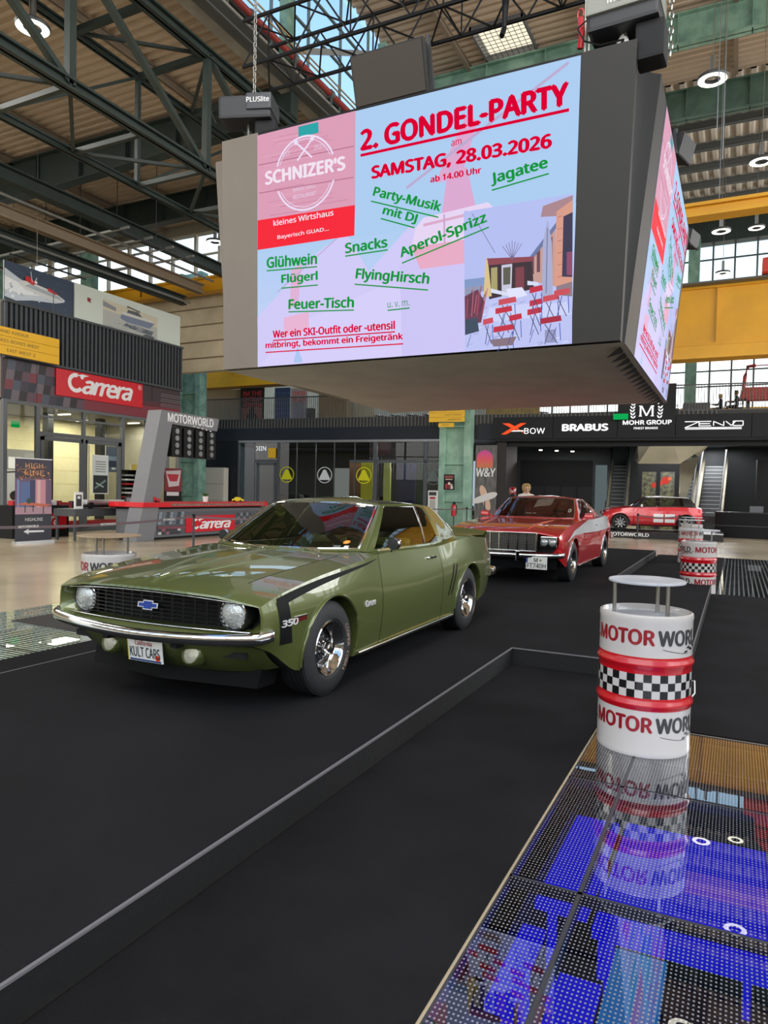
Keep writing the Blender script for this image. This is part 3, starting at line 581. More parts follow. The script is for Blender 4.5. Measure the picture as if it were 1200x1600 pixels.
# green columns at the end of the shop
def column(x,y,z0,z1,lab,w=1.1,mat=None,num=None):
    r=empty('steel_column',(x,y,0),0,lab,'column')
    for s,wd in ((-1,.32),(1,.32)): b=MB(); b.box(s*w/2-wd/2,s*w/2+wd/2,-.3,.3,z0,z1); b.build('flange',mat or m_green,r,bevel=.01)
    b=MB(); b.box(-w/2,w/2,-.06,.06,z0,z1); b.build('web',mat or m_green,r)
    z=z0+1.2
    while z<z1: b=MB(); b.box(-w/2,w/2,-.25,.25,z,z+.05); b.build('batten',mat or m_green,r); z+=1.9
    return r
c1=column(-27.6,31,0,13.6,'green steel column between the shop and the sports car showroom',1.35)
letter('number','8.1',.5,.42,m_txtk,(-.75,-.31,5.35),(1,0,0),(0,0,1),c1)
c2=column(-12.95,34.3,0,8.1,'pale green riveted column right of the showroom glass',1.35,M('mint_column','#a5c9b2',.5,noise=.2,nscale=1.5,col2='#86ab96'))
# ================================================================ BACK FACADE  (local frame: u right, d depth, z up)
FO=(-4.08,35.5,0); FR=math.atan2(.1045,.9945)
wB=empty('wall_back',FO,FR,kind='structure')
m_fas=M('fascia_blue_grey','#232830',.5,spec=.25); m_sl=M('balustrade_slat','#5d5c58',.5)
b=MB(); b.box(-26,-7.1,-.05,.3,4.4,5.13); b.box(-26,22,.3,9,4.55,5.13); b.build('fascia',m_fas,wB)
# timber/metal slat band 5.13..5.65 and balustrade bars to 6.85
b=MB(); b.box(-26,22,.02,.1,5.13,5.66); b.build('slat_back',M('slat_back','#33322f',.6),wB)
sb=MB(); sb.box(-.03,.03,-.03,.02,5.13,5.68); sme=sb.mesh('slat',m_sl)
for i in range(150): link('slat',sme,wB,loc=(-25.9+i*.195,0,0))
sb=MB(); sb.box(-.012,.012,-.02,.01,5.66,6.84); sme=sb.mesh('balustrade_bar',m_sl)
for i in range(290): link('balustrade_bar',sme,wB,loc=(-26+i*.125,0,0))
b=MB(); b.box(-26,22,-.03,.03,6.82,6.88); b.build('handrail',m_dark,wB)
b=MB(); b.box(10,22,-.02,.02,5.8,5.84); b.build('rail',m_dark,wB)
# showroom front: u -22..-10
b=MB(); b.box(-26,-22,-.02,.2,0,4.4); b.build('side_panel',M('panel_blue_black','#1b1f24',.55,spec=.25),wB)
b=MB(); b.box(-24.4,-22.6,-.6,-.12,0,2.85); b.build('white_box',M('white_wall_box','#cfc6b6',.7),None,'white wall block at the left of the dark showroom front','wall block',loc=FO,rot=(0,0,FR))
for k in (.95,1.9): b=MB(); b.box(-24.4,-22.6,-.61,-.6,k,k+.015); b.build('block_joint',m_grey,wB)
b=MB(); b.box(-22,-9.9,-.06,.06,4.32,4.44); b.build('head_rail',M('rail_alu','#8a8d8f',.4,.5),wB)
b=MB()
for u,w in ((-21.97,.1),(-20.91,.03),(-19.37,.16),(-18.22,.03),(-17.04,.03),(-15.91,.03),(-14.69,.03),(-13.49,.22),(-10.65,.2)): b.box(u-w/2,u+w/2,-.05,.05,0,4.32)
for a,c in ((-20.91,-19.37),(-15.0,-10.0)): b.box(a,c,-.05,.05,3.2,3.34)
b.build('window_frame',M('frame_dark_grey','#4a4e52',.4),wB)
dg=glassmat('showroom_glass',(.55,.6,.6),1.3)
us=[-21.97,-20.91,-19.37,-18.22,-17.04,-15.91,-14.69,-13.49,-10.65,-9.95]
for a,c in zip(us[:-1],us[1:]):
    b=MB(); b.box(a+.02,c-.02,-.01,.01,.02,4.3); b.f=b.f[2:3]; b.m=[0]; b.build('glass_pane',dg,wB)
b=MB(); b.box(-20.75,-19.5,-.04,.03,.02,3.1); b.f=b.f; d2=empty('door_2',FO,FR,kind='structure')
b=MB(); b.box(-20.8,-20.62,-.05,.04,.02,3.18); b.box(-19.66,-19.5,-.05,.04,.02,3.18); b.box(-20.8,-19.5,-.05,.04,3.02,3.18); b.build('door_frame',M('frame_dark_grey'),d2)
# round brand decals on the glass
m_decy=M('decal_yellow','#d6d400',.5); m_decw=M('decal_white','#d8dad8',.5)
for k,(u,mt,col,lab) in enumerate(((-18.81,m_decy,'#d9d400','yellow round badge decal on the showroom glass, leftmost'),(-16.46,m_decw,'#d9dbd9','white round badge decal on the showroom glass'),(-14.12,m_decy,'#d9d400','yellow round badge decal beside the yellow panel'),(-10.2,m_decw,'#5f6a68','faint round badge decal beside the green column'))):
    r=empty('badge_decal',(0,0,0),0,lab,'decal'); r.location=Matrix.Translation(FO)@Matrix.Rotation(FR,4,'Z')@Vector((u,-.06,2.5)); r.rotation_euler=(0,0,FR)
    sh_=arcstrip(0,0,.43,.045,0,360,col,30)+[([(-.33,-.2),(-.29,-.27),(.29,-.27),(.33,-.2),(.09,.27),(0,.31),(-.09,.27)],col)]
    art('badge',sh_,m_print,(0,0,0),(1,0,0),(0,0,1),r)
    if k<3: letter('lettering','LOTUS',.48,.11,m_txtk,(-.24,-.004,-.19),(1,0,0),(0,0,1),r); art('monogram',arcstrip(0,.08,.05,.02,20,340,'#4a4a30',14),m_print,(0,-.003,0),(1,0,0),(0,0,1),r)
def FW(u,d,z): return Matrix.Translation(FO)@Matrix.Rotation(FR,4,'Z')@Vector((u,d,z))
b=MB(); b.box(-.24,.24,-.03,0,-.28,.28); b.build('yellow_sign',M('sign_yellow'),None,'small yellow square sign hanging at the showroom door','sign',loc=FW(-19.75,-.1,3.72),rot=(0,0,FR))
r=empty('white_sign',FW(-21.0,.6,3.9),FR,'white letters behind the showroom glass above the door','sign'); letter('lettering','DIIN',.75,.25,m_sw,(-.3,0,0),(1,0,0),(0,0,1),r)
# showroom interior
b=MB(); b.box(-25.9,-9.2,8.8,9,0,4.5); b.build('wall_showroom',M('showroom_back','#3c3a38',.8),kind='structure',loc=FO,rot=(0,0,FR))
def fbox(name,mat,x0,x1,y0,y1,z0,z1,lab,cat,bev=0):
    b=MB(); cx,cy=(x0+x1)/2,(y0+y1)/2; b.box(x0-cx,x1-cx,y0-cy,y1-cy,0,z1-z0); return b.build(name,mat,None,lab,cat,loc=FW(cx,cy,z0),rot=(0,0,FR),bevel=bev)
m_ypan=M('yellow_panel','#c9c52e',.6)
fbox('wall_panel',m_ypan,-15.3,-14.6,2.4,2.6,0,3.4,'yellow wall panel inside the showroom left of the third badge','panel')
fbox('wall_panel',M('pale_yellow_panel','#c8cf72',.6),-13.9,-13.5,2.4,2.6,0,3.3,'pale yellow wall panel inside the showroom beside the wide post','panel')
fbox('wall_panel',M('brown_panel','#6b4a33',.6),-16.2,-15.4,2.8,3.0,0,3.3,'brown lit wall panel inside the showroom','panel')
fbox('wall_panel',M('navy_panel','#222b52',.6),-13.3,-12.2,3,3.2,0,3.3,'navy wall panel inside the showroom','panel')
fbox('wall_panel',M('green_panel','#2e4a38',.6),-11.9,-11.2,2.5,2.7,0,3.3,'dark green wall panel inside the showroom','panel')
pw=fbox('wall_panel',M('white_wall_glow','#c4d4e4',.6,emit=.75),-11.4,-8.6,6.2,6.3,.6,3.6,'bright white lit wall at the right inside the showroom','panel')  # not a lamp: the wall's brightness is put in as emission
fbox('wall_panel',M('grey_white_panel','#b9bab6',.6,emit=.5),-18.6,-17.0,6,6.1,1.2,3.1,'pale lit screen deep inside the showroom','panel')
r=empty('ceiling_track',FW(-12,1.4,3.25),FR,'black ceiling track with hanging spot lamps in the showroom','lamp')
b=MB(); b.box(-2.2,2.6,-.02,.02,.0,.04); b.build('track',m_alu,r)
for k in range(8): b=MB(); b.tube((-1.6+k*.55,0,0),(-1.6+k*.55,0,-.25),.035,6); b.build('spot',m_black,r)
b=MB(); b.box(-.22,.22,-.02,0,-.3,.3); b.build('framed_picture',M('frame_paper','#e8e4dc',.5),None,'small framed picture on the bright showroom wall','picture',loc=FW(-10.95,6.1,2.1),rot=(0,0,FR))
for u,d,e_ in ((-20,3,220),(-16,3,240),(-12,3,260)):
    l=bpy.data.lights.new('showroom_lamp','AREA'); l.size=2; l.energy=e_*.55; l.color=(1,.95,.85); o=bpy.data.objects.new('showroom_lamp',l); COL.objects.link(o); o.location=FW(u,d,4.3)
# sign fascia of the right half: u -7.05..10
m_sp=M('sign_fascia','#1a1b1e',.55,spec=.25)
for k,(a,c,z0,z1) in enumerate(((-7.05,-4.1,4.4,5.47),(-4.1,-1.12,4.4,5.47),(-1.12,1.43,4.4,6.9),(1.43,4.57,4.4,5.47),(4.57,8,4.4,5.47),(8,12,4.4,5.47))):
    b=MB(); b.box(a+.01,c-.01,-.35,-.03,z0,z1); b.build('sign_panel',m_sp,wB,bevel=.01)
b=MB(); b.box(-7.0,12,-.3,.6,4.28,4.4); b.box(-7.0,12,.1,.3,4.05,4.3); b.build('soffit',m_black,wB)
b=MB(); b.box(-7.9,-7.05,-.1,.2,4.4,5.2); b.build('fascia_end',m_fas,wB)
def sign(name,u,z,lab): return empty(name,FW(u,-.37,z),FR,lab,'sign')
r=sign('brand_sign',-6.64,4.62,'glowing orange X and white letters sign, leftmost on the dark fascia')
art('letter_x',[([(0,.0),(.25,0),(.75,.25),(1.25,0),(1.0,.62) if False else (1.25,0),(.82,.3),(1.25,.55),(.95,.55),(.68,.4),(.4,.55),(.05,.55),(.5,.32)],'#f04a1c')],artmat('orange_glow',1.3),(0,0,0),(1,0,0),(0,0,1),r)
letter('lettering','BOW',1.0,.28,m_sw,(1.15,0,.02),(1,0,0),(0,0,1),r,bold=.0,spacing=1.05); art('dash',[([(.5,.14),(.62,.19),(1.12,.19),(1.12,.14)],'#ffffff')],artmat('white_glow_print',1.5),(0,-.004,0),(1,0,0),(0,0,1),r)
r=sign('brand_sign',-3.67,4.75,'white glowing slab letter sign right of the orange X'); letter('lettering','BRABUS',2.14,.34,m_sw,(0,0,0),(1,0,0),(0,0,1),r,bold=.045,ext=.03)
r=sign('wreath_sign',-.88,5.0,'white wreath emblem with M above group lettering on the tall fascia panel')
letter('lettering','MOHR GROUP',2.14,.2,m_sw,(0,0,0.02),(1,0,0),(0,0,1),r,bold=.02,ext=.02); letter('small_lettering','FINEST BRANDS',1.05,.1,m_sw,(.5,0,-.2),(1,0,0),(0,0,1),r,bold=.01)
letter('monogram','M',.6,.46,m_sw,(.74,0,.42),(1,0,0),(0,0,1),r,bold=.0)
for k in (0,1): b=MB(); b.box(.7+k*.52,.84+k*.52,-.012,0,.40,.425); b.box(.7+k*.52,.84+k*.52,-.012,0,.87,.895); b.build('serif',m_sw,r)
lv=[]
for s in (-1,1):
    for k in range(5):
        for t in (-1,1):
            cx=1.03+s*(.62-.02*abs(k-2)); cz=.3+k*.15; a=math.radians(90-s*0+t*38); dx,dz=math.cos(a),math.sin(a)
            lv.append(([(cx,cz),(cx+dx*.09-dz*.035,cz+dz*.09+dx*.035),(cx+dx*.19,cz+dz*.19),(cx+dx*.09+dz*.035,cz+dz*.09-dx*.035)],'#ffffff'))
art('wreath',lv,artmat('white_glow_print',1.5),(0,0,0),(1,0,0),(0,0,1),r)
r=sign('brand_sign',1.82,4.78,'thin outlined white letter sign at the right end of the fascia')
wg=artmat('white_glow_print',1.5); zs=[]; w=.035
def pl(pts,cl=False):
    q=list(pts)+([pts[0]] if cl else [])
    for (a,b_),(c,d) in zip(q[:-1],q[1:]): zs.append((ln(a,b_,c,d,w),'#ffffff'))
pl([(0,.34),(.62,.34),(.0,.06),(2.35,.06)]); pl([(0.02,.0),(2.35,.0)]); pl([(1.1,.34),(.6,.34),(.6,.14),(1.1,.14)]); pl([(.62,.24),(1.05,.24)]); pl([(1.2,.14),(1.2,.34),(1.62,.14),(1.62,.34)]); pl([(1.7,.34),(1.93,.14),(2.1,.34)]); pl([(2.0,.14),(2.4,.14),(2.4,.34),(2.0,.34)],1)
art('outline_letters',zs,wg,(0,0,0),(1,0,0),(0,0,1),r)
b=MB(); b.box(-.33,.33,-.05,.05,-.13,.13); b.build('exit_sign',M('exit_green2','#12b45a',emit=.9),None,'green exit sign in front of the wreath emblem','sign',loc=FW(-.97,-.6,5.38),rot=(0,0,FR))
# yellow boards on the column
ys=empty('direction_sign',FW(-10.2,-1.0,5.1),FR,'yellow direction sign with stacked boards on the pale green column','sign')
for k in range(3): b=MB(); b.box(0,1.85,-.08,0,.12+k*.235,.345+k*.235); bb=b.build('board',M('sign_yellow'),ys); letter('lettering',('BUSINESS UNITS','EAST AVENUE','EXECUTIVE LOUNGE NORTH')[k],(.7,.85,1.1)[k],.07,m_txtk,(1.7-(.7,.85,1.1)[k],-.084,.2+k*.235),(1,0,0),(0,0,1),bb)
b=MB(); b.box(.5,1.3,-.08,0,-.14,.06); bb=b.build('board',M('sign_yellow'),ys); letter('lettering','TOILETS',.35,.06,m_txtk,(.7,-.084,-.07),(1,0,0),(0,0,1),bb)
r=empty('event_poster',FW(-9.35,-1.05,1.8),FR,'small black and red event poster on the pale green column','poster')
b=MB(); b.box(0,.55,-.02,0,0,.78); b.build('sheet',m_black,r); art('print',[(rc(.05,.6,.5,.72),'#8c3b34'),(rc(.08,.5,.45,.56),'#b9a08c'),(ci(.14,.25,.06),'#b03030'),(ci(.28,.32,.07),'#e8c9b8'),(ci(.4,.25,.06),'#c9b0a8'),(rc(.08,.05,.2,.2),'#a02428'),(rc(.22,.05,.34,.24),'#7d1d22'),(rc(.36,.05,.48,.2),'#d8d0c8')],m_print,(0,-.021,0),(1,0,0),(0,0,1),r)
# posters / banners on the gallery above
def vban(u0,u1,z0,z1,base,shapes,lab,txt=None,tc=m_red,d=.9):
    r=empty('tall_banner',FW(u0,d,z0),FR,lab,'banner'); b=MB(); b.box(0,u1-u0,0,.04,0,z1-z0); b.build('cloth',M('cloth_'+base[1:],base,.7),r)
    if shapes: art('print',shapes,m_print,(0,-.004,0),(1,0,0),(0,0,1),r)
    for k,t in enumerate(txt or ()): letter('lettering',t,(u1-u0)*.8,.26,tc,((u1-u0)*.1,-.012,z1-z0-.45-k*.34),(1,0,0),(0,0,1),r,bold=.02)
m_rl=M('red_lettering','#c43a38',.5)
vban(-22.5,-20.9,5.15,7.6,'#1c1a1c',[(rc(.1,.2,1.5,1.3),'#8a5040'),(ci(.8,1.1,.2),'#2c2022'),([(.35,.2),(1.3,.2),(1.1,.95),(.5,.95)],'#231d22')],'black banner with red heading and a figure on the gallery',('IM THE','CENTER OF','ATTENTION'),m_rl)
vban(-20.2,-19.2,5.15,7.55,'#33476f',[(ci(.1+.2*i,.3+.3*j,.03,6),'#6d83ab') for i in range(5) for j in range(8)],'blue dotted banner on the gallery right of the black one')
vban(-19.15,-18.1,5.15,7.5,'#a4a0a6',[(rc(.2,.3,.85,1.6),'#8e8c98')],'pale banner with red heading beside the blue dotted one',('CENTER','OF ATT'),m_rl)
fbox('gallery_wall',M('gallery_plaster','#a8967a',.8),-26,-22.6,1.2,1.4,5.14,7.6,'beige wall piece at the left of the gallery','wall')
fbox('gallery_cabinet',M('gallery_brown','#8d7a5c',.7),-17.5,-15.8,1.2,2.0,5.14,7.4,'brown wooden cabinet on the gallery behind the railing','cabinet')
fbox('gallery_wall',M('gallery_plaster2','#b9b49c',.7),-18.2,-14.6,2.6,2.8,5.14,8.5,'pale wall behind the cabinet on the gallery','wall')
fbox('fire_hydrant_box',m_dark,-18,-17.6,.6,1.0,5.14,6.3,'dark box standing behind the railing beside the pale banner','box')
b=MB(); b.box(-.95,.95,-.05,.05,-.22,.22); b.build('yellow_sign',M('sign_yellow'),None,'yellow sign hanging under the video cube over the gallery','sign',loc=FW(-14.9,-.6,7.1),rot=(0,0,FR))
for k in range(7):
    r=empty('cafe_table',FW(-13.8+k*.95-(0 if k<4 else -3.2),1.4,5.14),FR,['grey cafe table on the gallery, first right of the brown cabinet','grey cafe table on the gallery, second right of the brown cabinet','grey cafe table on the gallery, third right of the brown cabinet','grey cafe table on the gallery just left of the pale green column','grey cafe table on the gallery behind the orange X sign','grey cafe table on the gallery above the slab letter sign','grey cafe table on the gallery beside the wreath sign'][k],'table','cafe tables on the gallery')
    b=MB(); b.tube((0,0,.72),(0,0,.75),.35,12); b.build('table_top',m_alu,r); b=MB(); b.tube((0,0,0),(0,0,.72),.03,6); b.tube((0,0,0),(0,0,.02),.2,10); b.build('pedestal',m_dark,r)
fbox('timber_screen',M('ochre_timber','#a98f4a',.7,noise=.3,nscale=6),-7.6,-4.9,.5,.7,5.7,6.4,'ochre timber screen behind the railing above the orange X sign','screen')
r=empty('flood_lamp',FW(-8.0,-.9,6.1),FR,'white flood lamp fixed on the pale green column','lamp'); b=MB(); b.bar((-.3,0,.35),(.25,0,-.1),.4,.3); b.build('housing',m_white,r,bevel=.02); b=MB(); b.bar((-.35,0,.1),(-.1,0,-.25),.2,.1); b.build('bracket',m_dark,r)
# passage wall with W&Y graphic
r=empty('curtain_banner',FW(-7.95,-.2,0),FR,'grey streaked banner with pink arch and white letters beside the column','banner')
b=MB(); b.box(0,1.1,0,.06,0,4.1); b.build('cloth',M('streaked_grey','#777472',.8,noise=.5,nscale=3,stretch=(6,1,.5)),r)
ar=[]
for k in range(9):
    z0=2.95+k*.1; cc=['#d07850','#d8744f','#de6a54','#e3605c','#e65868','#e55276','#e04e84','#d84a90','#cf489a'][k]; hw=.42 if k<5 else .42*math.sqrt(max(.02,1-((k-4.5)/4.6)**2)); hw2=.42 if k<4 else .42*math.sqrt(max(.0,1-((k-3.5)/4.6)**2))
    ar.append(([(.48-hw,z0),(.48+hw,z0),(.48+hw2,z0+.1),(.48-hw2,z0+.1)],cc))
art('arch_print',ar,m_print,(0,-.004,0),(1,0,0),(0,0,1),r); letter('lettering','W&Y',1.0,.45,m_txtw,(.05,-.012,2.5),(1,0,0),(0,0,1),r,bold=.03,shear=.1)
fbox('passage_wall',M('passage_dark','#2c2826',.7),-6.85,-6.4,-.1,3,0,4.3,'dark brown wall pier beside the streaked banner','wall')
# entrance hall behind: black wall block, escalators, desk
bb=fbox('black_wall_block',M('near_black','#08080a',.5,spec=.2),-6.2,-2.4,3.0,3.4,0,3.5,'black display wall behind the red and white car','wall block')
b=MB()
for k in range(4): x=-1.2+k*.85-.2; b.box(x,x+.75,-.22,-.2,1.3,2.1)
b.build('recess_frame',m_black,bb)
fbox('glass_partition',M('pale_glass_panel','#a7bcc0',.3,emit=.25),-2.35,-1.75,4.0,4.1,.3,3.3,'pale glass partition right of the black display wall','partition')
for k in range(3):
    b=MB(); b.tube((0,0,0),(0,0,.05),.09,10); b.build('downlight',M('downlight_glow','#fff8ea',emit=5),None,['round downlight in the passage, first from the column','round downlight in the passage, second from the column','round downlight in the passage above the black wall'][k],'lamp','passage downlights',loc=FW(-5.0+k*.75,2+.6*k,3.96))
l=bpy.data.lights.new('passage_lamp','AREA'); l.size=3; l.energy=420; o=bpy.data.objects.new('passage_lamp',l); COL.objects.link(o); o.location=FW(1.5,3.0,4.35)
for u,d_,e_ in ((-4,6,260),(3.5,7.5,420),(8,3,260)):
    l=bpy.data.lights.new('hall_fill','AREA'); l.size=2.5; l.energy=e_; o=bpy.data.objects.new('hall_fill',l); COL.objects.link(o); o.location=FW(u,d_,4.4)  # fill lights added to brighten the escalators, no fixtures here
def escalator(u,w,lab,run=6.5,d0=4,slope=.55):
    r=empty('escalator',FW(u,d0,0),FR,lab,'escalator'); n=22; g=M('step_grey','#75787b',.4,.5)
    st=MB(); st.box(-w/2,w/2,.02,.35,-.5,-.02,1); st.box(-w/2,w/2,0,.35,-.03,0,0); sm=st.mesh('step',[M('step_nosing','#9a9c9e',.4,.3),M('step_riser','#404346',.6)])  # dark riser and pale nosing: shading between steps put into the colours
    for i in range(n): link('step',sm,r,loc=(0,.3+i*.32,.25+i*.215))
    for s in (-1,1):
        p0,p1=(s*(w/2+.12),0,.1),(s*(w/2+.12),n*.32+.3,.1+n*.215)
        b=MB(); b.hexa([(p0[0]-.1,0,0),(p0[0]+.1,0,0),(p0[0]+.1,7.3,4.7),(p0[0]-.1,7.3,4.7),(p0[0]-.1,0,.55),(p0[0]+.1,0,.55),(p0[0]+.1,7.3,5.3),(p0[0]-.1,7.3,5.3)]); b.build('side_cladding',M('mirror_steel','#6a6454',.42,.6,noise=.4,nscale=2),r)
        b=MB(); b.path([(p0[0],-.4,.75),(p0[0],-.55,1.0),(p0[0],-.3,1.15),(p0[0],7.3,6.1)],.045,8); b.build('handrail',m_black,r,smooth=40)
        b=MB(); b.hexa([(p0[0]-.012,-.3,.5),(p0[0]+.012,-.3,.5),(p0[0]+.012,7.3,5.3),(p0[0]-.012,7.3,5.3),(p0[0]-.012,-.3,1.1),(p0[0]+.012,-.3,1.1),(p0[0]+.012,7.3,6.0),(p0[0]-.012,7.3,6.0)]); b.build('glass_side',glassmat('balustrade_glass',(.85,.9,.88),1.2),r)
    return r
escalator(-1.28,.72,'escalator at the left of the mirrored entrance box'); e3=escalator(3.2,.95,'escalator at the right between steel sides'); e3.rotation_euler=(0,0,FR-.13); e2=escalator(2.05,.6,'narrow escalator just right of the mirrored entrance box',d0=5.2); e2.rotation_euler=(0,0,FR-.12)
# mirrored entrance box
r=empty('entrance_box',FW(.8,3.2,0),FR,'black framed entrance box with two glass doors under a faceted mirror canopy','entrance')
b=MB(); b.box(-1.0,1.0,-.05,.1,2.95,3.35); b.box(-1.0,-.78,-.05,.1,0,2.95); b.box(.78,1.0,-.05,.1,0,2.95); b.box(-.1,.1,-.05,.1,0,2.95); b.build('frame',m_black,r)
for s in (-1,1): b=MB(); b.box(*( (-.78,-.1) if s<0 else (.1,.78)),0,.03,0,2.95); b.build('door_pane',M('door_mottled_glass','#5a5c3c',.15,noise=.6,nscale=5,col2='#181a14',spec=1),r)  # opaque glass, mottled olive and near black
art('neon_lips',[(ci(.05,2.35,.16,14),'#e8442c'),(ci(.35,2.5,.2,14),'#d83a28'),(ci(-.2,2.25,.14,14),'#c83a28'),(ci(.55,2.6,.1,12),'#f07a50')],artmat('neon_print',.9),(0,-.01,0),(1,0,0),(0,0,1),r)
m_mir=M('mirror_facet','#b9bdbd',.08,1.0)
for pts in (((-1.0,-.05,3.35),(1.0,-.05,3.35),(.65,-.6,4.3),(-.4,-.6,4.3)),((1.0,-.05,3.35),(1.9,.2,3.75),(2.3,-.3,4.3),(.65,-.6,4.3)),((-1.0,-.05,3.35),(-.4,-.6,4.3),(-1.0,-.4,4.3),(-1.25,0,3.6)),((1.0,-.05,3.35),(1.1,.4,.5),(1.9,.5,3.75))):
    b=MB(); n_=len(pts); b.add(list(pts)+[(x,y+.04,z) for x,y,z in pts],[tuple(range(n_)),tuple(range(n_,2*n_))[::-1]]+[(i,(i+1)%n_,n_+(i+1)%n_,n_+i) for i in range(n_)]); b.build('mirror_facet',m_mir,r)
# info desk and dark wall right
r=empty('reception_desk',(-.4,33.0,0),-.12,'long black reception desk at the right below the escalators','desk'); b=MB(); b.box(-.4,7,0,.9,0,1.02); b.build('front',M('desk_black','#0a0b0e',.4,spec=.25),r,bevel=.01); b=MB(); b.box(-.42,7,-.05,.95,1.02,1.08); b.build('desk_top',M('desk_top','#1d2024',.25),r); b=MB(); b.box(-.41,7,-.012,0,.5,.515); b.build('shadow_joint',m_grey,r)
b=MB(); b.box(-.25,.25,-.15,.15,0,.26); b.build('paper_tray',m_grey,None,'grey paper tray standing on the black reception desk','tray',loc=(.75,33.3,1.08))
fbox('black_wall_block',M('near_black'),5.4,12,4.0,4.4,0,3.6,'black wall block behind the reception desk','wall block')
fbox('rear_wall',M('rear_grey','#26282a',.7,spec=.2),-9,14,9.2,9.4,0,4.6,'dark grey rear wall behind the escalators','wall')
r=empty('barrier_gate',(-1.1,34.3,0),0,'curved steel barrier gate before the right escalator','barrier'); b=MB(); b.path([(-.25,0,0),(-.25,0,.9),(0,0,1.15),(.3,0,1.1),(.45,0,.6),(.4,0,0)],.04,8); b.build('rail',m_dark,r); b=MB(); b.box(-.22,.4,-.01,.01,.15,.85); b.build('pane',M('dark_glass_pane','#303538',.1,spec=1),r)
# ================================================================ VIDEO CUBE
cube=empty('video_cube',(-3.6,10,3.2),0,'huge suspended four sided video cube showing a party poster','video screen')
def c_(p): return (p[0]+3.6,p[1]-10,p[2]-3.2)
m_fab=M('black_stretch_fabric','#cfc8c0',.8,bump=.35,bscale=3,noise=.1,nscale=1.5); m_fab2=M('black_side_fabric','#0c0c0d',.75); m_led=M('led_tile_lit','#7a7168',.5,0,noise=.05,nscale=2); m_ledr=M('led_tile_shaded','#292826',.5,0,spec=.3)  # same LED tile twice: right copy has shade put into its colour
T=2.79 ; tilt=.28
# faces: front, right, back, left as slabs
F00,F10,F11,F01=(-6.13,7.5,3.2),(-1.10,7.5,3.2),(-.98,7.22,6.0),(-5.98,7.22,6.02)
def slabface(q,nrm,th,name,mat,x):
    n_=Vector(nrm)*th; b=MB(); q=[Vector(c_(p)) for p in q]; b.hexa([q[0],q[1],q[1]+n_,q[0]+n_,q[3],q[2],q[2]+n_,q[3]+n_]); return b.build(name,mat,cube)
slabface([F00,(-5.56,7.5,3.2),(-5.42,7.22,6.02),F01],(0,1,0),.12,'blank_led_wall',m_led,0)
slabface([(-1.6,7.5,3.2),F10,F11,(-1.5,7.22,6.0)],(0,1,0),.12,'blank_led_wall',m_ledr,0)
slabface([(-5.56,7.502,3.2),(-1.6,7.502,3.2),(-1.5,7.222,6.0),(-5.42,7.222,6.02)],(0,1,0),.12,'led_wall',m_black,0)
R00,R10,R11,R01=(-1.08,7.66,3.2),(-1.08,12.6,3.2),(-.83,12.75,6.0),(-.83,7.92,6.0)
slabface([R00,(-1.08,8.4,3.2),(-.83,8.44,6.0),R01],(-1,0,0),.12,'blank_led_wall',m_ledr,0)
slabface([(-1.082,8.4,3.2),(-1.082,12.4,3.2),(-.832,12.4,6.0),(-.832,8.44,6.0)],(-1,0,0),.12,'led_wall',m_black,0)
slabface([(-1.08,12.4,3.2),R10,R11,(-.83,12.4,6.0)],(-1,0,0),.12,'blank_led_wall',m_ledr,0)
slabface([(-6.15,12.6,3.2),(-6.15,7.6,3.2),(-6.4,7.6,6),(-6.4,12.7,6)],(1,0,0),.12,'blank_led_wall',m_led,0)
slabface([(-1.1,12.7,3.2),(-6.1,12.7,3.2),(-6.3,12.95,6),(-.95,12.95,6)],(0,-1,0),.12,'blank_led_wall',m_led,0)
# fabric underside: sagging taut cloth, and corner wedge
P=[]
for i in range(25):
    r=[]
    for j in range(25):
        s,t=i/24,j/24; x=-6.13+(5.05)*s; y=7.56+5.06*t; r.append(c_((x,y,3.19+.06*math.sin(PI*s)*math.sin(PI*t)+.012*math.sin(23*s+3*t)*math.sin(PI*t))))
    P.append(r)
b=MB(); b.grid(P); b.build('underside_cloth',m_fab,cube,smooth=60)
P=[]
for i in range(13):
    t=i/12; z=3.16+(6.0-3.16)*t; a=Vector(F10).lerp(Vector(F11),t); c=Vector(R00).lerp(Vector(R01),t); r=[]
    for j in range(9):
        s=j/8; p=a.lerp(c,s); d=.10*math.sin(PI*s)*(.3+.7*t); r.append(c_((p.x-d,p.y+d*.3,p.z-(.05*math.sin(PI*s) if i==12 else 0))))
    P.append(r)
b=MB(); b.grid(P); b.build('corner_cloth',m_fab2,cube,smooth=60)
b=MB()
for k in range(16): y=7.75+k*.31; b.add([c_(p) for p in ((-1.16,y,3.17),(-1.10,y+.05,3.22),(-1.10,y+.22,3.22),(-1.16,y+.28,3.17),(-1.3,y+.14,3.10))],[(0,1,2,3),(0,3,4)])
b.build('cloth_lacing',m_fab2,cube,kind='stuff')
b=MB(); b.box(*[v for v in (-2.3,2.3,-2.3,2.3,2.55,2.62)]); b.build('top_cover',m_black,cube)
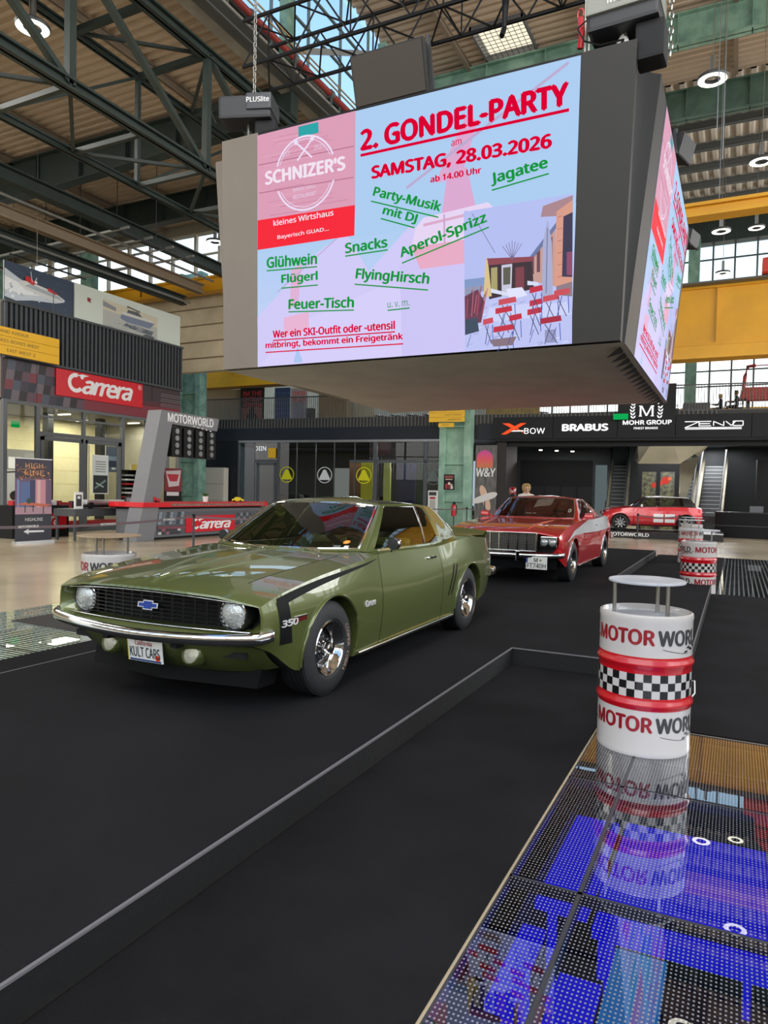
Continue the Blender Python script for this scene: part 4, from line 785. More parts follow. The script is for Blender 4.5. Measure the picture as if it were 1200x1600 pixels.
# poster artwork (front coordinates u 0..5.0 from left bottom corner F00, v up the tilted face)
Vt=Vector((0,-.28,2.8)).normalized(); m_scr=artmat('screen_light',1.0)
bg=[([(.55,0),(4.54,0),(4.62,2.79),(.70,2.8)],'#a9cbef')]
for k in range(14): # soft vertical change towards lilac
    v=k*.1; f=k/14; c=[int(a*(1-f)+b_*f) for a,b_ in zip((201,206,248),(172,204,240))]; bg.append(([(.55+v*.053,v),(4.54+v*.03,v),(4.54+(v+.1)*.03,v+.1),(.55+(v+.1)*.053,v+.1)],'#%02x%02x%02x'%tuple(c)))
bg+=[([(.56,0),(3.38,0),(3.38,.95),(2.75,1.45),(2.2,1.0),(1.9,1.48),(1.5,1.3),(.58,.62)],'#cfc8f6'),([(.56,0),(2.0,.0),(3.3,.0),(3.38,.7),(2.3,.8),(1.2,.5)],'#d4cdf8'),
 ([(3.0,1.45),(3.38,1.2),(3.38,.0),(2.6,0),(2.6,1.0)],'#cbc4f4')]
pk='#d9a6cf'; bg+=[([(3.05,1.85),(3.35,1.85),(3.55,2.4),(3.4,2.45)],pk),([(3.12,1.5),(3.52,1.5),(3.42,1.95),(3.2,1.95)],pk),(ln(2.7,1.85,4.5,2.75,.03),'#b9a7cf'),([(2.9,1.5),(3.65,1.55),(3.75,1.45),(3.75,1.2),(2.75,1.2),(2.8,1.4)],'#e4d3f2'),([(2.75,1.2),(3.38,1.2),(3.38,.95),(2.85,.95)],'#e6a9c4'),(ln(2.9,1.42,3.6,1.47,.03),'#d8a8c8'),(ln(3.15,1.2,3.15,1.5,.02),'#c99fc8'),(ln(3.4,1.2,3.4,1.5,.02),'#c99fc8'),
 ([(.98,.35),(1.35,.4),(1.35,.62),(.98,.58)],'#e6b2d2'),([(1.08,.7),(1.2,.7),(1.28,1.2),(1.12,1.15)],'#deb0d4'),(ln(.9,.9,1.9,1.5,.012),'#b9a7cf'),([(1.1,.02),(1.24,.02),(1.17,.22)],'#a9c4ee')]
# wooden board block
bg+=[([(.65,1.79),(2.04,1.77),(2.08,2.8),(.70,2.8)],'#d99ab4')]
for k in range(36):
    v=1.83+k*.027; sh=rng.choice(['#cb88a6','#e2a8c0','#c27c9b','#dd9fba']); x0=.7+rng.random()*.6; bg.append((ln(x0,v,x0+.3+rng.random()*.45,v-.01,.007),sh))
bg+=[(ln(.69,2.12,2.03,2.08,.012),'#b4708c'),(ln(.7,2.45,2.05,2.42,.012),'#b4708c')]
bg+=[([(.63,1.445),(2.02,1.43),(2.04,1.77),(.65,1.80)],'#f5102c'),(rc(1.3,2.66,1.58,2.78),'#16a0a4')]
wl_='#e9dcf4'; bg+=arcstrip(1.37,2.24,.42,.022,20,160,wl_,24)+arcstrip(1.37,2.24,.42,.022,200,340,wl_,24)+arcstrip(1.37,2.24,.385,.008,22,158,wl_,20)+arcstrip(1.37,2.24,.385,.008,205,335,wl_,20)
bg+=[(ln(1.27,2.4,1.48,2.6,.022),wl_),(ln(1.48,2.4,1.27,2.6,.022),wl_),(ci(1.26,2.61,.03,8),wl_),(ci(1.49,2.61,.03,8),wl_)]
# patio photograph
X0,X1,Y1_=3.38,4.55,1.49; W_,H_=X1-X0,Y1_
def Q(*p): return [(X0+a*W_,b_*H_) for a,b_ in p]
ph=[(Q((0,0),(1,0),(1,1),(0,1)),'#b3bdf0'),(Q((0,0),(1,0),(1,.42),(0,.45)),'#bcc3f2'),(Q((0,.45),(.3,.47),(.3,.52),(0,.52)),'#7f97c4'),(Q((0,.4),(.25,.43),(.25,.47),(0,.46)),'#8f96b4'),
 (Q((.55,.56),(.85,.78),(.85,.40),(.66,.45)),'#c59a92'),(Q((.55,.56),(.87,.84),(.87,.8),(.6,.56)),'#6a76a0'),(Q((.74,.95),(1,.99),(1,.94),(.86,.87),(.72,.88)),'#a9848c'),(Q((.86,.9),(1,.96),(1,.38),(.84,.40)),'#d89a88'),(Q((.92,.86),(1,.88),(1,.45),(.91,.46)),'#3a3450'),(Q((.95,.62),(1,.62),(1,.46),(.95,.47)),'#8a4a6a'),(Q((.86,.40),(1,.42),(1,.32),(.86,.34)),'#8c7a86')]
for k in range(4): ph.append((Q((.63+k*.055,.60+k*.04),(.66+k*.055,.62+k*.04),(.66+k*.055,.50+k*.01),(.63+k*.055,.50+k*.01)),'#6c4450'))
ph+=[(Q((.22,.62),(.64,.60),(.66,.40),(.24,.36)),'#3a2a34'),(Q((.22,.65),(.66,.62),(.64,.59),(.24,.60)),'#8c4450'),(Q((.26,.58),(.32,.58),(.32,.42),(.26,.42)),'#a8a06c'),(Q((.36,.59),(.46,.59),(.45,.37),(.36,.37)),'#c6c6da'),(Q((.375,.57),(.445,.57),(.44,.45),(.375,.45)),'#5a5a4c'),(Q((.49,.56),(.57,.56),(.57,.38),(.49,.38)),'#7c3c48'),(Q((.24,.41),(.46,.36),(.46,.38),(.24,.44)),'#d8dcf4'),(Q((.6,.43),(.7,.42),(.7,.44),(.6,.46)),'#d8dcf4'),
 (Q((.185,.38),(.265,.38),(.235,.6),(.215,.66),(.205,.6)),'#d9c08c'),(Q((.73,.34),(.83,.34),(.82,.7),(.78,.86),(.74,.7)),'#a8acd0'),(ln(X0+.77*W_,.36*H_,X0+.78*W_,.8*H_,.012),'#7c80a8'),
 (Q((0,.2),(.16,.2),(.2,.34),(.13,.44),(0,.4)),'#6a3a50'),(Q((0,.12),(.14,.14),(.12,.24),(0,.23)),'#3a4a5c'),(Q((.4,.42),(.55,.42),(.6,.36),(.44,.34)),'#dfe2fb'),(Q((.24,.3),(.62,.3),(.66,.2),(.2,.2)),'#ccd2f8'),(Q((.6,.3),(.95,.28),(1,.2),(.6,.2)),'#ccd2f8')]
for k in range(14): ph.append((ln(X0+(.02+.012*k)*W_,(.25+.01*(k%4))*H_,X0+(.03+.015*k)*W_,(.38+.02*(k%5))*H_,.008),rng.choice(['#b05066','#8c3850','#5a3044','#c46a78'])))
for x,y,s in ((.33,.31,.17),(.3,.25,.16),(.28,.12,.2),(.43,.19,.12),(.62,.28,.12),(.6,.22,.13),(.74,.30,.15),(.72,.15,.19),(.84,.33,.14),(.62,.37,.12),(.18,.18,.1)):
    ph.append((Q((x,y),(x+s,y+.012),(x+s*.95,y+.05),(x,y+.04)),rng.choice(['#c22a40','#a8243c','#cc4a58']))); ph.append((ln(X0+(x+s/2)*W_,y*H_,X0+(x+s*.2)*W_,(y-.14)*H_,.008),'#3a4a8c')); ph.append((ln(X0+(x+s*.2)*W_,y*H_,X0+(x+s*.8)*W_,(y-.14)*H_,.008),'#34405c')); ph.append((ln(X0+(x+s*.9)*W_,y*H_,X0+(x+s*.95)*W_,(y-.12)*H_,.008),'#2a50b0'))
ph+=[(ln(X0+.08*W_,.98*H_,X0+.3*W_,.68*H_,.006),'#707090')]
for k in range(7): ph.append((ln(X0+.46*W_,.62*H_,X0+(.37+.03*k)*W_,(.72+.01*(3-abs(k-3)))*H_,.006),'#70688c'))
for k in range(9): ph.append((Q((.76,.1-k*.01),(.86,.1-k*.01),(.86,.105-k*.01),(.76,.105-k*.01)),'#5a5470'))
ph.append((Q((.25,.07),(.5,.08),(.46,.02),(.28,.02)),'#84707c'))
for k in range(60):
    x=rng.random()*.98; y=rng.random()*.4; ph.insert(4,(ln(X0+x*W_,y*H_,X0+min(.99,x+.05)*W_,(y+.01)*H_,.008),rng.choice(['#c9cdf6','#a8aee0','#dfe2fb','#9ba0cc'])))
for k in range(5): ph.append((ln(X0+(.02+.2*k)*W_,.03*H_,X0+(.06+.2*k)*W_,.12*H_,.006),'#3a4a9a'))
for k in range(6): ph.append((ln(X0+(.87)*W_,(.46+.08*k)*H_,X0+.91*W_,(.465+.08*k)*H_,.008),'#b87868'))
bg+=ph
m_tr=M('screen_red_text','#dc0032',emit=1.0); m_tg=M('screen_green_text','#16963c',emit=1.0); m_tw=M('screen_white_text','#f2e4f2',emit=1.0); m_tp=M('screen_pale_text','#eadcf2',emit=.95)
def shearfn(O,U,V,N): pass
texts=[('2. GONDEL-PARTY',2.14,2.335,2.37,.235,0,m_tr,.055,1),('am',3.25,2.185,.12,.055,0,m_tr,.01,0),('SAMSTAG, 28.03.2026',2.27,1.99,2.07,.165,-1.3,m_tr,.055,0),('ab 14.00 Uhr',3.0,1.85,.59,.07,0,m_tr,.04,0),
('Jagatee',3.70,1.685,.61,.145,6,m_tg,.04,1),('Party-Musik',2.27,1.80,.88,.14,-20,m_tg,.04,1),('mit DJ',2.39,1.59,.45,.12,-21,m_tg,.04,1),('Snacks',1.90,1.235,.56,.125,0,m_tg,.04,1),('Aperol-Sprizz',2.63,1.065,1.06,.15,13.5,m_tg,.04,1),
('Glühwein',.77,1.20,.74,.14,-3,m_tg,.04,1),('Flügerl',.98,.965,.53,.14,-2,m_tg,.04,1),('FlyingHirsch',2.02,.9,.95,.16,-10,m_tg,.04,1),('Feuer-Tisch',1.07,.67,.93,.13,-4,m_tg,.04,1),('u. v. m.',2.44,.56,.28,.06,0,m_tg,.0,1),
('Wer ein SKI-Outfit oder -utensil',.82,.34,1.71,.10,-1,m_tr,.04,1),('mitbringt, bekommt ein Freigetränk',.70,.20,1.93,.10,-1,m_tr,.04,1),
("SCHNIZER'S",.80,2.19,1.14,.16,-1,m_tw,.05,0),('IMBISS|GRILL',1.2,2.035,.33,.05,0,m_tp,.0,0),('RESTAURANT',1.2,1.955,.33,.05,0,m_tp,.0,0),('EST.',1.08,2.47,.12,.05,0,m_tp,.0,0),('2021',1.52,2.47,.13,.05,0,m_tp,.0,0),('kleines Wirtshaus',.90,1.69,.86,.07,0,m_tw,.02,0),('Bayerisch GUAD...',.95,1.515,.74,.06,0,m_tw,.02,0)]
def show(parent,O,U,V,flip):
    art('picture',bg,m_scr,O,U,V,parent,dz=.00003)
    U_=Vector(U).normalized(); V_=Vector(V).normalized(); N_=U_.cross(V_); O_=Vector(O)
    for s,u,v,w,h,ang,mt,bold,ul in texts:
        a=math.radians(ang); uu=U_*math.cos(a)+V_*math.sin(a); vv=-U_*math.sin(a)+V_*math.cos(a); base=O_+U_*u+V_*v+N_*.022
        o=letter('lettering',s,w,h,mt,base,uu,vv,parent,bold=bold)
        if ul: b=MB(); p=base-vv*(.035 if h<.2 else .055); t=.014 if h<.2 else .03; q=[p,p+uu*w,p+uu*w+vv*t,p+vv*t]; b.hexa([x-N_*.002 for x in q]+q); b.build('underline',mt,parent)
show(cube,c_((-6.13,7.499,3.2)),(1,0,0),Vt,False)
V2t=Vector((.25,0,2.8)).normalized(); show(cube,c_((-1.079,7.87,3.2)),(0,1,0),V2t,True)
# chain hoists, chains, speakers, slings
m_hst=M('hoist_black','#26282c',.45); m_hstg=M('hoist_grey','#8b8d86',.45)
def chain(x,y,z0,z1,lab,mat=m_steel):
    n_=int((z1-z0)/.075); b=MB()
    lk=[]
    for k in range(8): a=2*PI*k/8; lk.append((math.cos(a)*.02,math.sin(a)*(.045)))
    for i in range(n_):
        z=z0+i*.075; b.path([((x+u,y,z+v) if i%2 else (x,y+u,z+v)) for u,v in lk],.008,4,closed=True)
    return b.build('chain',mat,None,lab,'chain')
def hoist(loc,rz,txt,lab,grey):
    r=empty('chain_hoist',loc,rz,lab,'hoist'); r.scale=(1.12,1.12,1.12) if grey else (1.12,1.12,1.12)
    b=MB(); b.hexa([(-.3,-.16,-.1),(.3,-.16,-.1),(.3,.16,-.1),(-.3,.16,-.1),(-.3,-.18,.14),(.3,-.18,.14),(.3,.18,.14),(-.3,.18,.14)]); b.build('body',m_hst,r,bevel=.03)
    b=MB(); b.box(.02,.31,-.19,.19,-.02,.16) if not grey else b.box(-.31,.31,-.2,.2,.02,.17); cap=b.build('end_cover',m_hstg if grey else M('hoist_dark_cover','#3a3d42',.45),r,bevel=.02)
    letter('lettering',txt,.26 if not grey else .4,.06,m_txtw,(-.12,-.205,.07) if grey else (.03,-.195,.05),(1,0,0),(0,0,1),r,bold=.02)
    b=MB(); b.path([(0,0,-.1),(0,0,-.2),(.03,0,-.25),(.05,0,-.3),(.0,0,-.34),(-.04,0,-.3)],.018,8); b.build('hook',m_steel,r)
    b=MB(); b.box(.1,.34,-.1,.14,-.42,-.1); b.build('chain_bag',M('bag_black','#1a1b1e',.8),r,bevel=.03)
    b=MB(); b.path([(-.3,-.05,.1),(-.4,-.1,0),(-.33,-.12,-.14),(-.2,-.1,-.2),(0,-.05,-.18)],.008,5); b.build('cable',m_black,r)
    return r
hoist((-5.72,7.42,6.38),.35,'PLUSlite','black chain hoist hanging at the upper left corner of the video cube',False)
hoist((-1.12,7.40,6.30),-.05,'MOVECAT','grey and black chain hoist at the upper right corner of the video cube',True)
chain(-5.66,7.45,6.6,14.0,'steel chain rising from the left hoist'); chain(-.72,7.6,6.0,14,'thin steel chain right of the grey hoist')
for k,(x,lab) in enumerate(((-1.52,'white hoisting strap left of the grey hoist'),(-1.48,'second white hoisting strap beside the grey hoist'))): b=MB(); b.bar((x,7.45,5.95),(x,7.45,12),.015,.015); b.build('strap',m_white,None,lab,'strap')
b=MB(); b.path([(-1.56,7.4,6.15),(-1.54,7.38,6.3),(-1.56,7.4,6.45)],.03,8); b.path([(-1.56+.03*math.cos(a),7.4,6.5+.05*math.sin(a)) for a in [2*PI*k/10 for k in range(10)]],.008,5,closed=True); b.build('red_hook',m_red,None,'red safety hook hanging beside the grey hoist','hook')
for k,s in enumerate((-1,1)): b=MB(); b.bar((-1.14,7.42,6.2),(-1.14+s*.07,7.3,5.98),.04,.02); b.build('shackle_strap',m_white,None,['left white sling strap under the grey hoist','right white sling strap under the grey hoist'][k],'strap')
def speaker(loc,rz,tx,s,lab,gm=None):
    r=empty('loudspeaker',loc,rz,lab,'loudspeaker'); r.rotation_euler=(tx,0,rz)
    b=MB(); b.hexa([(-.55*s,-.25*s,-.33*s),(.55*s,-.25*s,-.33*s),(.4*s,.3*s,-.33*s),(-.4*s,.3*s,-.33*s),(-.55*s,-.3*s,.33*s),(.55*s,-.3*s,.33*s),(.4*s,.3*s,.33*s),(-.4*s,.3*s,.33*s)]); b.build('cabinet',M('speaker_black','#2b2c2d',.7),r,bevel=.015)
    b=MB(); b.hexa([(-.52*s,-.27*s,-.3*s),(.52*s,-.27*s,-.3*s),(.52*s,-.26*s,-.3*s),(-.52*s,-.26*s,-.3*s),(-.52*s,-.32*s,.3*s),(.52*s,-.32*s,.3*s),(.52*s,-.3*s,.3*s),(-.52*s,-.3*s,.3*s)]); b.build('grille',gm or M('speaker_grille','#4a453f',.9,bump=.3,bscale=150),r)
    b=MB(); b.bar((.56*s,-.1,-.34*s),(.5*s,0,.42*s),.04,.05); b.bar((-.56*s,-.1,-.34*s),(-.5*s,0,.42*s),.04,.05); b.build('bracket',m_dark,r)
speaker((-4.4,9.0,7.35),0,.25,1.0,'black wedge loudspeaker standing above the video cube')
speaker((-.99,12.15,7.1),1.3,.2,.5,'black loudspeaker behind the right edge of the video cube',m_black); speaker((-.87,13.2,6.02),1.3,.1,.38,'small black loudspeaker low behind the right edge of the video cube',m_black)
# rigging trusses
def truss(p0,p1,s,lab,n=22,r_=.03):
    r=empty('rigging_truss',p0,0,lab,'truss'); d=Vector(p1)-Vector(p0); dn=d.normalized(); a=dn.cross(Vector((0,0,1))).normalized()*s/2; u=Vector((0,0,s/2)); cs=[a+u,-a+u,-a-u,a-u]
    for c in cs: b=MB(); b.tube(c,c+d,r_,8); b.build('chord',m_black,r)
    b=MB()
    for i in range(n):
        t0,t1=i/n,(i+1)/n
        for k in range(4): p,q=cs[k],cs[(k+1)%4]; 
        for k in range(4):
            p,q=cs[k],cs[(k+1)%4]; b.tube(p+d*t0,q+d*t1 if i%2==0 else q+d*t1,r_*.5,5) if i%2==0 else b.tube(q+d*t0,p+d*t1,r_*.5,5)
            b.tube(p+d*t1,q+d*t1,r_*.45,5) if i%3==0 else None
    b.build('lacing',m_black,r,kind='stuff'); return r
truss((-7.25,9.6,8.7),(3.5,9.6,8.7),.72,'black box rigging truss above the video cube')
b=MB(); b.tube((-3.0,9.5,9.0),(-3.0,9.4,7.9),.09,8,r2=.03); b.tube((-3.0,9.4,7.9),(-3.0,9.3,7.75),.035,8); b.build('black_sling',m_black,None,'black sling hanging from the truss above the loudspeaker','strap')
# ring lamps
def ringlamp(x,y,z,lab,s=.3):
    r=empty('ring_lamp',(x,y,z),0,lab,'lamp','ring shaped high bay lamps')
    b=MB(); b.lathe([(s*.45,.02),(s*.5,-.03),(s*.95,-.03),(s,.02),(s*.95,.05),(s*.45,.05),(s*.45,.02)],32); b.build('housing',m_dark,r,smooth=40)
    b=MB(); b.lathe([(s*.52,-.035),(s*.93,-.035)],32); b.build('light_ring',M('ring_glow','#fffbe8',emit=4.0),r)
    b=MB(); b.tube((0,0,.05),(0,0,.55),.06*s/.3,10); b.build('driver',m_steel,r); b=MB(); b.tube((0,0,.55),(0,0,(13.7 if x<-12.3 else 17.7)-z),.012,5); b.build('suspension_rod',m_steel,r)
    return r
for a in ((-.85,19.5,12,'ring lamp hanging right of the video cube, nearest',.36),(-13.9,10.5,11.5,'ring lamp at the top left behind the lattice girder',.36),(-19,22.6,11.5,'ring lamp left of the video cube near its corner',.36),(-.85,30.6,12,'ring lamp in front of the far roof, second row',.36),(.37,24.8,12,'ring lamp at the right picture edge below the nearest',.36),(.4,33.7,13,'small ring lamp at the far right in front of the far roof',.33),(-.9,37,12.2,'ring lamp above the upper far windows',.33)): ringlamp(*a)
for k,(x,y,z0) in enumerate(((-.62,17,9.5),(-.5,17.2,9.0),(-.75,24,10.7))): b=MB(); b.tube((x,y,z0),(x+.02,y,17.6),.01,4); b.build('wire',m_steel,None,['thin wire right of the nearest ring lamp','second thin wire right of the nearest ring lamp','thin wire above the slim crane girder'][k],'wire')
# ================================================================ DRUM TABLES
m_dw=M('drum_white','#bcb8b5',.22,0,.5); m_dr=M('drum_red','#b40f1c',.25,0,.6); m_dk=M('drum_black','#101012',.3,0,.4); m_top=M('marble_top','#b9bcc2',.35,noise=.15,nscale=5,col2='#9a9ea6'); m_tred=M('print_dark_red','#8c1420',.35); m_tgy=M('print_charcoal','#3a3a3c',.35)
def drum(loc,rz,lab,table=True,topmat=m_top,tr=.29,th=1.08):
    r=empty('drum_table',loc,rz,lab,'drum table','printed steel drums used as bar tables'); R=.288
    b=MB(); b.lathe([(0,.84),(R-.03,.84),(R-.022,.875),(R-.012,.885),(R,.88),(R+.004,.86),(R,.84),(R,.625)],64); b.build('drum_shell',m_dw,r,smooth=35); b=MB(); b.lathe([(R,.29),(R,.035),(R+.004,.02),(R,0),(0,0)],64); b.build('drum_shell',m_dw,r,smooth=35)
    b=MB(); b.lathe([(R,.625),(R,.60),(R+.012,.585),(R+.012,.57),(R,.555),(R,.52)],64); b.build('red_band',m_dr,r,smooth=50)
    b=MB(); b.lathe([(R,.37),(R,.345),(R+.012,.33),(R+.012,.315),(R,.30),(R,.29)],64); b.build('red_band',m_dr,r,smooth=50)
    b=MB(); n_=36
    for i in range(n_):
        for j in range(3):
            a0,a1=2*PI*i/n_,2*PI*(i+1)/n_; z0=.37+j*.05; vs=[]
            for t in (0,.5,1): a=a0+(a1-a0)*t; vs+=[(R*math.cos(a),R*math.sin(a),z0),(R*math.cos(a),R*math.sin(a),z0+.05)]
            b.add(vs,[(0,2,3,1),(2,4,5,3)],(i+j)%2)
    b.build('checker_band',[m_dw,m_dk],r,smooth=50)
    b=MB(); b.lathe([(0,.842),(R-.034,.842)],48); b.build('drum_lid',topmat,r)
    def wrap(a0): return lambda x,y,z: ((R+.0018)*math.cos(a0+x/R),(R+.0018)*math.sin(a0+x/R),y)
    for z in (.70,.155):
        for a0 in (0,PI):
            for txt,w,x0,mt in (('MOTOR',.415,0,m_tred),('WORLD',.40,.43,m_tgy)):
                f=wrap(a0); letter('lettering',txt,w,.10,mt,(0,0,0),parent=r,bold=.045,fn=lambda x,y,zz,f=f,x0=x0,z=z:f(x+x0,y+z,0))
            b=MB()
            for k in range(7):
                for j in range(3):
                    if (k+j)%2==0: 
                        x=.62+k*.033+j*.012; zz=z-.045+j*.013+k*.0045; f=wrap(a0); b.add([f(x,zz,0),f(x+.03,zz+.003,0),f(x+.038,zz+.015,0),f(x+.008,zz+.012,0)],[(0,1,2,3)])
            f=wrap(a0)
            for k in range(10): x=.46+k*.02; zz=z-.02-.03*math.sin(k/10*PI/2); z2=z-.02-.03*math.sin((k+1)/10*PI/2); b.add([f(x,zz,0),f(x+.02,z2,0),f(x+.02,z2+.004,0),f(x,zz+.002,0)],[(0,1,2,3)])
            b.build('chequered_flag_print',m_dk,r)
    if table:
        for k in range(3): a=PI*.5+2*PI*k/3+.35; b=MB(); b.tube((.2*math.cos(a),.2*math.sin(a),.842),(.2*math.cos(a),.2*math.sin(a),th-.012),.013,10); b.build('post',m_steel,r,smooth=40)
        b=MB(); b.lathe([(0,th-.014),(tr-.004,th-.014),(tr,th-.01),(tr,th),(tr-.003,th+.003),(0,th+.003)],48); b.build('table_top',topmat,r,smooth=40)
    return r
drum((-.51,4.93,0),math.radians(205),'nearest white and red drum table, standing on the dotted glass floor',tr=.24)
drum((-.56,13.38,0),math.radians(262),'second drum table, behind the nearest, at the far stage corner',tr=.33)
drum((-1.0,19.3,0),math.radians(225),'third drum table, partly hidden behind the second one',tr=.3)
drum((-1.12,22.0,0),math.radians(222),'farthest white drum table, behind two others, before the red hatchback',tr=.28)
drum((-6.25,5.72,0),math.radians(190),'white drum table left of the green car with a wooden round top',topmat=M('wood_top','#a08a70',.45,noise=.2,nscale=12,stretch=(1,6,1)),tr=.34,th=1.08)
# cable loop at the stage edge
b=MB(); b.path([(-.325,6.6,.02),(-.3,6.4,.1),(-.26,6.25,.14),(-.25,6.1,.08),(-.3,6.0,.02),(-.33,5.9,.015)],.006,5); b.build('cable',m_white,None,'thin white cable loop at the stage corner behind the near drum','cable')
# ================================================================ LEFT: counter with arch, table, roll-up, tape
ct=empty('counter',(-16,15.9,0),0,'grey reception counter with red top and race track print','counter')
b=MB(); b.box(-1.1,-.0,0,6,.08,.95); b.build('body',m_grey,ct); b=MB(); b.box(-1.0,-.06,.05,5.95,0,.08); b.build('plinth',m_black,ct)
b=MB(); b.box(-1.25,.18,-.15,6.1,1.02,1.17); b.build('red_top',M('counter_red','#d4141e',.3,0,.4),ct,bevel=.01); b=MB(); b.box(-1.1,-.02,0,6,.95,1.02); b.build('shadow_joint',m_black,ct)
b=MB(); b.box(.18,.19,1.0,5.9,1.05,1.13); b.build('printed_edge',M('edge_print','#a8867a',.5,noise=.5,nscale=6,col2='#5a3030',stretch=(1,3,8)),ct)
ps=[(rc(0,0,5.2,.72),'#55565c'),(rc(0,.22,5.2,.28),'#3a3b40')]
for i in range(7):
    for j in range(4): 
        ps.append((rc(.03+i*.16+.02*j,.33+j*.1-.12*(i*.16)*0,.16+i*.16+.02*j,.42+j*.1),['#84929c','#3f444b','#66727c'][(i*2+j*3)%3]))
for i in range(6):
    for j in range(2): ps.append((rc(.03+i*.17,.02+j*.1,.17+i*.17,.1+j*.1),['#c9c4c6','#3a3a3f','#9a5a66'][(i+j)%3] if (i+j)%2==0 else '#34353a'))
for i in range(5):
    for j in range(4): ps.append((rc(3.9+i*.17,.1+j*.14,4.04+i*.17,.22+j*.14),['#7c8288','#404448'][(i+j)%2]))
ps.append(([(0,.2),(5.2,.1),(5.2,.2),(0,.28)],'#7a4450'))
art('track_print',ps,m_print,(.004,.6,.14),(0,1,0),(0,0,1),ct)
b=MB(); b.box(.005,.03,1.85,4.35,.18,.72); s_=b.build('red_sign_panel',M('sign_red'),ct); script_sign(ct,1.98,.27,2.2,.42,(.034,0,0),(0,1,0),(0,0,1))
for k,(y,lab,nm) in enumerate(((16.3,'small red model car standing on the red counter top, left','model_car'),(20.4,'small yellow model car on the far part of the counter top','model_car'))):
    r=empty(nm,(-15.95,y,1.17),.3,lab,'model car'); b=MB(); b.prism([(-.2,.03),(.2,.03),(.19,.1),(.1,.12),(.05,.17),(-.08,.17),(-.13,.11),(-.2,.1)],-.08,.08,f=lambda x,y,z:(x,z,y)); b.build('body',[m_red,M('toy_yellow','#d8c020',.3)][k],r,bevel=.008)
    for s in (-1,1):
        for x in (-.12,.12): b=MB(); b.tube((x,s*.07,.035),(x,s*.09,.035),.035,10); b.build('wheel',m_black,r)
r=empty('potted_plant',(-16.5,19.3,1.17),0,'small green plant in a white pot on the counter','plant'); b=MB(); b.lathe([(0,0),(.08,0),(.1,.18),(.09,.18),(.08,.02)],14); b.build('pot',m_white,r,smooth=40)
b=MB()
for k in range(22): a=k*2.4; e_=.3+.5*((k*7)%5)/5; d=Vector((math.cos(a)*math.cos(e_),math.sin(a)*math.cos(e_),math.sin(e_)+.3)).normalized(); p=Vector((0,0,.17)); s=Vector((-math.sin(a),math.cos(a),0))*.03; q=p+d*.2; b.add([p,p+d*.1+s,q,p+d*.1-s],[(0,1,2,3)])
b.build('leaves',M('leaf_green','#4f8040',.5),r,kind='stuff')
r=empty('event_board',(-17.6,18.9,0),0,'tall black and red price board behind the counter','board'); b=MB(); b.box(-.03,0,-.42,.42,0,2.3); b.build('panel',m_black,r); art('print',[(rc(0,1.5,.84,2.3),'#7c1c28'),([(.05,2.2),(.8,2.25),(.7,1.7),(.2,1.65)],'#c9c4c4'),([(.1,2.1),(.7,2.1),(.6,1.85),(.25,1.85)],'#b02436'),(rc(.1,1.35,.7,1.48),'#d8d8d8')]+[(rc(.1,.5+k*.09,.3,.53+k*.09),'#b8b8b8') for k in range(8)]+[(rc(.4,.5+k*.09,.6,.53+k*.09),'#8a8a8a') for k in range(8)],m_print,(.003,-.42,0),(0,1,0),(0,0,1),r)
# leaning arch with light boxes
ar=empty('start_light_gantry',(-16,15.55,0),0,'slanted grey gantry with white letters and hanging lamp panels','gantry')
b=MB(); b.prism([(0,0),(.72,0),(1.45,3.62),(3.6,3.57),(3.7,4.0),(.98,4.02)],-.45,.1,f=lambda x,y,z:(z,x,y)); b.build('arch',M('gantry_grey','#77787c',.55),ar,bevel=.015)
letter('lettering','MOTORWORLD',2.15,.28,m_txtw,(.104,1.25,3.68),(0,1,0),(0,0,1),ar,bold=.03)
art('chequered_flag_print',[(ln(2.4+.1*k,3.64-.01*k,2.5+.1*k,3.63-.01*k,.02),'#e4e4e4') for k in range(0,9,2)]+[(ln(2.6+.1*k,3.61-.01*k,2.7+.1*k,3.60-.01*k,.02),'#e4e4e4') for k in range(0,7,2)],m_print,(.102,0,0),(0,1,0),(0,0,1),ar)
for k in range(4):
    y=1.5+k*.55; b=MB(); b.box(-.3,.05,y,y+.44,2.62,3.55); lb=b.build('lamp_panel',m_black,ar,bevel=.01)
    for j in range(4): b=MB(); b.tube((.05,y+.22,2.76+j*.22),(.075,y+.22,2.76+j*.22),.085,16); b.build('lamp_lens',M('lamp_lens','#a9aaaa',.2,.6),lb)
# slot car display table
tb=empty('display_table',(-17.8,14.65,0),0,'dark metal table with a silver model chassis and price cards','table')
for y in (0,2.4):
    for x in (-.4,.35): b=MB(); b.box(x-.03,x+.03,y,y+.06,0,.72); b.build('leg',m_dark,tb)
b=MB(); b.box(-.5,.42,-.03,2.5,.72,.94); b.build('table_top',M('table_dark','#3f4245',.5),tb,bevel=.01)
ch=empty('model_chassis',(-17.8,16.05,.94),0,'long silver model on the dark display table','model'); b=MB(); b.box(-.25,.25,-.95,.95,.04,.1); b.build('base',m_black,ch); b=MB(); b.box(-.2,.22,-.85,.85,.12,.27); b.build('hull',m_alu,ch,bevel=.04)
for y in (-.7,.7): b=MB(); b.tube((.2,y,.1),(.28,y,.1),.1,14); b.build('wheel',m_black,ch)
poster('price_card','white price card at the left end of the display table',(-17.55,14.75,.94),.3,.5,[(rc(.05,.08,.25,.42),'#2c2c2c'),(rc(.1,.3,.2,.38),'#e0e0e0')],base='#e8e8e4')
poster('tablet_stand','small dark tablet on a stand at the right end of the display table',(-17.55,16.7,.96),.5,.36,[(rc(.04,.04,.46,.32),'#8a8f94')],base='#202022')
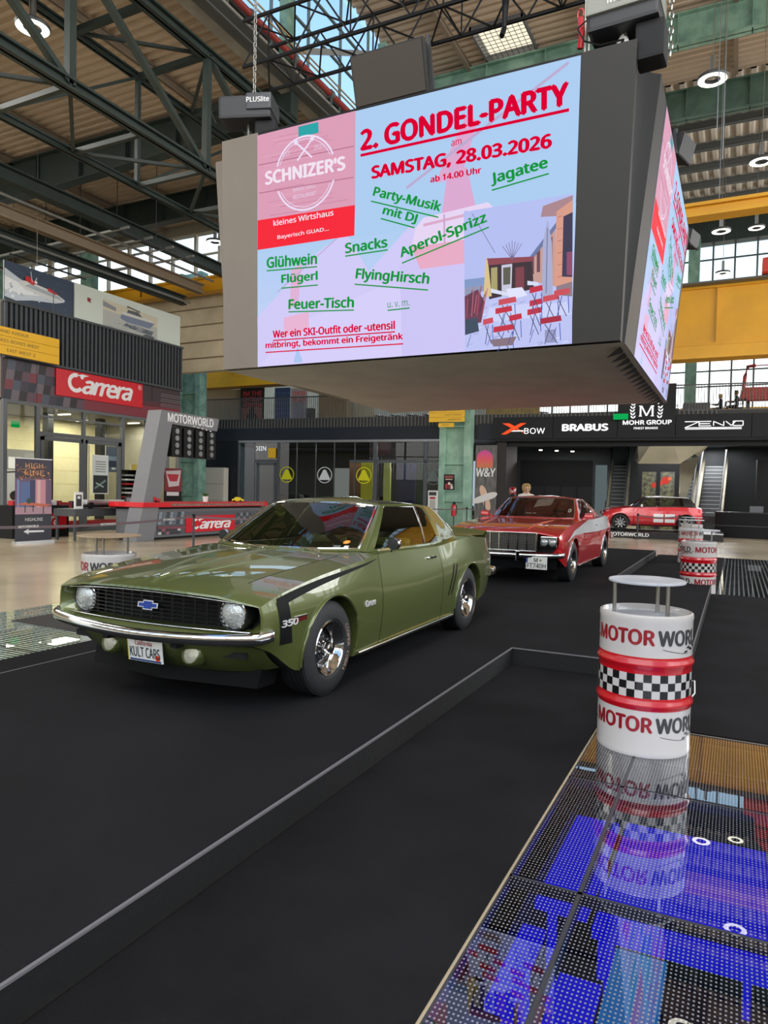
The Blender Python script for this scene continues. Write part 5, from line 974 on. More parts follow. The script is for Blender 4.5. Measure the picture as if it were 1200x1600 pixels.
r=empty('display_case',(-18.5,17.75,0),0,'tall narrow glass case with model cars beside the shop door','display case'); b=MB(); b.box(-.15,.15,-.18,.18,0,.9); b.build('base',m_black,r); b=MB(); b.box(-.15,.15,-.18,.18,.9,2.2); b.build('glass',glassmat('case_glass',(.9,.93,.92),1),r)
for k in range(8): b=MB(); b.box(-.06,.06,-.12,.12,.95+k*.15,1.0+k*.15); b.build('shelf_model',[m_white,m_alu,m_red][k%3],r)
r=empty('red_shop_counter',(-19.6,14.9,0),0,'low black counter with a red script sign behind the roll-up banner','counter'); b=MB(); b.box(-.3,.3,-.9,1.1,0,1.0); b.build('body',m_black,r); b=MB(); b.box(.3,.32,-.3,1.0,.25,.75); b.build('red_sign_panel',M('sign_red'),r); letter('lettering','rrera',.8,.28,m_txtw,(.325,-.1,.38),(0,1,0),(0,0,1),r,bold=.03,shear=.25)
for k in range(9): b=MB(); b.box(-.1,.1,-.07,.07,0,.14+.02*(k%2)); b.build('model_box',M('box_red_%d'%(k%3),['#b3222c','#d0cfcb','#8f1a24'][k%3],.5),None,'small model box on the black counter behind the roll-up banner, place %s from the left'%['one','two','three','four','five','six','seven','eight','nine'][k],'box','model boxes on the black counter',loc=(-19.5,14.15+k*.2,1.0))
ru=empty('roll_up_banner',(-17.6,12.85,0),0,'roll-up banner with string lights and a copper table printed on it','banner')
b=MB(); b.box(-.1,.1,-.03,1.18,0,.07); b.build('base',m_alu,ru); b=MB(); b.box(-.01,0,0,1.15,.07,2.36); b.build('cloth',M('rollup_navy','#2b2c3c',.5),ru); b=MB(); b.box(-.02,.02,0,1.15,2.34,2.37); b.build('top_rail',m_alu,ru)
rs=[(rc(0,.75,1.15,2.3),'#6a5670'),(rc(0,1.75,1.15,2.3),'#3a3646'),(rc(.45,.8,.65,1.7),'#3c3f63'),(rc(.62,.8,.95,1.72),'#c98f9c'),(rc(.68,.8,.78,1.7),'#e0b4b0'),(rc(.15,.95,.45,1.65),'#5a6c9c'),(rc(.05,.95,.12,1.7),'#7a8cb8'),(rc(0,.75,1.15,.95),'#b08c9a'),([(.0,1.02),(.95,.95),(1.15,1.02),(.3,1.08)],'#c86a50'),(ln(.3,.8,.3,1.0,.03),'#20202a'),(ln(.88,.76,.88,.97,.03),'#20202a'),(ln(.55,.82,.55,1.0,.03),'#20202a'),(rc(0,.0,1.15,.74),'#2b2d38'),(ci(.42,1.12,.08,10),'#2c4a40')]
for k in range(40): rs.append((ln(.03+rng.random()*1.05,1.72+rng.random()*.4,.03+rng.random()*1.05,1.72+rng.random()*.4,.008),rng.choice(['#c87a3c','#e0a050','#8c5230'])) if k%4==0 else (ci(.05+rng.random()*1.05,1.72+rng.random()*.38,.018,8),rng.choice(['#f0c070','#e09048','#c86a30'])))
art('print',rs,m_print,(.002,0,.06),(0,1,0),(0,0,1),ru,dz=.0002)
m_cp=M('copper_lettering','#d8a070',.5)
for t,z,mt,h,w,x in (('HIGH',2.1,m_cp,.13,.55,.3),('LINE',1.9,m_cp,.13,.6,.28),('HIGHLINE',.62,m_txtw,.09,.55,.3),('1 Stock | Über McLaren',.42,m_txtw,.07,.95,.1)): letter('lettering',t,w,h,mt,(.012,x,z),(0,1,0),(0,0,1),ru)
art('arrow',[([(.25,.27),(.42,.35),(.40,.30),(.9,.29),(.9,.24),(.40,.24),(.42,.19)],'#dfe3e6')],m_print,(.004,0,.06),(0,1,0),(0,0,1),ru,z0=.004)
# barrier tape with posts
def post(x,y,lab):
    r=empty('barrier_post',(x,y,0),0,lab,'barrier post'); b=MB(); b.tube((0,0,.03),(0,0,.95),.028,10); b.build('pole',m_dark,r); b=MB(); b.lathe([(0,0),(.16,0),(.16,.02),(.03,.05),(0,.05)],20); b.build('foot',m_dark,r); b=MB(); b.tube((0,0,.9),(0,0,.99),.04,10); b.build('head',m_black,r); return r
def tape(p,q,lab,txts=3,sag=.08):
    p=Vector(p); q=Vector(q); b=MB(); P_=[]; n_=14
    for i in range(n_+1): t=i/n_; m=p.lerp(q,t); m.z-=sag*4*t*(1-t); P_.append([m-Vector((0,0,.025)),m+Vector((0,0,.025))])
    b.grid(P_); o=b.build('barrier_tape',M('tape_plum','#6a5a62',.6),None,lab,'barrier tape')
    d=(q-p).normalized()
    for k in range(txts):
        t=(k+.6)/(txts+.2); m=p.lerp(q,t); m.z-=sag*4*t*(1-t)+.015; letter('lettering','MOTORWORLD',.45,.045,m_txtw,m+Vector((.012,-.006,0)),d,(0,0,1),o,bold=.02)
    return o
post(-11.0,7.0,'black barrier post near the left picture edge'); post(-11.9,13.5,'black barrier post before the counter'); post(-10.5,16.6,'black barrier post beyond the counter end')
tape((-11.0,7.0,.93),(-11.9,13.5,.93),'plum barrier tape with white letters crossing before the shop'); tape((-11.9,13.5,.93),(-10.5,16.6,.93),'grey barrier tape in front of the counter sign',1)
tape((-11.0,7.0,.93),(-9.8,2.0,.93),'plum barrier tape leaving the picture at the left',1)
# fire extinguisher and info post by the column, X ornament
r=empty('fire_extinguisher',(-12.6,33.2,0),0,'red fire extinguisher on a stand before the pale green column','fire extinguisher'); b=MB(); b.lathe([(0,.5),(.12,.5),(.13,.55),(.13,1.0),(.09,1.08),(.03,1.1),(0,1.1)],16); b.build('bottle',m_red,r,smooth=40); b=MB(); b.box(-.05,.08,-.02,.02,1.1,1.2); b.path([(.05,0,1.15),(.15,0,1.0),(.15,0,.6)],.015,6); b.build('valve',m_black,r); b=MB(); b.tube((0,0,0),(0,0,.5),.03,6); b.build('stand',m_dark,r)
r=empty('info_pillar',(-13.65,33.0,0),0,'slim white info pillar left of the fire extinguisher','sign'); b=MB(); b.box(-.25,.25,-.05,.05,0,1.75); b.build('panel',m_white,r); art('print',[(rc(.05,1.5,.45,1.68),'#3a3a3a'),(rc(.1,.3,.4,1.3),'#b8b4ac'),(rc(.1,1.33,.4,1.43),'#b02030')],m_print,(-.25,-.052,0),(1,0,0),(0,0,1),r)
r=empty('x_ornament',(-10.6,32.0,1.45),.1,'white and beige X shaped ornament standing beside the red car','ornament')
for k,(a,c) in enumerate(((.35,'#d8d4d0'),(1.9,'#d8b49c'))):
    b=MB(); pts=[]; 
    for t in range(20): an=2*PI*t/20; x=math.cos(an)*.62*(1 if True else 1); y=math.sin(an)*.15*(1+.35*abs(math.cos(an))); pts.append((x*math.cos(a)-y*math.sin(a),x*math.sin(a)+y*math.cos(a)))
    b.prism(pts,-.04+k*.05,.0+k*.05,f=lambda x,y,z:(x,z,y)); b.build('petal',M('petal_'+c[1:],c,.5),r,bevel=.01)
b=MB(); b.tube((0,.02,-1.45),(0,.02,-.1),.03,6); b.tube((0,.02,-1.45),(0,.02,-1.42),.2,12); b.build('stand',m_dark,r)
post(-11.3,31.5,'black barrier post before the pale green column'); post(-13.9,31.5,'black barrier post left of the extinguisher'); post(-9.6,31.6,'black barrier post beside the X ornament')
tape((-13.9,31.5,.93),(-11.3,31.5,.93),'dark barrier tape before the pale green column',0); tape((-11.3,31.5,.93),(-9.6,31.6,.93),'dark barrier tape before the X ornament',0)
# ================================================================ CARS (local: +X viewer side, +Y rearwards, Z up from the ground)
m_inner=M('car_inner_black','#0b0b0c',.8); m_cg=glassmat('car_glass',(.58,.64,.60),1.0,0,1.5); m_lens=M('lamp_glass','#c4c8c6',.1,.55,bump=.6,bscale=60); m_plastic=M('black_trim','#121315',.4)
def carpaint(name,col): 
    return M(name,col,.34,.3,1.0,spec=.5,coatr=.02)
class Car:
    def __init__(s,T,sweep=.11,swl=.8): s.T=T; s.sweep=sweep; s.swl=swl
    def ctrl(s,y):
        v=pchip(s.T,y); wb,zb,wm,zm,wc,zc,ws,zs,wh,zh,zt=v
        return [(wb,zb),(wm,zm),(wc,zc),(ws,zs),(wh,zh),(wh-.008,zh+.0005),(0,zt)]
    def sec(s,y):
        P=s.ctrl(y); out=crom(P[:5],[3,3,4,4],(3,)); out=[tuple(p) for p in out]; a,b=P[5],P[6]; out.append(a)
        n=6
        for i in range(1,n+1): t=i/n; out.append((a[0]*(1-t),a[1]+(b[1]-a[1])*(1-(1-t)**2)))
        return out
    def sw(s,x,y): return y+s.sweep*min(1.15,(abs(x)/.9)**2)*max(0.,1-y/s.swl)
    def side(s,y,z):
        P=s.sec(y)[:15]
        for (x0,z0),(x1,z1) in zip(P[:-1],P[1:]):
            if z0<=z<=z1: t=(z-z0)/max(1e-6,z1-z0); return x0+(x1-x0)*t
        return P[0][0] if z<P[0][1] else P[-1][0]
    def top(s,y,x):
        P=s.sec(y)[12:]
        for (x0,z0),(x1,z1) in zip(P[:-1],P[1:]):
            if x1<=x<=x0: t=(x0-x)/max(1e-6,x0-x1); return z0+(z1-z0)*t
        return P[-1][1]
def make_body(car,root,paint,L,hubs,aw,doors,hood,trunk,front,rear_in=.06,step=.07,hoodp=None,lip=None):
    ys=set(np.round(np.arange(0,L+1e-6,step),4).tolist()+[L]); g=[]
    for y in doors+[hood,trunk]:
        ys={q for q in ys if abs(q-y)>.02}; ys|={y-.004,y+.004}; g.append(y)
    ys=sorted(ys); S=[car.sec(y) for y in ys]; n=len(S[0]); b=MB(); rings=[]
    def ring(y,sec,f=1.0): return [(x,car.sw(x,y),z) for x,z in sec]+[(-x,car.sw(x,y),z) for x,z in sec[-2::-1]]
    R=[ring(y,s_) for y,s_ in zip(ys,S)]; m=len(R[0])
    for r in R: b.v+=r
    def reg(y,j): # j = segment index in half (0..n-2)
        ingap=any(abs(y-q)<.003 for q in g)
        side=j<14 and j>=0
        if any(abs(y-q)<.003 for q in doors) and j<14: return 4
        if any(abs(y-q)<.003 for q in (hood,trunk)) and j>=15: return 4
        if j==14: return 4 if (y<hood or y>trunk) and y>.25 and y<L-.1 else 0
        if side and doors[0]<y<doors[1] and j<13: return 1
        if j>14 and y<hood: return 2
        if j>14 and y>trunk: return 3
        return 0
    for i in range(len(ys)-1):
        ym=(ys[i]+ys[i+1])/2
        for j in range(m-1):
            jj=j if j<n-1 else (m-2-j)
            b.f.append((i*m+j,(i+1)*m+j,(i+1)*m+j+1,i*m+j+1)); b.m.append(reg(ym,jj))
        b.f.append((i*m+m-1,(i+1)*m+m-1,(i+1)*m,i*m)); b.m.append(5)
    # rear cap: inset panel
    c0=len(b.v); last=(len(ys)-1)*m; zc=np.mean([p[2] for p in R[-1]]); q=[(x*.96,y+.03,zc+(z-zc)*.9) for x,y,z in R[-1]]; b.v+=q
    for j in range(m): b.f.append((last+j,c0+j,c0+(j+1)%m,last+(j+1)%m)); b.m.append(0)
    b.f.append(tuple(c0+j for j in range(m))); b.m.append(0)
    # front cap: bevel to opening, recess
    prev=[j for j in range(m)]; r0=R[0]
    for k,fn in enumerate(front):
        c0=len(b.v); b.v+=[fn(x,y,z) for x,y,z in r0]
        for j in range(m): b.f.append((prev[j],prev[(j+1)%m],c0+(j+1)%m,c0+j)); b.m.append(5 if k==len(front)-1 else 0)
        prev=[c0+j for j in range(m)]
    b.f.append(tuple(prev)); b.m.append(5)
    mats=[paint,paint,paint,paint,m_inner,m_inner]
    me=b.mesh('body_raw',mats); ob=bpy.data.objects.new('raw',me); COL.objects.link(ob)
    cut=MB()
    for y in hubs:
        for s in (-1,1): cut.lathe([(0,s*.55),(aw,s*.55),(aw,s*1.3),(0,s*1.3)],40,axis='X',c=(0,y,hub_z))
    cme=cut.mesh('cut',[m_inner],weld=True); co=bpy.data.objects.new('cut',cme); COL.objects.link(co)
    # keep material slots: cutter uses slot of last material
    md=ob.modifiers.new('b','BOOLEAN'); md.operation='DIFFERENCE'; md.solver='EXACT'; md.object=co; md.use_self=True
    try: md.material_mode='TRANSFER'
    except Exception: pass
    dg=bpy.context.evaluated_depsgraph_get(); me2=bpy.data.meshes.new_from_object(ob.evaluated_get(dg))
    bpy.data.objects.remove(ob); bpy.data.objects.remove(co)
    nm={0:'body',1:'door',2:'bonnet',3:'boot_lid',5:'underbody'}
    bm=bmesh.new(); bm.from_mesh(me2); names=[x.name if x else '' for x in me2.materials]
    for f in bm.faces:
        if f.material_index>=6: f.material_index=5
    out={}
    for idx,name in nm.items():
        for sd in ((0,) if idx!=1 else (-1,1)):
            b2=bm.copy(); kill=[f for f in b2.faces if not (f.material_index==idx and (sd==0 or f.calc_center_median().x*sd>0))]
            bmesh.ops.delete(b2,geom=kill,context='FACES')
            if not b2.faces: b2.free(); continue
            for f in b2.faces: f.material_index=0
            m3=bpy.data.meshes.new(name); b2.to_mesh(m3); b2.free(); m3.materials.clear(); m3.materials.append(m_inner if idx==5 else paint); m3.shade_smooth(); m3.set_sharp_from_angle(angle=math.radians(32))
            out[(name,sd)]=link(name,m3,root)
    bm.free(); return out
def greenhouse(root,base,roof,segs,paint,bulge,crown,trim,names,crownpts=6,header=.94,gas=.05,pillar=None):
    """base, roof: half outlines front centre -> rear centre; segs: type of each span (glass name or 'paint')"""
    N=len(base); div=6; rows=[0,gas,.22,.4,.58,.76,header,1.0]; U_=[];ty=[]
    cr_=[i for i in range(1,N-1)]
    B=crom(base,div); Rf=crom(roof,div); n=len(B)
    P=[]
    cy=np.mean([p[1] for p in base])
    for i in range(n):
        col=[]; p0,p1=np.array(B[i]),np.array(Rf[i]); nx=np.array([p0[0],(p0[1]-cy)*.5,0]); nx=nx/(np.linalg.norm(nx)+1e-9)
        for v in rows: p=p0*(1-v)+p1*v+nx*bulge*4*v*(1-v); col.append(tuple(p))
        P.append(col)
    full=P+[[(-x,y,z) for x,y,z in c] for c in P[-2:0:-1]]; full_n=len(full)
    reg={}
    for i in range(full_n):
        h=i if i<n-1 else full_n-1-i; sg=segs[min(h//div,len(segs)-1)]; sd=1 if i<n-1 else -1
        for j in range(len(rows)-1):
            glass=sg!='paint' and 1<=j<len(rows)-2
            key=(sg,sd if sg not in names else 0) if glass else (('roof',0) if j==len(rows)-2 else ('paint',0))
            a=full[i][j],full[(i+1)%full_n][j],full[(i+1)%full_n][j+1],full[i][j+1]; reg.setdefault(key,[]).append(a)
    # roof cap
    top=[c[-1] for c in full]; ym=np.mean([t[1] for t in top]); xm=max(t[0] for t in top)
    rings=[top]; 
    for k in range(1,crownpts+1):
        s=1-k/crownpts; rings.append([(x*s,ym+(y-ym)*s,z+crown*(1-s*s)) for x,y,z in top])
    for k in range(crownpts):
        for i in range(full_n): reg.setdefault(('roof',0),[]).append((rings[k][i],rings[k][(i+1)%full_n],rings[k+1][(i+1)%full_n],rings[k+1][i]))
    for (sg,sd),qs in reg.items():
        b=MB()
        for q in qs: b.add(q,[(0,1,2,3)])
        if sg in('paint','roof'): b.build('roof_frame' if sg=='paint' else 'roof',paint if (sg!='paint' or pillar is None) else pillar,root,smooth=40,weld=True)
        else: b.build(sg,m_cg,root,smooth=40,weld=True)
    # bright trims around windscreen and side glass
    if trim:
        i0=0
        def edge(js,ia,ib,r=.009,mat=m_chrome):
            pts=[full[i%full_n][js] for i in range(ia,ib+1)]; b=MB(); b.path(pts,r,6); b.build('chrome_trim',mat,root,smooth=50)
        k=[i for i,s_ in enumerate(segs) if s_==names[0]]; w1=(max(k)+1)*div
        edge(1,-w1,w1); edge(len(rows)-2,-w1,w1)
        for sd in (-1,1): b=MB(); b.path([full[(sd*w1)%full_n][j] for j in range(1,len(rows)-1)],.012,6); b.build('chrome_trim',m_chrome,root,smooth=50)
        k=[i for i,s_ in enumerate(segs) if s_ not in names and s_!='paint']; a,c=min(k)*div,(max(k)+1)*div
        for sd in (-1,1):
            edge(len(rows)-2,*( (a,c) if sd>0 else (-c,-a)),r=.007)
            for q in k[1:]: b=MB(); b.path([full[(sd*q*div)%full_n][j] for j in range(1,len(rows)-1)],.012,6); b.build('window_divider',m_chrome,root,smooth=50)
    return full
def make_wheel(R,w,rim,style,text=None,treadmat=m_rubber):
    """wheel centred at origin, outer face towards +X"""
    r=empty('wheel'); h=w/2
    prof=[(rim,-h*.8),(rim+.02,-h*.98),(R-.06,-h),(R-.018,-h*.86)]
    k=5; 
    for i in range(k):
        a=-h*.80+i*(h*1.6/k); c=a+h*1.6/k-.009; prof+=[(R,a),(R,c),(R-.008,c+.001),(R-.008,c+.008)]
    prof+=[(R-.018,h*.86),(R-.06,h),(rim+.02,h*.98),(rim,h*.8)]
    b=MB(); b.lathe(prof,72,axis='X'); b.build('tyre',treadmat,r,smooth=28)
    # cross sipes
    b=MB(); n=60
    for i in range(n):
        a=2*PI*i/n
        for k_ in range(5):
            x0=-h*.80+k_*(h*1.6/5)+.004; x1=x0+h*1.6/5-.016; an=a+.02*(k_%2); da=.006 ; sk=.03*(1 if k_%2 else -1)
            b.add([(x0,(R+.0008)*math.cos(an),(R+.0008)*math.sin(an)),(x1,(R+.0008)*math.cos(an+sk),(R+.0008)*math.sin(an+sk)),(x1,(R+.0008)*math.cos(an+sk+da),(R+.0008)*math.sin(an+sk+da)),(x0,(R+.0008)*math.cos(an+da),(R+.0008)*math.sin(an+da))],[(0,1,2,3)])
    b.build('tread_grooves',m_seam,r)
    rm=empty('rim'); rm.parent=r; cm=m_chrome
    if style=='rally':
        b=MB(); b.lathe([(rim+.006,h*.86),(rim-.004,h*.93),(rim-.014,h*.86),(rim-.05,h*.34),(.137,h*.14)],56,axis='X'); b.build('rim_barrel',cm,rm,smooth=40)
        b=MB(); b.lathe([(.04,h*.42),(.08,h*.42),(.112,h*.22),(.137,h*.14)],56,axis='X'); dsk=b.build('wheel_disc',M('rim_dark_chrome','#4a4a4c',.25,1.0),rm,smooth=40)
        for k_ in range(5):
            a=2*PI*k_/5+.3; b=MB(); b.lathe([(.086,h*.42),(.114,h*.24)],6,axis='X',a0=a-.3,a1=a+.3); b.build('vent_slot',m_inner,rm)
        b=MB(); b.lathe([(.042,h*.4),(.045,h*.85),(.038,h*1.0),(.0,h*1.06)],28,axis='X'); b.build('hub_cap',cm,rm,smooth=30)
        for k_ in range(20):
            a=2*PI*k_/20; b=MB(); b.bar((h*.48,.05*math.cos(a),.05*math.sin(a)),(h*.46,.088*math.cos(a),.088*math.sin(a)),.004,.005); b.build('cap_rib',cm,rm)
    elif style=='mag':
        b=MB(); b.lathe([(rim+.006,h*.86),(rim-.004,h*.93),(rim-.014,h*.86),(rim-.03,h*.2),(rim-.04,-h*.6)],48,axis='X'); b.build('rim_barrel',cm,rm,smooth=40)
        b=MB(); b.lathe([(0,-h*.1),(rim-.04,-h*.1)],32,axis='X'); b.build('brake_backing',m_inner,rm)
        for k_ in range(5):
            a=2*PI*k_/5+PI/2; b=MB(); ca,sa=math.cos(a),math.sin(a); q=[]
            for rr,wd,x in ((.04,.035,h*.62),(rim*.6,.042,h*.5),(rim-.02,.05,h*.22)):
                q.append([(x-.03,rr*ca-wd*sa,rr*sa+wd*ca),(x,rr*ca-wd*.6*sa,rr*sa+wd*.6*ca),(x+.008,rr*ca,rr*sa),(x,rr*ca+wd*.6*sa,rr*sa-wd*.6*ca),(x-.03,rr*ca+wd*sa,rr*sa-wd*ca)])
            b.grid(q); b.build('spoke',cm,rm,smooth=35)
        b=MB(); b.lathe([(.06,h*.45),(.055,h*.7),(.03,h*.78),(0,h*.78)],24,axis='X'); b.build('hub_cap',cm,rm,smooth=30)
    else:
        b=MB(); b.lathe([(rim+.004,h*.86),(rim-.006,h*.9),(rim-.016,h*.8),(rim-.03,-h*.6)],48,axis='X'); b.build('rim_barrel',M('rim_black','#17181a',.25,.6),rm,smooth=40)
        b=MB(); b.lathe([(0,-h*.1),(rim-.04,-h*.1)],32,axis='X'); b.build('brake_disc',M('brake_grey','#4a4a4c',.4,.8),rm)
        for k_ in range(9):
            a=2*PI*k_/9+PI/2; b=MB(); b.bar((h*.62,.03*math.cos(a),.03*math.sin(a)),(h*.8,(rim-.01)*math.cos(a),(rim-.01)*math.sin(a)),.026,.02,up=(1,0,0)); b.build('spoke',m_alu,rm,bevel=.004)
        b=MB(); b.tube((h*.5,0,0),(h*.72,0,0),.04,16); b.build('hub_cap',m_black,rm)
    if style!='multi':
        for k_ in range(5): a=2*PI*k_/5+.9; p=(.065*math.cos(a),.065*math.sin(a)); b=MB(); b.tube((h*.4,)+p,(h*.62,)+p,.009,8); b.build('wheel_nut',cm,rm)
    if text:
        ang0,mt=text[1],text[2]; rr=R-.089
        for i,ch in enumerate(text[0]):
            if ch==' ': continue
            a=ang0-i*text[3]
            # tangent along travel, radial up
            rad=np.array([0,math.cos(a),math.sin(a)]); tan=np.array([0,math.sin(a),-math.cos(a)]) ; O=np.array([h*1.0+.0015,0,0])+rad*(rr-.018)-tan*.0
            letter('tyre_letter',ch,.027,.036,mt,O,tan,rad,r,bold=.02)
    return r
def place_wheels(proto,root,track,hubs,z,turn=0):
    out=[]
    for i,y in enumerate(hubs):
        for s in (1,-1):
            o=proto if not out else copy_tree(proto); out.append(o)
            o.parent=root; o.location=(s*track,y,z); o.rotation_euler=(0,0,(0 if s>0 else PI)+(turn if i==0 else 0))
def plate(root,x,y,z,w,h,rows,mat,base='#e2e2dc',tiltx=0,extra=None,label=None):
    r=empty('number_plate',(x,y,z),0,label); r.parent=root; r.rotation_euler=(tiltx,0,0)
    b=MB(); b.box(-w/2,w/2,-.004,.004,-h/2,h/2); b.build('plate',M('plate_'+base[1:],base,.35),r,bevel=.003)
    if extra: art('plate_print',extra,m_print,(-w/2,-.005,-h/2),(1,0,0),(0,0,1),r)
    for s,x0,z0,w_,h_,mt in rows: letter('lettering',s,w_,h_,mt,(-w/2+x0,-.0065,-h/2+z0),(1,0,0),(0,0,1),r,bold=.01)
    return r
def seat(root,x,y,mat,bench=False,w=.5):
    b=MB(); b.box(x-w/2,x+w/2,y-.25,y+.25,.42,.60); b.hexa([(x-w/2,y+.2,.5),(x+w/2,y+.2,.5),(x+w/2,y+.34,.5),(x-w/2,y+.34,.5),(x-w/2+.03,y+.34,1.0),(x+w/2-.03,y+.34,1.0),(x+w/2-.03,y+.46,1.0),(x-w/2+.03,y+.46,1.0)]); b.build('seat',mat,root,bevel=.03,smooth=60)
def steering(root,x,y,z,R,mat):
    r=empty('steering_wheel',(x,y,z)); r.parent=root; r.rotation_euler=(-.5,0,0); b=MB(); b.path([(R*math.cos(a),0,R*math.sin(a)) for a in [2*PI*k/28 for k in range(28)]],.012,8,closed=True); b.build('rim',mat,r,smooth=60)
    b=MB()
    for a in (0,PI,-PI/2): b.bar((0,0,0),(R*math.cos(a),0,R*math.sin(a)),.03,.01)
    b.build('spokes',m_chrome,r); b=MB(); b.tube((0,-.05,0),(0,.4*-1,0),.03,8); b.build('column',m_plastic,r)
def tub(root,hw,y0,y1,z=.35,top=.9):
    b=MB(); b.box(-hw,hw,y0,y1,z-.03,z); b.box(-hw,-hw+.03,y0,y1,z,top); b.box(hw-.03,hw,y0,y1,z,top); b.box(-hw,hw,y0-.02,y0,z,top-.05); b.box(-hw,hw,y1,y1+.02,z,top); b.build('interior_shell',m_inner,root)
def headlamp(root,x,y,z,R,yaw=0,lab='lamp',ringm=m_chrome,deep=.07,bez=None):
    r=empty('headlight',(x,y,z)); r.parent=root; r.rotation_euler=(0,0,yaw)
    b=MB(); b.lathe([(R*1.18,deep),(R*1.2,.0),(R*1.12,-.012),(R*1.0,-.004),(R*.98,.012)],36,axis='Y'); b.build('bezel',bez or m_black,r,smooth=40)
    b=MB(); b.lathe([(R,.008),(R*.97,-.004),(R*.8,-.018),(R*.5,-.03),(R*.2,-.036),(0,-.037)],36,axis='Y'); b.build('lens',m_lens,r,smooth=60)
    b=MB(); b.lathe([(R*1.03,.004),(R*1.05,-.008),(R*.99,-.01),(R*.97,.0)],36,axis='Y'); b.build('chrome_ring',ringm,r,smooth=60)
    return r
# ---------------------------------------------------------------- green muscle car
hub_z=.335
GP=carpaint('olive_green_paint','#5a6433'); 
green=empty('car',(-3.48,3.45,.165),0,'olive green 1960s muscle coupe with black side stripe on the stage','car')
T=[(0,.84,.485,.895,.56,.90,.66,.885,.735,.60,.785,.805),(.12,.87,.44,.915,.53,.925,.66,.90,.775,.62,.812,.835),(.45,.90,.26,.93,.45,.94,.66,.905,.83,.64,.862,.885),
(.9,.90,.22,.935,.45,.95,.68,.905,.88,.66,.905,.93),(1.42,.90,.20,.93,.42,.935,.66,.895,.925,.68,.945,.965),(1.72,.895,.20,.925,.42,.93,.64,.875,.95,.70,.963,.972),(2.4,.895,.20,.925,.42,.925,.65,.862,.94,.70,.955,.965),
(3.0,.895,.20,.925,.42,.93,.68,.865,.935,.70,.955,.965),(3.4,.90,.2,.935,.43,.945,.70,.885,.965,.70,.975,.985),(3.78,.90,.22,.94,.46,.955,.72,.90,.985,.70,.99,.995),(4.2,.90,.27,.93,.48,.935,.70,.88,.97,.68,.985,.99),(4.6,.86,.36,.89,.53,.89,.70,.84,.935,.64,.965,.975),(4.72,.82,.45,.85,.57,.86,.70,.80,.91,.62,.945,.955)]
gc=Car(T)
def opn(x,y,z,sx=.955,z0=.665,kz=.74,dz=.012,dy=.015): return (x*sx,y+dy,z0+(z-z0)*kz+dz)
front=[lambda x,y,z:opn(x,y,z,.985,.665,.90,.0,-.006),lambda x,y,z:opn(x,y,z,.965,.665,.80,.012,.012),lambda x,y,z:opn(x,y,z,.90,.665,.66,.02,.10),lambda x,y,z:opn(x,y,z,.80,.665,.60,.02,.17)]
G_h=[.90,3.76]
make_body(gc,green,GP,4.72,G_h,.375,[1.70,3.02],1.40,4.06,front)
# fender lips
def arch_lip(car,root,y,R,mat,r=.012,a0=-.15,a1=PI+.15,name='arch_lip'):
    for s in (1,-1):
        b=MB(); pts=[]
        for k in range(25): a=a0+(a1-a0)*k/24; yy=y+R*math.cos(a); zz=hub_z+R*math.sin(a); pts.append((s*(car.side(min(max(yy,0),car.T[-1][0]),zz)+.003),yy,zz))
        b.path(pts,r,6); b.build(name,mat,root,smooth=60)
for y in G_h: arch_lip(gc,green,y,.383,GP,.013)
# grille insert, bars, emblem
yo=lambda x:.11*min(1.15,(abs(x)/.9)**2)
b=MB()
for x0,x1 in ((-.72,0),(0,.72)): b.hexa([(x0,.15+yo(x0),.56),(x1,.15+yo(x1),.56),(x1,.17+yo(x1),.56),(x0,.17+yo(x0),.56),(x0,.15+yo(x0),.77),(x1,.15+yo(x1),.77),(x1,.17+yo(x1),.77),(x0,.17+yo(x0),.77)])
b.build('grille_backing',m_inner,green)
for k in range(8):
    z=.578+k*.026; b=MB()
    pts=[(x,.085+yo(x)*.9,z) for x in np.linspace(-.70,.70,13)]
    for p,q in zip(pts[:-1],pts[1:]): b.bar(p,q,.012,.007)
    b.build('grille_bar',M('grille_black','#131416',.3,.3),green)
b=MB()
for k in range(15): x=-.63+k*.09; b.bar((x,.10+yo(x)*.9,.57),(x,.10+yo(x)*.9,.77),.006,.02)
b.build('grille_upright',M('grille_black'),green)
for zt,nm in ((.775,'grille_trim'),(.562,'grille_trim')): b=MB(); b.path([(x,.028+yo(x),zt+(.0 if zt>.6 else 0)-.04*(abs(x)/.8)**2*(1 if zt>.6 else 0)) for x in np.linspace(-.8,.8,21)],.006,6); b.build(nm,m_chrome,green,smooth=60)
em=[([(-.09,.018),(-.045,.018),(-.04,.033),(.05,.033),(.045,.018),(.09,.018),(.082,-.018),(.04,-.018),(.035,-.033),(-.05,-.033),(-.045,-.018),(-.095,-.018)],'#c8c8c8'),([(-.078,.011),(-.036,.011),(-.032,.025),(.04,.025),(.036,.011),(.078,.011),(.072,-.011),(.033,-.011),(.029,-.025),(-.041,-.025),(-.037,-.011),(-.082,-.011)],'#1f3f94')]
art('bowtie_emblem',em,m_print,(0,.068,.675),(1,0,0),(0,0,1),green,dz=.003)
for s in (1,-1): headlamp(green,s*.655,.135,.668,.097,s*.0,bez=m_plastic,deep=.10)
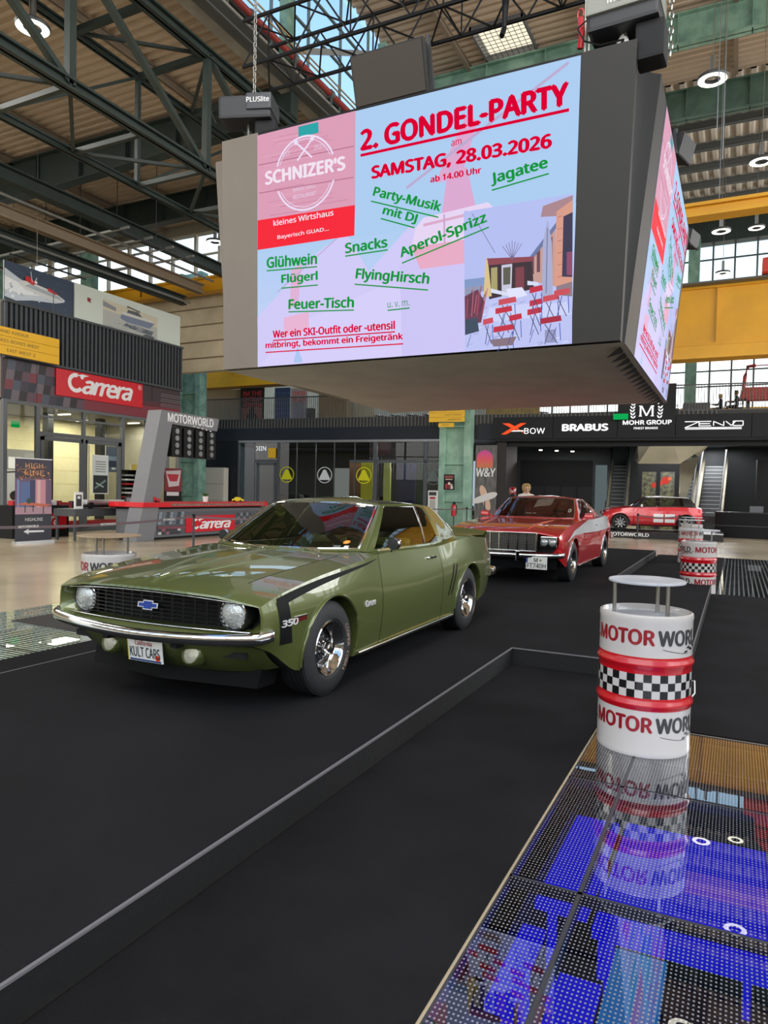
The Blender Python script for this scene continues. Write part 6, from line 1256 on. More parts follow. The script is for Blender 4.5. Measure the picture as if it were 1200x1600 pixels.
# bumper: chrome blade with upturned ends
def bumper(root,pts,h,d,mat,name='front_bumper',n=40,lean=0):
    P=crom(pts,8); b=MB(); G=[]
    for i,p in enumerate(P):
        q=P[min(i+1,len(P)-1)]-P[max(i-1,0)]; q=q/np.linalg.norm(q); nx=np.array([q[1],-q[0],0]); nx/=np.linalg.norm(nx)
        row=[]
        for a in np.linspace(0,2*PI,13)[:-1]: row.append(tuple(p+nx*(d/2)*math.copysign(abs(math.cos(a))**.7,math.cos(a))+np.array([0,0,h/2*math.copysign(abs(math.sin(a))**.8,math.sin(a))])))
        row.append(row[0]); G.append(row)
    b.grid(G); b.add(G[0][:-1],[tuple(range(12))]); b.add(G[-1][:-1],[tuple(range(12))[::-1]]); return b.build(name,mat,root,smooth=50,weld=True)
bumper(green,[(-.925,.17,.55),(-.91,.11,.545),(-.84,.05,.535),(-.5,-.02,.515),(0,-.06,.505),(.5,-.02,.515),(.84,.05,.535),(.91,.11,.545),(.925,.17,.55)],.078,.05,m_chrome)
for s in (-1,1): b=MB(); b.box(s*.28-.03,s*.28+.03,-.09,.02,.455,.56) if False else b.bar((s*.30,-.02,.45),(s*.30,.05,.45),.05,.03); b.build('bumper_bracket',m_black,green)
# valance below bumper
P=[]
for i,x in enumerate(np.linspace(-.86,.86,25)):
    r=[]; k=(abs(x)/.86)**6
    for t in np.linspace(0,1,6): r.append((x*(1-.04*t),.04+yo(x)+.16*t*t+.10*k*t,.50-.24*t+.03*k))
    P.append(r)
b=MB(); b.grid(P); b.build('valance',GP,green,smooth=50)
for s in (1,-1):
    r=empty('turn_signal',(s*.36,.10,.385)); r.parent=green; r.rotation_euler=(-.35,0,0); b=MB(); b.lathe([(.075,.05),(.078,-.02),(.068,-.03),(.062,-.015)],28,axis='Y'); b.build('bezel',GP,r,smooth=50); b=MB(); b.lathe([(.066,-.014),(.05,-.03),(0,-.036)],28,axis='Y'); b.build('lens',M('signal_lens','#b9b6a4',.15,.2,bump=.5,bscale=80),r,smooth=60)
    b=MB(); b.box(s*.66-.09,s*.66+.09,.13,.16,.385,.425); b.build('brake_duct',m_inner,green)
# chin spoiler
b=MB(); P0=[(-.77,.46),(-.75,.31),(0,.20),(.75,.31),(.77,.46)]
G=[[(x,y,.285),(x*.98,y-.03,.165)] for x,y in P0]; b.grid(G); G=[[(x,y+.02,.285),(x*.98,y-.01,.165)] for x,y in P0]; b.grid(G); b.build('chin_spoiler',M('spoiler_black','#050506',.65,spec=.15),green)
plate(green,.0,.045,.375,.305,.155,[('California',.07,.112,.15,.035,M('plate_red_script','#a02038',.4)),('KULT CARS',.02,.03,.265,.07,M('plate_blue_black','#20242c',.4))],None,'#e6e6e0',.12,[(rc(.015,.004,.29,.016),'#24407c'),(ci(.262,.035,.022,12),'#e0481c'),(rc(.0,.0,.006,.155),'#c8b820')],None)
# side stripe: along the front fender top and down behind the nose, on the viewer side and far side
m_strp=M('stripe_black','#08090a',.6,spec=.2)
def decal(car,root,name,rows,mat,off=.005,sides=(1,-1)):
    for s in sides:
        b=MB(); b.grid([[(s*(car.side(y,z)+off),car.sw(car.side(y,z),y),z) for y,z in r] for r in rows]); b.build(name,mat,root,smooth=60)
rows=[]
for t in np.linspace(0,1,12): z=.47+.28*t; y=.19-.05*math.sin(t*PI*.5)+.0*t; rows.append([(y+u*.13,z) for u in np.linspace(0,1,4)])
decal(gc,green,'fender_stripe',rows,m_strp)
rows=[]
for t in np.linspace(0,1,26):
    y=.15+t*1.5; zt=gc.ctrl(y)[3][1]-.012-.02*t; wd=.055*(1-t)**.8+.004; rows.append([(y,zt-wd*u*(1 if t>.09 else 1)) for u in np.linspace(1,0,4)])
decal(gc,green,'fender_stripe',rows,m_strp)
def badge(car,root,txt,y,z,w,h,mat,name='badge',shear=.1,s=1,bold=.03): 
    x0_=car.side(y,z+h/2); x1_=car.side(y+w,z+h/2); return letter(name,txt,w,h,mat,(x0_+.006,car.sw(x0_,y),z),(x1_-x0_,car.sw(x1_,y+w)-car.sw(x0_,y),0),(0,0,1),root,bold=bold,shear=shear,ext=.004)
badge(gc,green,'350',.17,.585,.17,.045,M('badge_silver','#d5d5d5',.35,.2)); b=MB(); x=gc.side(.42,.61); b.box(x-.005,x+.007,.40,.54,.60,.632); b.build('side_marker',M('marker_red','#5a1c18',.2),green,bevel=.002); b=MB(); b.box(x-.002,x+.009,.395,.545,.630,.637); b.build('marker_trim',m_chrome,green)
badge(gc,green,'Camaro',1.38,.565,.17,.05,M('badge_silver'),shear=.35,bold=.0)
# rocker trim, gills, door handle
for s in (1,-1):
    b=MB(); b.path([(s*.915,y,.215) for y in np.linspace(1.32,3.34,12)],.014,6); b.build('rocker_trim',m_chrome,green,smooth=60)
    for k in range(2):
        b=MB(); G=[]
        for t in np.linspace(0,1,6): z=.44+.3*t; y=3.16+k*.075+.13*t; G.append([(s*(gc.side(y,z)+.003),y,z),(s*(gc.side(y,z)+.003),y+.028,z)])
        b.grid(G); b.build('quarter_gill',m_strp,green)
    xh=gc.side(2.8,.845); b=MB(); b.bar((s*(xh+.02),2.72,.845),(s*(xh+.02),2.88,.845),.012,.02); b.tube((s*(xh-.01),2.73,.845),(s*(xh+.02),2.73,.845),.012,8); b.tube((s*(xh-.01),2.87,.845),(s*(xh+.02),2.87,.845),.012,8); b.build('door_handle',m_chrome,green,bevel=.003)
    r=empty('door_mirror',(s*.90,1.98,1.02)); r.parent=green; b=MB(); b.lathe([(0,.05),(.03,.045),(.05,.02),(.056,-.03),(.05,-.05)],20,axis='Y'); b.build('shell',m_chrome,r,smooth=60); b=MB(); b.lathe([(0,-.052),(.05,-.05)],20,axis='Y'); b.build('mirror_glass',m_plastic,r); b=MB(); b.path([(-s*.04,0,-.08),(-s*.03,0,-.04),(0,0,-.02)],.012,6); b.build('stalk',m_chrome,r)
# hood centre ridge crease and rear spoiler
def bonnet_rib(car,root,pts,mat,r=.012,name='bonnet_rib'):
    for s in (1,-1): b=MB(); b.path([(s*x,y,car.top(y,x)-.004) for x,y in pts],lambda t:r*(.3+.7*math.sin(PI*min(1,t*.9+.1))),8); b.build(name,mat,root,smooth=60)
b=MB(); b.path([(0,y,gc.top(y,0)-.010) for y in np.linspace(.10,1.36,16)],lambda t:.022,10); b.build('bonnet_ridge',GP,green,smooth=60)
bonnet_rib(gc,green,[(.10+.28*t,.14+1.2*t) for t in np.linspace(0,1,12)],GP,.014)
b=MB(); G=[]
for x in np.linspace(-.80,.80,17): k=(abs(x)/.8)**4; G.append([(x,4.42+.04*k,gc.top(4.42,abs(x)*.97)-.005),(x,4.60,.985-.01*k),(x,4.76-.03*k,1.045-.03*k),(x,4.775-.03*k,1.03-.03*k),(x,4.74-.03*k,.93)])
b.grid(G); b.build('ducktail_spoiler',GP,green,smooth=40)
bumper(green,[(-.93,4.45,.56),(-.90,4.66,.56),(-.5,4.79,.56),(.5,4.79,.56),(.90,4.66,.56),(.93,4.45,.56)],.10,.06,m_chrome,'rear_bumper')
for s in (1,-1):
    b=MB(); b.box(min(s*.3,s*.72),max(s*.3,s*.72),4.73,4.762,.68,.8); b.build('tail_light',M('tail_red','#7c0c12',.2),green,bevel=.01)
# greenhouse
gb=[(0,1.44,.962),(.40,1.49,.962),(.70,1.66,.965),(.785,1.80,.958),(.80,2.85,.945),(.795,3.22,.955),(.775,3.42,.975),(.70,3.98,.985),(.40,4.06,.985),(0,4.08,.985)]
gr=[(0, 2.22, 1.373), (0.36, 2.24, 1.368), (0.555, 2.31, 1.346), (0.575, 2.4, 1.343), (0.585, 3.02, 1.343), (0.58, 3.2, 1.333), (0.57, 3.36, 1.323), (0.54, 3.62, 1.293), (0.32, 3.7, 1.298), (0, 3.72, 1.3)]
greenhouse(green,gb,gr,['windscreen','windscreen','paint','side_window','quarter_window','paint','paint','rear_window','rear_window'],GP,.02,.035,True,['windscreen','rear_window'])
tub(green,.80,1.55,3.95)
m_vin=M('olive_vinyl','#8c8a3e',.55); 
for x in (-.36,.36): seat(green,x,2.55,m_vin)
b=MB(); b.box(-.6,.6,3.15,3.6,.45,.62); b.hexa([(-.6,3.5,.6),(.6,3.5,.6),(.6,3.62,.6),(-.6,3.62,.6),(-.6,3.62,.98),(.6,3.62,.98),(.6,3.74,.98),(-.6,3.74,.98)]); b.build('rear_bench',m_vin,green,bevel=.03)
b=MB(); b.box(-.72,.72,1.62,1.95,.70,.93); b.build('dashboard',M('dash_green','#39412c',.6),green,bevel=.03); steering(green,.36,2.12,.90,.19,M('wheel_brown','#5a3020',.4))
for k,(x0,x1) in enumerate(((-.05,-.55),(.50,.02))): b=MB(); b.bar((x0,1.40,.975),(x1,1.62,1.0),.012,.008); b.bar((x1+.02,1.60,1.01),(x1+.35,1.56,.99),.01,.006) if False else None; b.build('wiper',m_chrome,green)
art('windscreen_sticker',[(rc(0,0,.10,.035),'#d0d0c8')],m_print,(.40,2.17,1.318),(1,0.05,0),(0,.62,.38),green); art('windscreen_sticker',[(ci(0,0,.03,16),'#c87820'),(ci(0,0,.02,12),'#dfa050')],m_print,(.60,1.672,1.035),(1,.3,0),(0,.75,.4),green); art('windscreen_sticker',[(rc(-.09,0,-.03,.03),'#c8c8d0'),(rc(0,0,.04,.03),'#d0d0d0')],m_print,(.59,1.63,.993),(1,.3,0),(0,.75,.4),green)
w=make_wheel(.335,.24,.195,'rally',('COOPER COBRA',.62,M('tyre_outline_letters','#a08a78',.6),.125)); place_wheels(w,green,.805,G_h,.335)
# ---------------------------------------------------------------- red car with white stripe
hub_z=.345
RP=carpaint('torino_red_paint','#c4101c'); red=empty('car',(-3.44,11.2,.165),-.008,'red 1970s coupe with white side stripe on the stage behind the green car','car')
T=[(0,.86,.50,.93,.60,.955,.72,.94,.80,.62,.86,.875),(.15,.92,.42,.97,.55,.985,.72,.95,.85,.64,.90,.92),(.55,.95,.28,.985,.48,.995,.74,.95,.92,.66,.955,.975),(1.0,.95,.24,.985,.48,1.0,.76,.95,.965,.68,.985,1.0),(1.6,.95,.22,.975,.45,.985,.74,.94,1.0,.70,1.02,1.035),
(1.95,.945,.22,.975,.45,.98,.72,.93,1.02,.72,1.035,1.04),(2.8,.945,.22,.975,.45,.985,.72,.92,1.01,.72,1.03,1.035),(3.5,.95,.22,.985,.46,.995,.76,.94,1.03,.72,1.05,1.055),(4.0,.95,.24,.985,.5,1.0,.78,.95,1.05,.72,1.06,1.065),(4.6,.94,.3,.97,.52,.98,.78,.92,1.03,.70,1.04,1.045),(5.2,.88,.45,.90,.58,.90,.76,.85,.96,.62,.98,.985)]
rcar=Car(T,.10,.8)
front=[lambda x,y,z:(x*.985,y-.005,.68+(z-.68)*.92),lambda x,y,z:(x*.96,y+.02,.68+(z-.68)*.82),lambda x,y,z:(x*.90,y+.05,.68+(z-.68)*.70)]
R_h=[1.02,4.08]
make_body(rcar,red,RP,5.2,R_h,.395,[1.95,3.30],1.70,4.45,front)
for y in R_h: arch_lip(rcar,red,y,.402,m_chrome,.008)
# grille (protruding box with chrome surround), mesh bars
gy=-.03
b=MB(); b.box(-.60,.60,gy+.03,gy+.06,.56,.83); b.build('grille_backing',m_inner,red)
b=MB()
for p,q in (((-.62,.845),(.62,.845)),((-.62,.555),(.62,.555)),((-.62,.555),(-.62,.845)),((.62,.555),(.62,.845))): b.bar((p[0],gy,p[1]),(q[0],gy,q[1]),.05,.024)
b.build('grille_surround',m_chrome,red,bevel=.004)
for k in range(7): x=-.46+k*.153; b=MB(); b.bar((x,gy+.0,.565),(x,gy+.0,.835),.012,.014); b.build('grille_bar',m_chrome,red)
b=MB(); 
for k in range(11): z=.58+k*.024; b.bar((-.60,gy+.02,z),(.60,gy+.02,z),.004,.004)
for k in range(48): x=-.6+k*.025; b.bar((x,gy+.02,.565),(x,gy+.02,.835),.003,.003)
b.build('grille_mesh',m_steel,red,kind='stuff')
for s in (1,-1):
    b=MB(); b.box(min(s*.66,s*.92),max(s*.66,s*.92),.035,.06,.625,.80); b.build('lamp_housing',m_chrome,red,bevel=.012)
    for x in (.725,.855): headlamp(red,s*x,.028,.712,.06,0,bez=m_plastic,deep=.02)
bumper(red,[(-.99,.22,.50),(-.96,.08,.50),(-.6,-.03,.49),(0,-.06,.49),(.6,-.03,.49),(.96,.08,.50),(.99,.22,.50)],.085,.06,m_chrome)
for s in (1,-1): b=MB(); b.box(s*.34-.03,s*.34+.03,-.14,-.05,.40,.57); b.build('bumper_guard',m_chrome,red,bevel=.01)
P=[]
for x in np.linspace(-.9,.9,15): P.append([(x*(1-.03*t),.06+yo(x)+.12*t,.50-.24*t) for t in np.linspace(0,1,4)])
b=MB(); b.grid(P); b.build('valance',M('valance_black','#151517',.5),red,smooth=50)
plate(red,.63,-.06,.38,.34,.20,[('M',.13,.115,.06,.065,m_txtk),('FT740H',.02,.02,.30,.075,m_txtk)],None,'#dcdcd6',.0,[(rc(.0,.10,.03,.20),'#1c3c94'),(ci(.235,.145,.018,10),'#7a7440')],None)
m_ws=M('white_car_stripe','#e9e9e9',.25,0,1)
def stripe_rows():
    rows=[]
    for t in np.linspace(0,1,40):
        y=.45+t*4.3
        lo=np.interp(y,[.45,1.0,1.9,3.0,4.75],[.70,.79,.79,.77,.80]); hi=np.interp(y,[.45,1.0,1.9,2.6,3.2,3.6,4.75],[.715,.86,.95,1.02,1.1,1.1,1.1])
        ztop=rcar.ctrl(y)[3][1]-.004; rows.append([(y,min(lo+(hi-lo)*u,ztop)) for u in np.linspace(0,1,8)])
    return rows
decal(rcar,red,'white_stripe',stripe_rows(),m_ws)
for s in (1,-1):
    b=MB(); b.path([(s*.965,y,.235) for y in np.linspace(1.45,3.65,10)],.012,6); b.build('rocker_trim',m_chrome,red,smooth=60)
    xh=rcar.side(3.08,.9); b=MB(); b.bar((s*(xh+.02),3.0,.9),(s*(xh+.02),3.16,.9),.012,.02); b.build('door_handle',m_chrome,red,bevel=.003)
    r=empty('door_mirror',(s*1.0,2.2,1.09)); r.parent=red; b=MB(); b.hexa([(-.08,-.07,-.05),(.08,-.05,-.05),(.08,.06,-.05),(-.08,.06,-.05),(-.07,-.06,.05),(.07,-.04,.05),(.07,.06,.05),(-.07,.06,.05)]); b.build('shell',RP,r,bevel=.02,smooth=60); b=MB(); b.bar((-s*.08,0,-.02),(-s*.14,0,-.07),.04,.03); b.build('stalk',RP,r)
    b=MB(); x=rcar.side(.55,.66); b.box(x-.01,x+.006,.46,.62,.64,.69); b.v=[(s*v[0],rcar.sw(x,v[1]),v[2]) for v in b.v]; b.build('side_marker',M('marker_amber','#7a3c10',.2),red,bevel=.002)
bonnet_rib(rcar,red,[(.42+.12*t,.1+1.5*t) for t in np.linspace(0,1,10)],RP,.02); 
bumper(red,[(-.96,4.9,.60),(-.92,5.14,.60),(-.5,5.3,.60),(.5,5.3,.60),(.92,5.14,.60),(.96,4.9,.60)],.12,.07,m_chrome,'rear_bumper')
rb=[(0,1.78,1.035),(.45,1.82,1.03),(.76,2.02,1.03),(.84,2.14,1.02),(.86,3.02,1.02),(.855,3.38,1.03),(.84,3.62,1.045),(.76,4.42,1.06),(.45,4.50,1.06),(0,4.52,1.06)]
rr=[(0,2.52,1.43),(.40,2.54,1.43),(.62,2.62,1.41),(.645,2.70,1.405),(.655,3.18,1.395),(.65,3.34,1.385),(.64,3.48,1.375),(.60,3.85,1.33),(.36,3.95,1.335),(0,3.98,1.335)]
greenhouse(red,rb,rr,['windscreen','windscreen','paint','side_window','quarter_window','paint','paint','rear_window','rear_window'],RP,.02,.03,True,['windscreen','rear_window'])
# white C pillar overlays
for s in (1,-1):
    b=MB(); B_=crom([rb[6],rb[7]],8); T_=crom([rr[6],rr[7]],8); G=[]
    for p,q in zip(B_,T_): G.append([tuple(np.array([s*(p[0]+(q[0]-p[0])*v+.02*4*v*(1-v)+.006),p[1]+(q[1]-p[1])*v,p[2]+(q[2]-p[2])*v])) for v in np.linspace(0,1,8)])
    b.grid(G); b.build('white_pillar_stripe',m_ws,red,smooth=60)
    b=MB(); G=[]
    for t in np.linspace(0,1,12): y=3.62+t*.8; G.append([(s*(.86-.08*t+.004),y,1.04+.02*t+.006),(s*(rcar.ctrl(y)[3][0]+.002),y,rcar.ctrl(y)[3][1]+.002)])
    b.grid(G); b.build('white_stripe',m_ws,red,smooth=60)
tub(red,.86,1.9,4.4,.38,1.0); m_bv=M('black_vinyl','#1c1c1e',.5)
for x in (-.4,.4): seat(red,x,2.95,m_bv)
b=MB(); b.box(-.78,.78,1.95,2.3,.76,1.0); b.build('dashboard',m_plastic,red,bevel=.03); steering(red,.4,2.45,.98,.19,m_black)
hub=make_wheel(.345,.25,.19,'mag',None); place_wheels(hub,red,.865,R_h,.345)
r=empty('beacon_light',(-4.06,14.02,.165+1.43),0,'red flashing beacon lamp standing on the roof of the red coupe','beacon'); b=MB(); b.lathe([(0,0),(.075,0),(.078,.02),(.07,.04),(0,.04)],20); b.build('base',m_plastic,r); b=MB(); b.lathe([(.07,.04),(.072,.13),(.06,.165),(.03,.18),(0,.182)],24); b.build('dome',M('beacon_red','#8c0c14',.12,0,1),r,smooth=50)
# ---------------------------------------------------------------- red hatchback on its own platform (nose to the left)
hub_z=.32
T=[(0,.70,.30,.80,.42,.80,.55,.74,.66,.50,.74,.76),(.12,.76,.25,.83,.40,.84,.56,.78,.74,.52,.82,.84),(.4,.80,.20,.86,.42,.865,.62,.80,.83,.56,.90,.925),(.8,.81,.20,.865,.45,.865,.66,.81,.89,.58,.95,.975),(1.15,.81,.20,.86,.44,.86,.66,.81,.93,.60,.985,1.0),(1.5,.81,.20,.86,.44,.86,.66,.82,.95,.70,.97,.98),(2.4,.81,.20,.86,.44,.865,.68,.82,.975,.70,.99,1.0),(3.2,.81,.22,.865,.45,.865,.70,.82,.99,.70,1.0,1.01),(3.6,.79,.25,.84,.45,.84,.70,.79,.98,.66,1.0,1.005),(3.84,.72,.32,.77,.48,.77,.68,.72,.94,.6,.96,.965)]
def hatch(name,paint,roofp,loc,rz,lab,stripes,lod=False):
    car=Car(T,.14,.9); root=empty(name,loc,rz,lab,'car'); H=[.78,3.28]
    front=[lambda x,y,z:(x*.97,y-.01,.5+(z-.5)*.92),lambda x,y,z:(x*.62,y+.0,.48+(z-.5)*.62),lambda x,y,z:(x*.58,y+.03,.48+(z-.5)*.56)]
    make_body(car,root,paint,3.84,H,.365,[1.28,2.45],1.12,3.70,front,step=.1)
    for y in H: arch_lip(car,root,y,.372,m_plastic,.022)
    hb=[(0,1.12,.99),(.42,1.16,.985),(.66,1.30,.98),(.72,1.40,.965),(.745,2.35,.985),(.745,2.55,.99),(.735,3.20,1.01),(.68,3.62,1.01),(.4,3.70,1.01),(0,3.72,1.01)]
    hr=[(0,1.72,1.40),(.38,1.74,1.40),(.545,1.82,1.385),(.56,1.90,1.385),(.59,2.40,1.40),(.59,2.55,1.40),(.585,3.10,1.385),(.53,3.36,1.37),(.3,3.42,1.375),(0,3.43,1.375)]
    greenhouse(root,hb,hr,['windscreen','windscreen','paint','side_window','side_window','quarter_window','paint','rear_window','rear_window'],roofp,.02,.03,False,['windscreen','rear_window'],pillar=m_plastic)
    for s in (1,-1):
        headlamp(root,s*.62,.09,.70,.085,s*.25,bez=m_plastic,ringm=m_chrome)
        r=empty('door_mirror',(s*.96,1.58,1.02)); r.parent=root; b=MB(); b.hexa([(-.09,-.05,-.05),(.09,-.04,-.05),(.09,.05,-.05),(-.09,.05,-.05),(-.08,-.04,.06),(.08,-.03,.06),(.08,.05,.06),(-.08,.05,.06)]); b.build('shell',roofp,r,bevel=.03,smooth=60)
        b=MB(); b.box(min(s*.3,s*.7),max(s*.3,s*.7),-.015,.04,.30,.40); b.build('air_intake',m_inner,root)
        b=MB(); b.path([(s*.86,y,.24) for y in np.linspace(1.2,2.9,8)],.025,6); b.build('sill_trim',m_plastic,root)
        xh=car.side(2.3,.86); b=MB(); b.bar((s*(xh+.015),2.2,.86),(s*(xh+.015),2.36,.86),.012,.02); b.build('door_handle',paint,root)
    b=MB()
    for k in range(4): b.bar((-.4,.0,.40+k*.05),(.4,.0,.40+k*.05),.01,.012)
    b.build('grille_bar',m_plastic,root)
    if stripes:
        for s in (1,-1):
            for y0,y1 in ((2.05,2.42),(2.48,2.85)):
                for z0,z1 in ((.36,.50),(.56,.70)): decal(car,root,'white_side_square',[[(y0+(y1-y0)*u,z0+(z1-z0)*v) for u in np.linspace(0,1,3)] for v in np.linspace(0,1,3)],m_ws,sides=(s,))
            b=MB(); b.grid([[(s*x,car.sw(x,y),car.top(y,x)+.004) for x in (.22,.29,.36)] for y in np.linspace(.06,1.08,14)]); b.build('bonnet_stripe',m_ws,root,smooth=60)
    tub(root,.76,1.35,3.5,.35,.92)
    for x in (-.36,.36): seat(root,x,2.05,m_bv)
    wv=make_wheel(.32,.20,.235,'multi'); place_wheels(wv,root,.765,H,.32)
    return root
hatch('car',carpaint('hatch_red_paint','#c8101c'),M('roof_white','#dcdcdc',.25,0,.8),(-5.15,31.0,.26),-PI/2+.14+PI*0,'red hatchback with white roof and mirrors on a black display platform',True).rotation_euler=(0,0,-PI/2+.17)
r=empty('display_platform',(-5.3,29.45,0),.015,'low black platform with white letters carrying the red hatchback','platform'); b=MB(); b.box(0,4.9,0,3.0,0,.26); b.build('box',M('platform_black','#101113',.35),r,bevel=.01); letter('lettering','MOTORWORLD',1.55,.15,m_sw if False else m_txtw,(.72,-.004,.07),(1,0,0),(0,0,1),r,bold=.04)
DP=carpaint('dark_showroom_paint','#101114')
for k,(u,d,rz,lab) in enumerate(((-20.9,3.0,-PI/2+.3,'dark sports car in the showroom behind the door'),(-15.9,3.6,-PI/2-.05,'dark car in the showroom behind the white badge'),(-10.9,3.2,-PI/2+.1,'dark car in the showroom right of the wide post'))):
    o=hatch('car',DP,DP,FW(u-1.9,d,0),rz,lab,False)
# ================================================================ PEOPLE
m_skin=M('skin','#c99d84',.55); 
def person(loc,rz,pose,cloth,legs,hair,lab,shoes=None,s=1.0,arms=None):
    """pose: 'stand' or 'sit'; figure faces -Y locally"""
    root=empty('person',loc,rz,lab,'person')
    if pose=='stand':
        J=dict(pel=(0,0,.95),sp=(0,-.01,1.18),ch=(0,0,1.38),nk=(0,0,1.50),hd=(0,-.02,1.60),ht=(0,-.01,1.70))
        for sd,k in ((-1,'l'),(1,'r')):
            J.update({'hp'+k:(sd*.09,0,.92),'kn'+k:(sd*.10,-.03*sd,.50),'an'+k:(sd*.10,.02*sd,.09),'to'+k:(sd*.11,-.14+.02*sd,.035),'sh'+k:(sd*.17,0,1.42),'el'+k:(sd*.22,.03,1.15),'wr'+k:(sd*.20,-.12,.93),'ha'+k:(sd*.19,-.17,.86)})
    else:
        J=dict(pel=(0,.02,.50),sp=(0,0,.72),ch=(0,-.02,.93),nk=(0,-.04,1.05),hd=(0,-.07,1.15),ht=(0,-.06,1.26))
        for sd,k in ((-1,'l'),(1,'r')):
            J.update({'hp'+k:(sd*.09,0,.50),'kn'+k:(sd*.10,-.44,.52),'an'+k:(sd*.10,-.42,.09),'to'+k:(sd*.11,-.56,.035),'sh'+k:(sd*.17,0,.97),'el'+k:(sd*.21,-.12,.74),'wr'+k:(sd*.13,-.35,.76),'ha'+k:(sd*.12,-.42,.77)})
    R_=dict(pel=.145,sp=.125,ch=.15,nk=.055,hd=.088,ht=.075,hp=.095,kn=.06,an=.042,to=.035,sh=.065,el=.045,wr=.028,ha=.03)
    E_=[('pel','sp'),('sp','ch'),('ch','nk'),('nk','hd'),('hd','ht')]
    for k in 'lr': E_+=[('pel','hp'+k),('hp'+k,'kn'+k),('kn'+k,'an'+k),('an'+k,'to'+k),('ch','sh'+k),('sh'+k,'el'+k),('el'+k,'wr'+k),('wr'+k,'ha'+k)]
    names=list(J); me=bpy.data.meshes.new('body'); V=[J[n_] for n_ in names]; Ed=[(names.index(a),names.index(b_)) for a,b_ in E_]; rad=[R_[n_] if n_ in R_ else R_[n_[:2]] for n_ in names]
    # five fingers on each hand
    for sd,k in ((-1,'l'),(1,'r')):
        h=names.index('ha'+k); w_=Vector(J['wr'+k]); hv=Vector(J['ha'+k]); d=(hv-w_).normalized(); side=Vector((1,0,0))
        for i,(off,ln_) in enumerate(((-.026,.06),(-.009,.072),(.009,.068),(.025,.052))):
            a=len(V); V.append(tuple(hv+side*off+d*.03)); V.append(tuple(hv+side*off+d*(.03+ln_)+Vector((0,0,-.012)))); rad+=[.009,.007]; Ed+=[(h,a),(a,a+1)]
        a=len(V); V.append(tuple(hv-side*sd*.04+d*.01)); V.append(tuple(hv-side*sd*.055+d*.045)); rad+=[.010,.008]; Ed+=[(h,a),(a,a+1)]
    me.from_pydata(V,Ed,[]); o=bpy.data.objects.new('body',me); COL.objects.link(o)
    md=o.modifiers.new('s','SKIN'); me.update()
    for i,r in enumerate(rad): me.skin_vertices[0].data[i].radius=(r,r*(.75 if i<3 else 1)); me.skin_vertices[0].data[i].use_root=(i==0)
    sb=o.modifiers.new('u','SUBSURF'); sb.levels=1
    dg=bpy.context.evaluated_depsgraph_get(); m2=bpy.data.meshes.new_from_object(o.evaluated_get(dg)); bpy.data.objects.remove(o)
    m2.materials.clear()
    for m in (m_skin,cloth,legs,m_black): m2.materials.append(m)
    zn=J['nk'][2]; zp=J['pel'][2]
    for f in m2.polygons:
        c=f.center; i=1
        if c.z>zn-.01: i=0
        elif pose=='stand':
            if c.z<.09: i=3
            elif c.z<zp and abs(c.x)<.17: i=2
            elif abs(c.x)>.15 and c.y<-.11: i=0
        else:
            if c.z<.08: i=3
            elif c.z<zp+.08: i=2
            elif c.y<-.33: i=0
        f.material_index=i
    m2.shade_smooth(); m2.name='body'; link('body',m2,root)
    hd=Vector(J['hd']); b=MB(); 
    b.lathe([(0,.125),(.06,.118),(.10,.085),(.112,.03),(.108,-.03),(.09,-.08),(.05,-.10)],18,c=(hd.x,hd.y+.028,hd.z+.03)); b.v=[(x,y if not(y<hd.y-.045 and z<hd.z+.07) else hd.y-.045,z) for x,y,z in b.v]; b.build('hair',hair,root,smooth=60)
    b=MB()
    for sx_ in (-1,1): b.tube((hd.x+sx_*.032,hd.y-.083,hd.z+.015),(hd.x+sx_*.032,hd.y-.094,hd.z+.015),.010,8)
    b.build('eyes',m_black,root); b=MB(); b.hexa([(-.012,hd.y-.08,hd.z-.035),(.012,hd.y-.08,hd.z-.035),(.01,hd.y-.112,hd.z-.03),(-.01,hd.y-.112,hd.z-.03),(-.006,hd.y-.08,hd.z+.01),(.006,hd.y-.08,hd.z+.01),(.005,hd.y-.09,hd.z+.01),(-.005,hd.y-.09,hd.z+.01)]); b.build('nose',m_skin,root); b=MB(); b.bar((-.022,hd.y-.088,hd.z-.055),(.022,hd.y-.088,hd.z-.055),.01,.008); b.build('mouth',M('lips','#9a5048',.5),root)
    root.scale=(s,s,s); return root
m_blond=M('blond_hair','#b08f58',.6,noise=.2,nscale=20); m_brown=M('brown_hair','#5a3f2a',.6,noise=.2,nscale=20)
person((-4.80,17.8,.165),.5,'stand',M('white_shirt','#dedad2',.7),M('dark_trousers','#1c1e24',.7),m_blond,'person with blond hair and white shirt standing behind the red coupe with the beacon',s=1.0)
gz=5.6
pa=FW(3.45,3.2,gz); pb=FW(4.25,3.4,gz)
person(FW(3.62,3.5,gz),PI/2*-1+.2,'sit',M('black_jacket','#17181b',.7),M('black_jeans','#121316',.7),m_blond,'person with blond hair in dark clothes sitting at the gallery table, left of the two',s=.97)
person(FW(4.25,2.6,gz),-PI/2+.1,'sit',M('black_jacket'),M('black_jeans'),m_brown,'person in a dark jacket sitting on a gallery chair, right of the two')
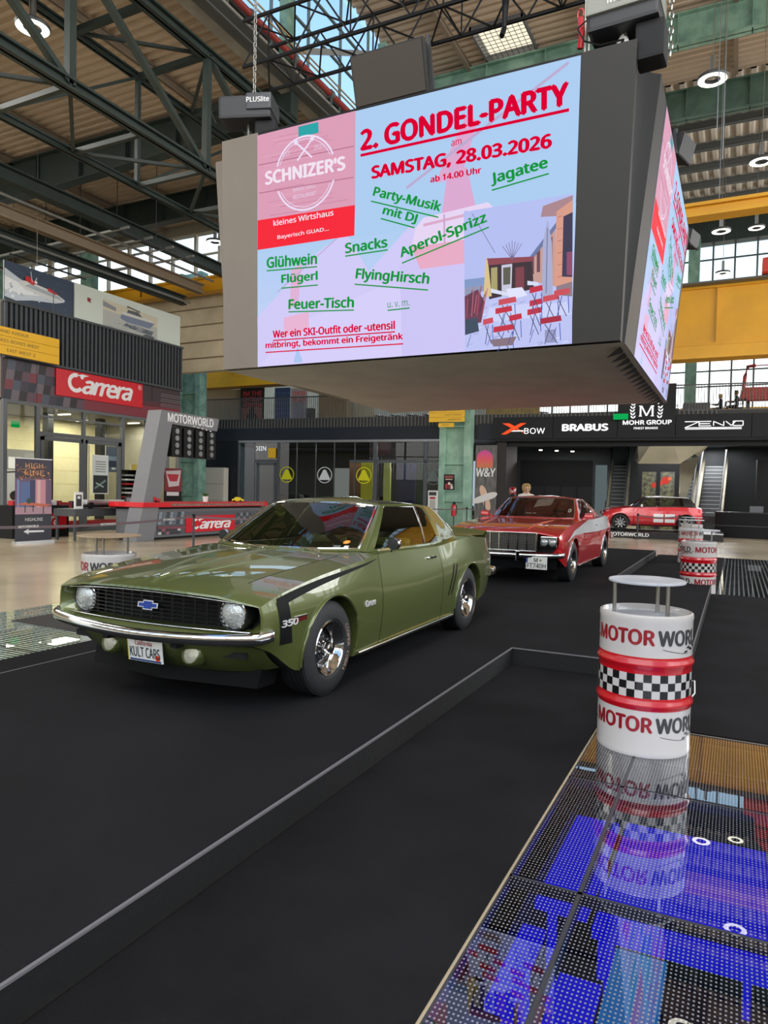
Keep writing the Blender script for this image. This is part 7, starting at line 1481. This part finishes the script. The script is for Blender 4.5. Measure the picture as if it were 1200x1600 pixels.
def chair(loc,rz,lab):
    r=empty('chair',loc,rz,lab,'chair')
    for x in (-.2,.2):
        for y in (-.2,.2): b=MB(); b.tube((x,y,0),(x,y,.43),.014,6); b.build('leg',m_dark,r)
    b=MB(); b.box(-.22,.22,-.22,.22,.43,.46); b.build('seat',m_black,r,bevel=.005); b=MB(); b.box(-.21,.21,.20,.23,.62,.86); b.build('backrest',m_black,r,bevel=.005)
    for x in (-.2,.2): b=MB(); b.tube((x,.2,.43),(x,.23,.86),.014,6); b.build('back_post',m_dark,r)
    for x in (-.24,.24): b=MB(); b.bar((x,-.2,.62),(x,.2,.64),.04,.025); b.build('armrest',m_dark,r)
    return r
chair(FW(3.62,3.5,gz),-PI/2+.2,'dark chair under the left sitting person on the gallery'); chair(FW(4.28,2.6,gz),-PI/2+.1,'dark chair under the right sitting person on the gallery'); chair(FW(1.45,2.6,gz),PI/2,'empty dark chair left of the gallery table')
r=empty('cafe_table',FW(2.5,3.0,gz),FR,'grey covered table on the gallery between the empty chair and the two people','table'); b=MB(); b.box(-.65,.55,-.4,.4,.70,.75); b.box(-.66,.56,-.41,.41,.38,.72); b.build('table_top',M('grey_cloth','#5d5f63',.8),r,bevel=.02); b=MB(); b.bar((-.2,0,.4),(-.1,0,0),.04,.04); b.bar((.3,0,.4),(.2,0,0),.04,.04); b.build('trestle',m_alu,r)
# gallery floor slab already exists; second railing and yellow parapet behind
fbox('gallery_floor',m_grey,1.5,14,.5,7,5.14,5.6,'raised grey floor of the right gallery','floor')
fbox('gallery_parapet',M('crane_yellow'),1.9,14,7.05,7.2,5.14,6.6,'low yellow parapet behind the gallery people','parapet')
fbox('gallery_base_wall',m_grey,1.5,14,.35,.45,5.14,5.75,'grey base board behind the railing on the right gallery','board')
# red engine sculpture at the right edge of the gallery
r=empty('red_machine',FW(5.1,3.4,gz),FR,'dusty red machine standing at the right end of the gallery','machine'); mr=M('dusty_red','#b04a48',.55,noise=.2,nscale=5)
b=MB(); b.hexa([(-.7,-.4,.9),(1.8,-.4,.9),(1.8,.4,.9),(-.7,.4,.9),(-.55,-.35,1.5),(1.8,-.35,1.5),(1.8,.35,1.5),(-.55,.35,1.5)]); b.build('hull',mr,r,bevel=.05)
b=MB(); b.path([(-.5,0,1.45),(-.45,0,2.1),(-.35,0,2.55),(.0,0,2.6)],.09,8); b.path([(-.35,-.2,2.55),(2,-.2,2.6)],.03,6); b.build('arm',mr,r,smooth=50)
b=MB(); b.tube((-.4,-.45,.9),(1.8,-.45,.9),.12,10); b.build('pipe',mr,r,smooth=50)
for x in (-.3,1.2): b=MB(); b.bar((x,0,.9),(x,0,0),.15,.15); b.build('stand',m_dark,r)
# barrier rail in front of the hatchback
for k,(x,y) in enumerate(((-1.9,28.9),(-3.4,28.95))): post(x,y,['barrier post right before the red hatchback','barrier post left before the red hatchback'][k])
tape((-3.4,28.95,.93),(-1.9,28.9,.93),'dark barrier tape before the red hatchback',0)
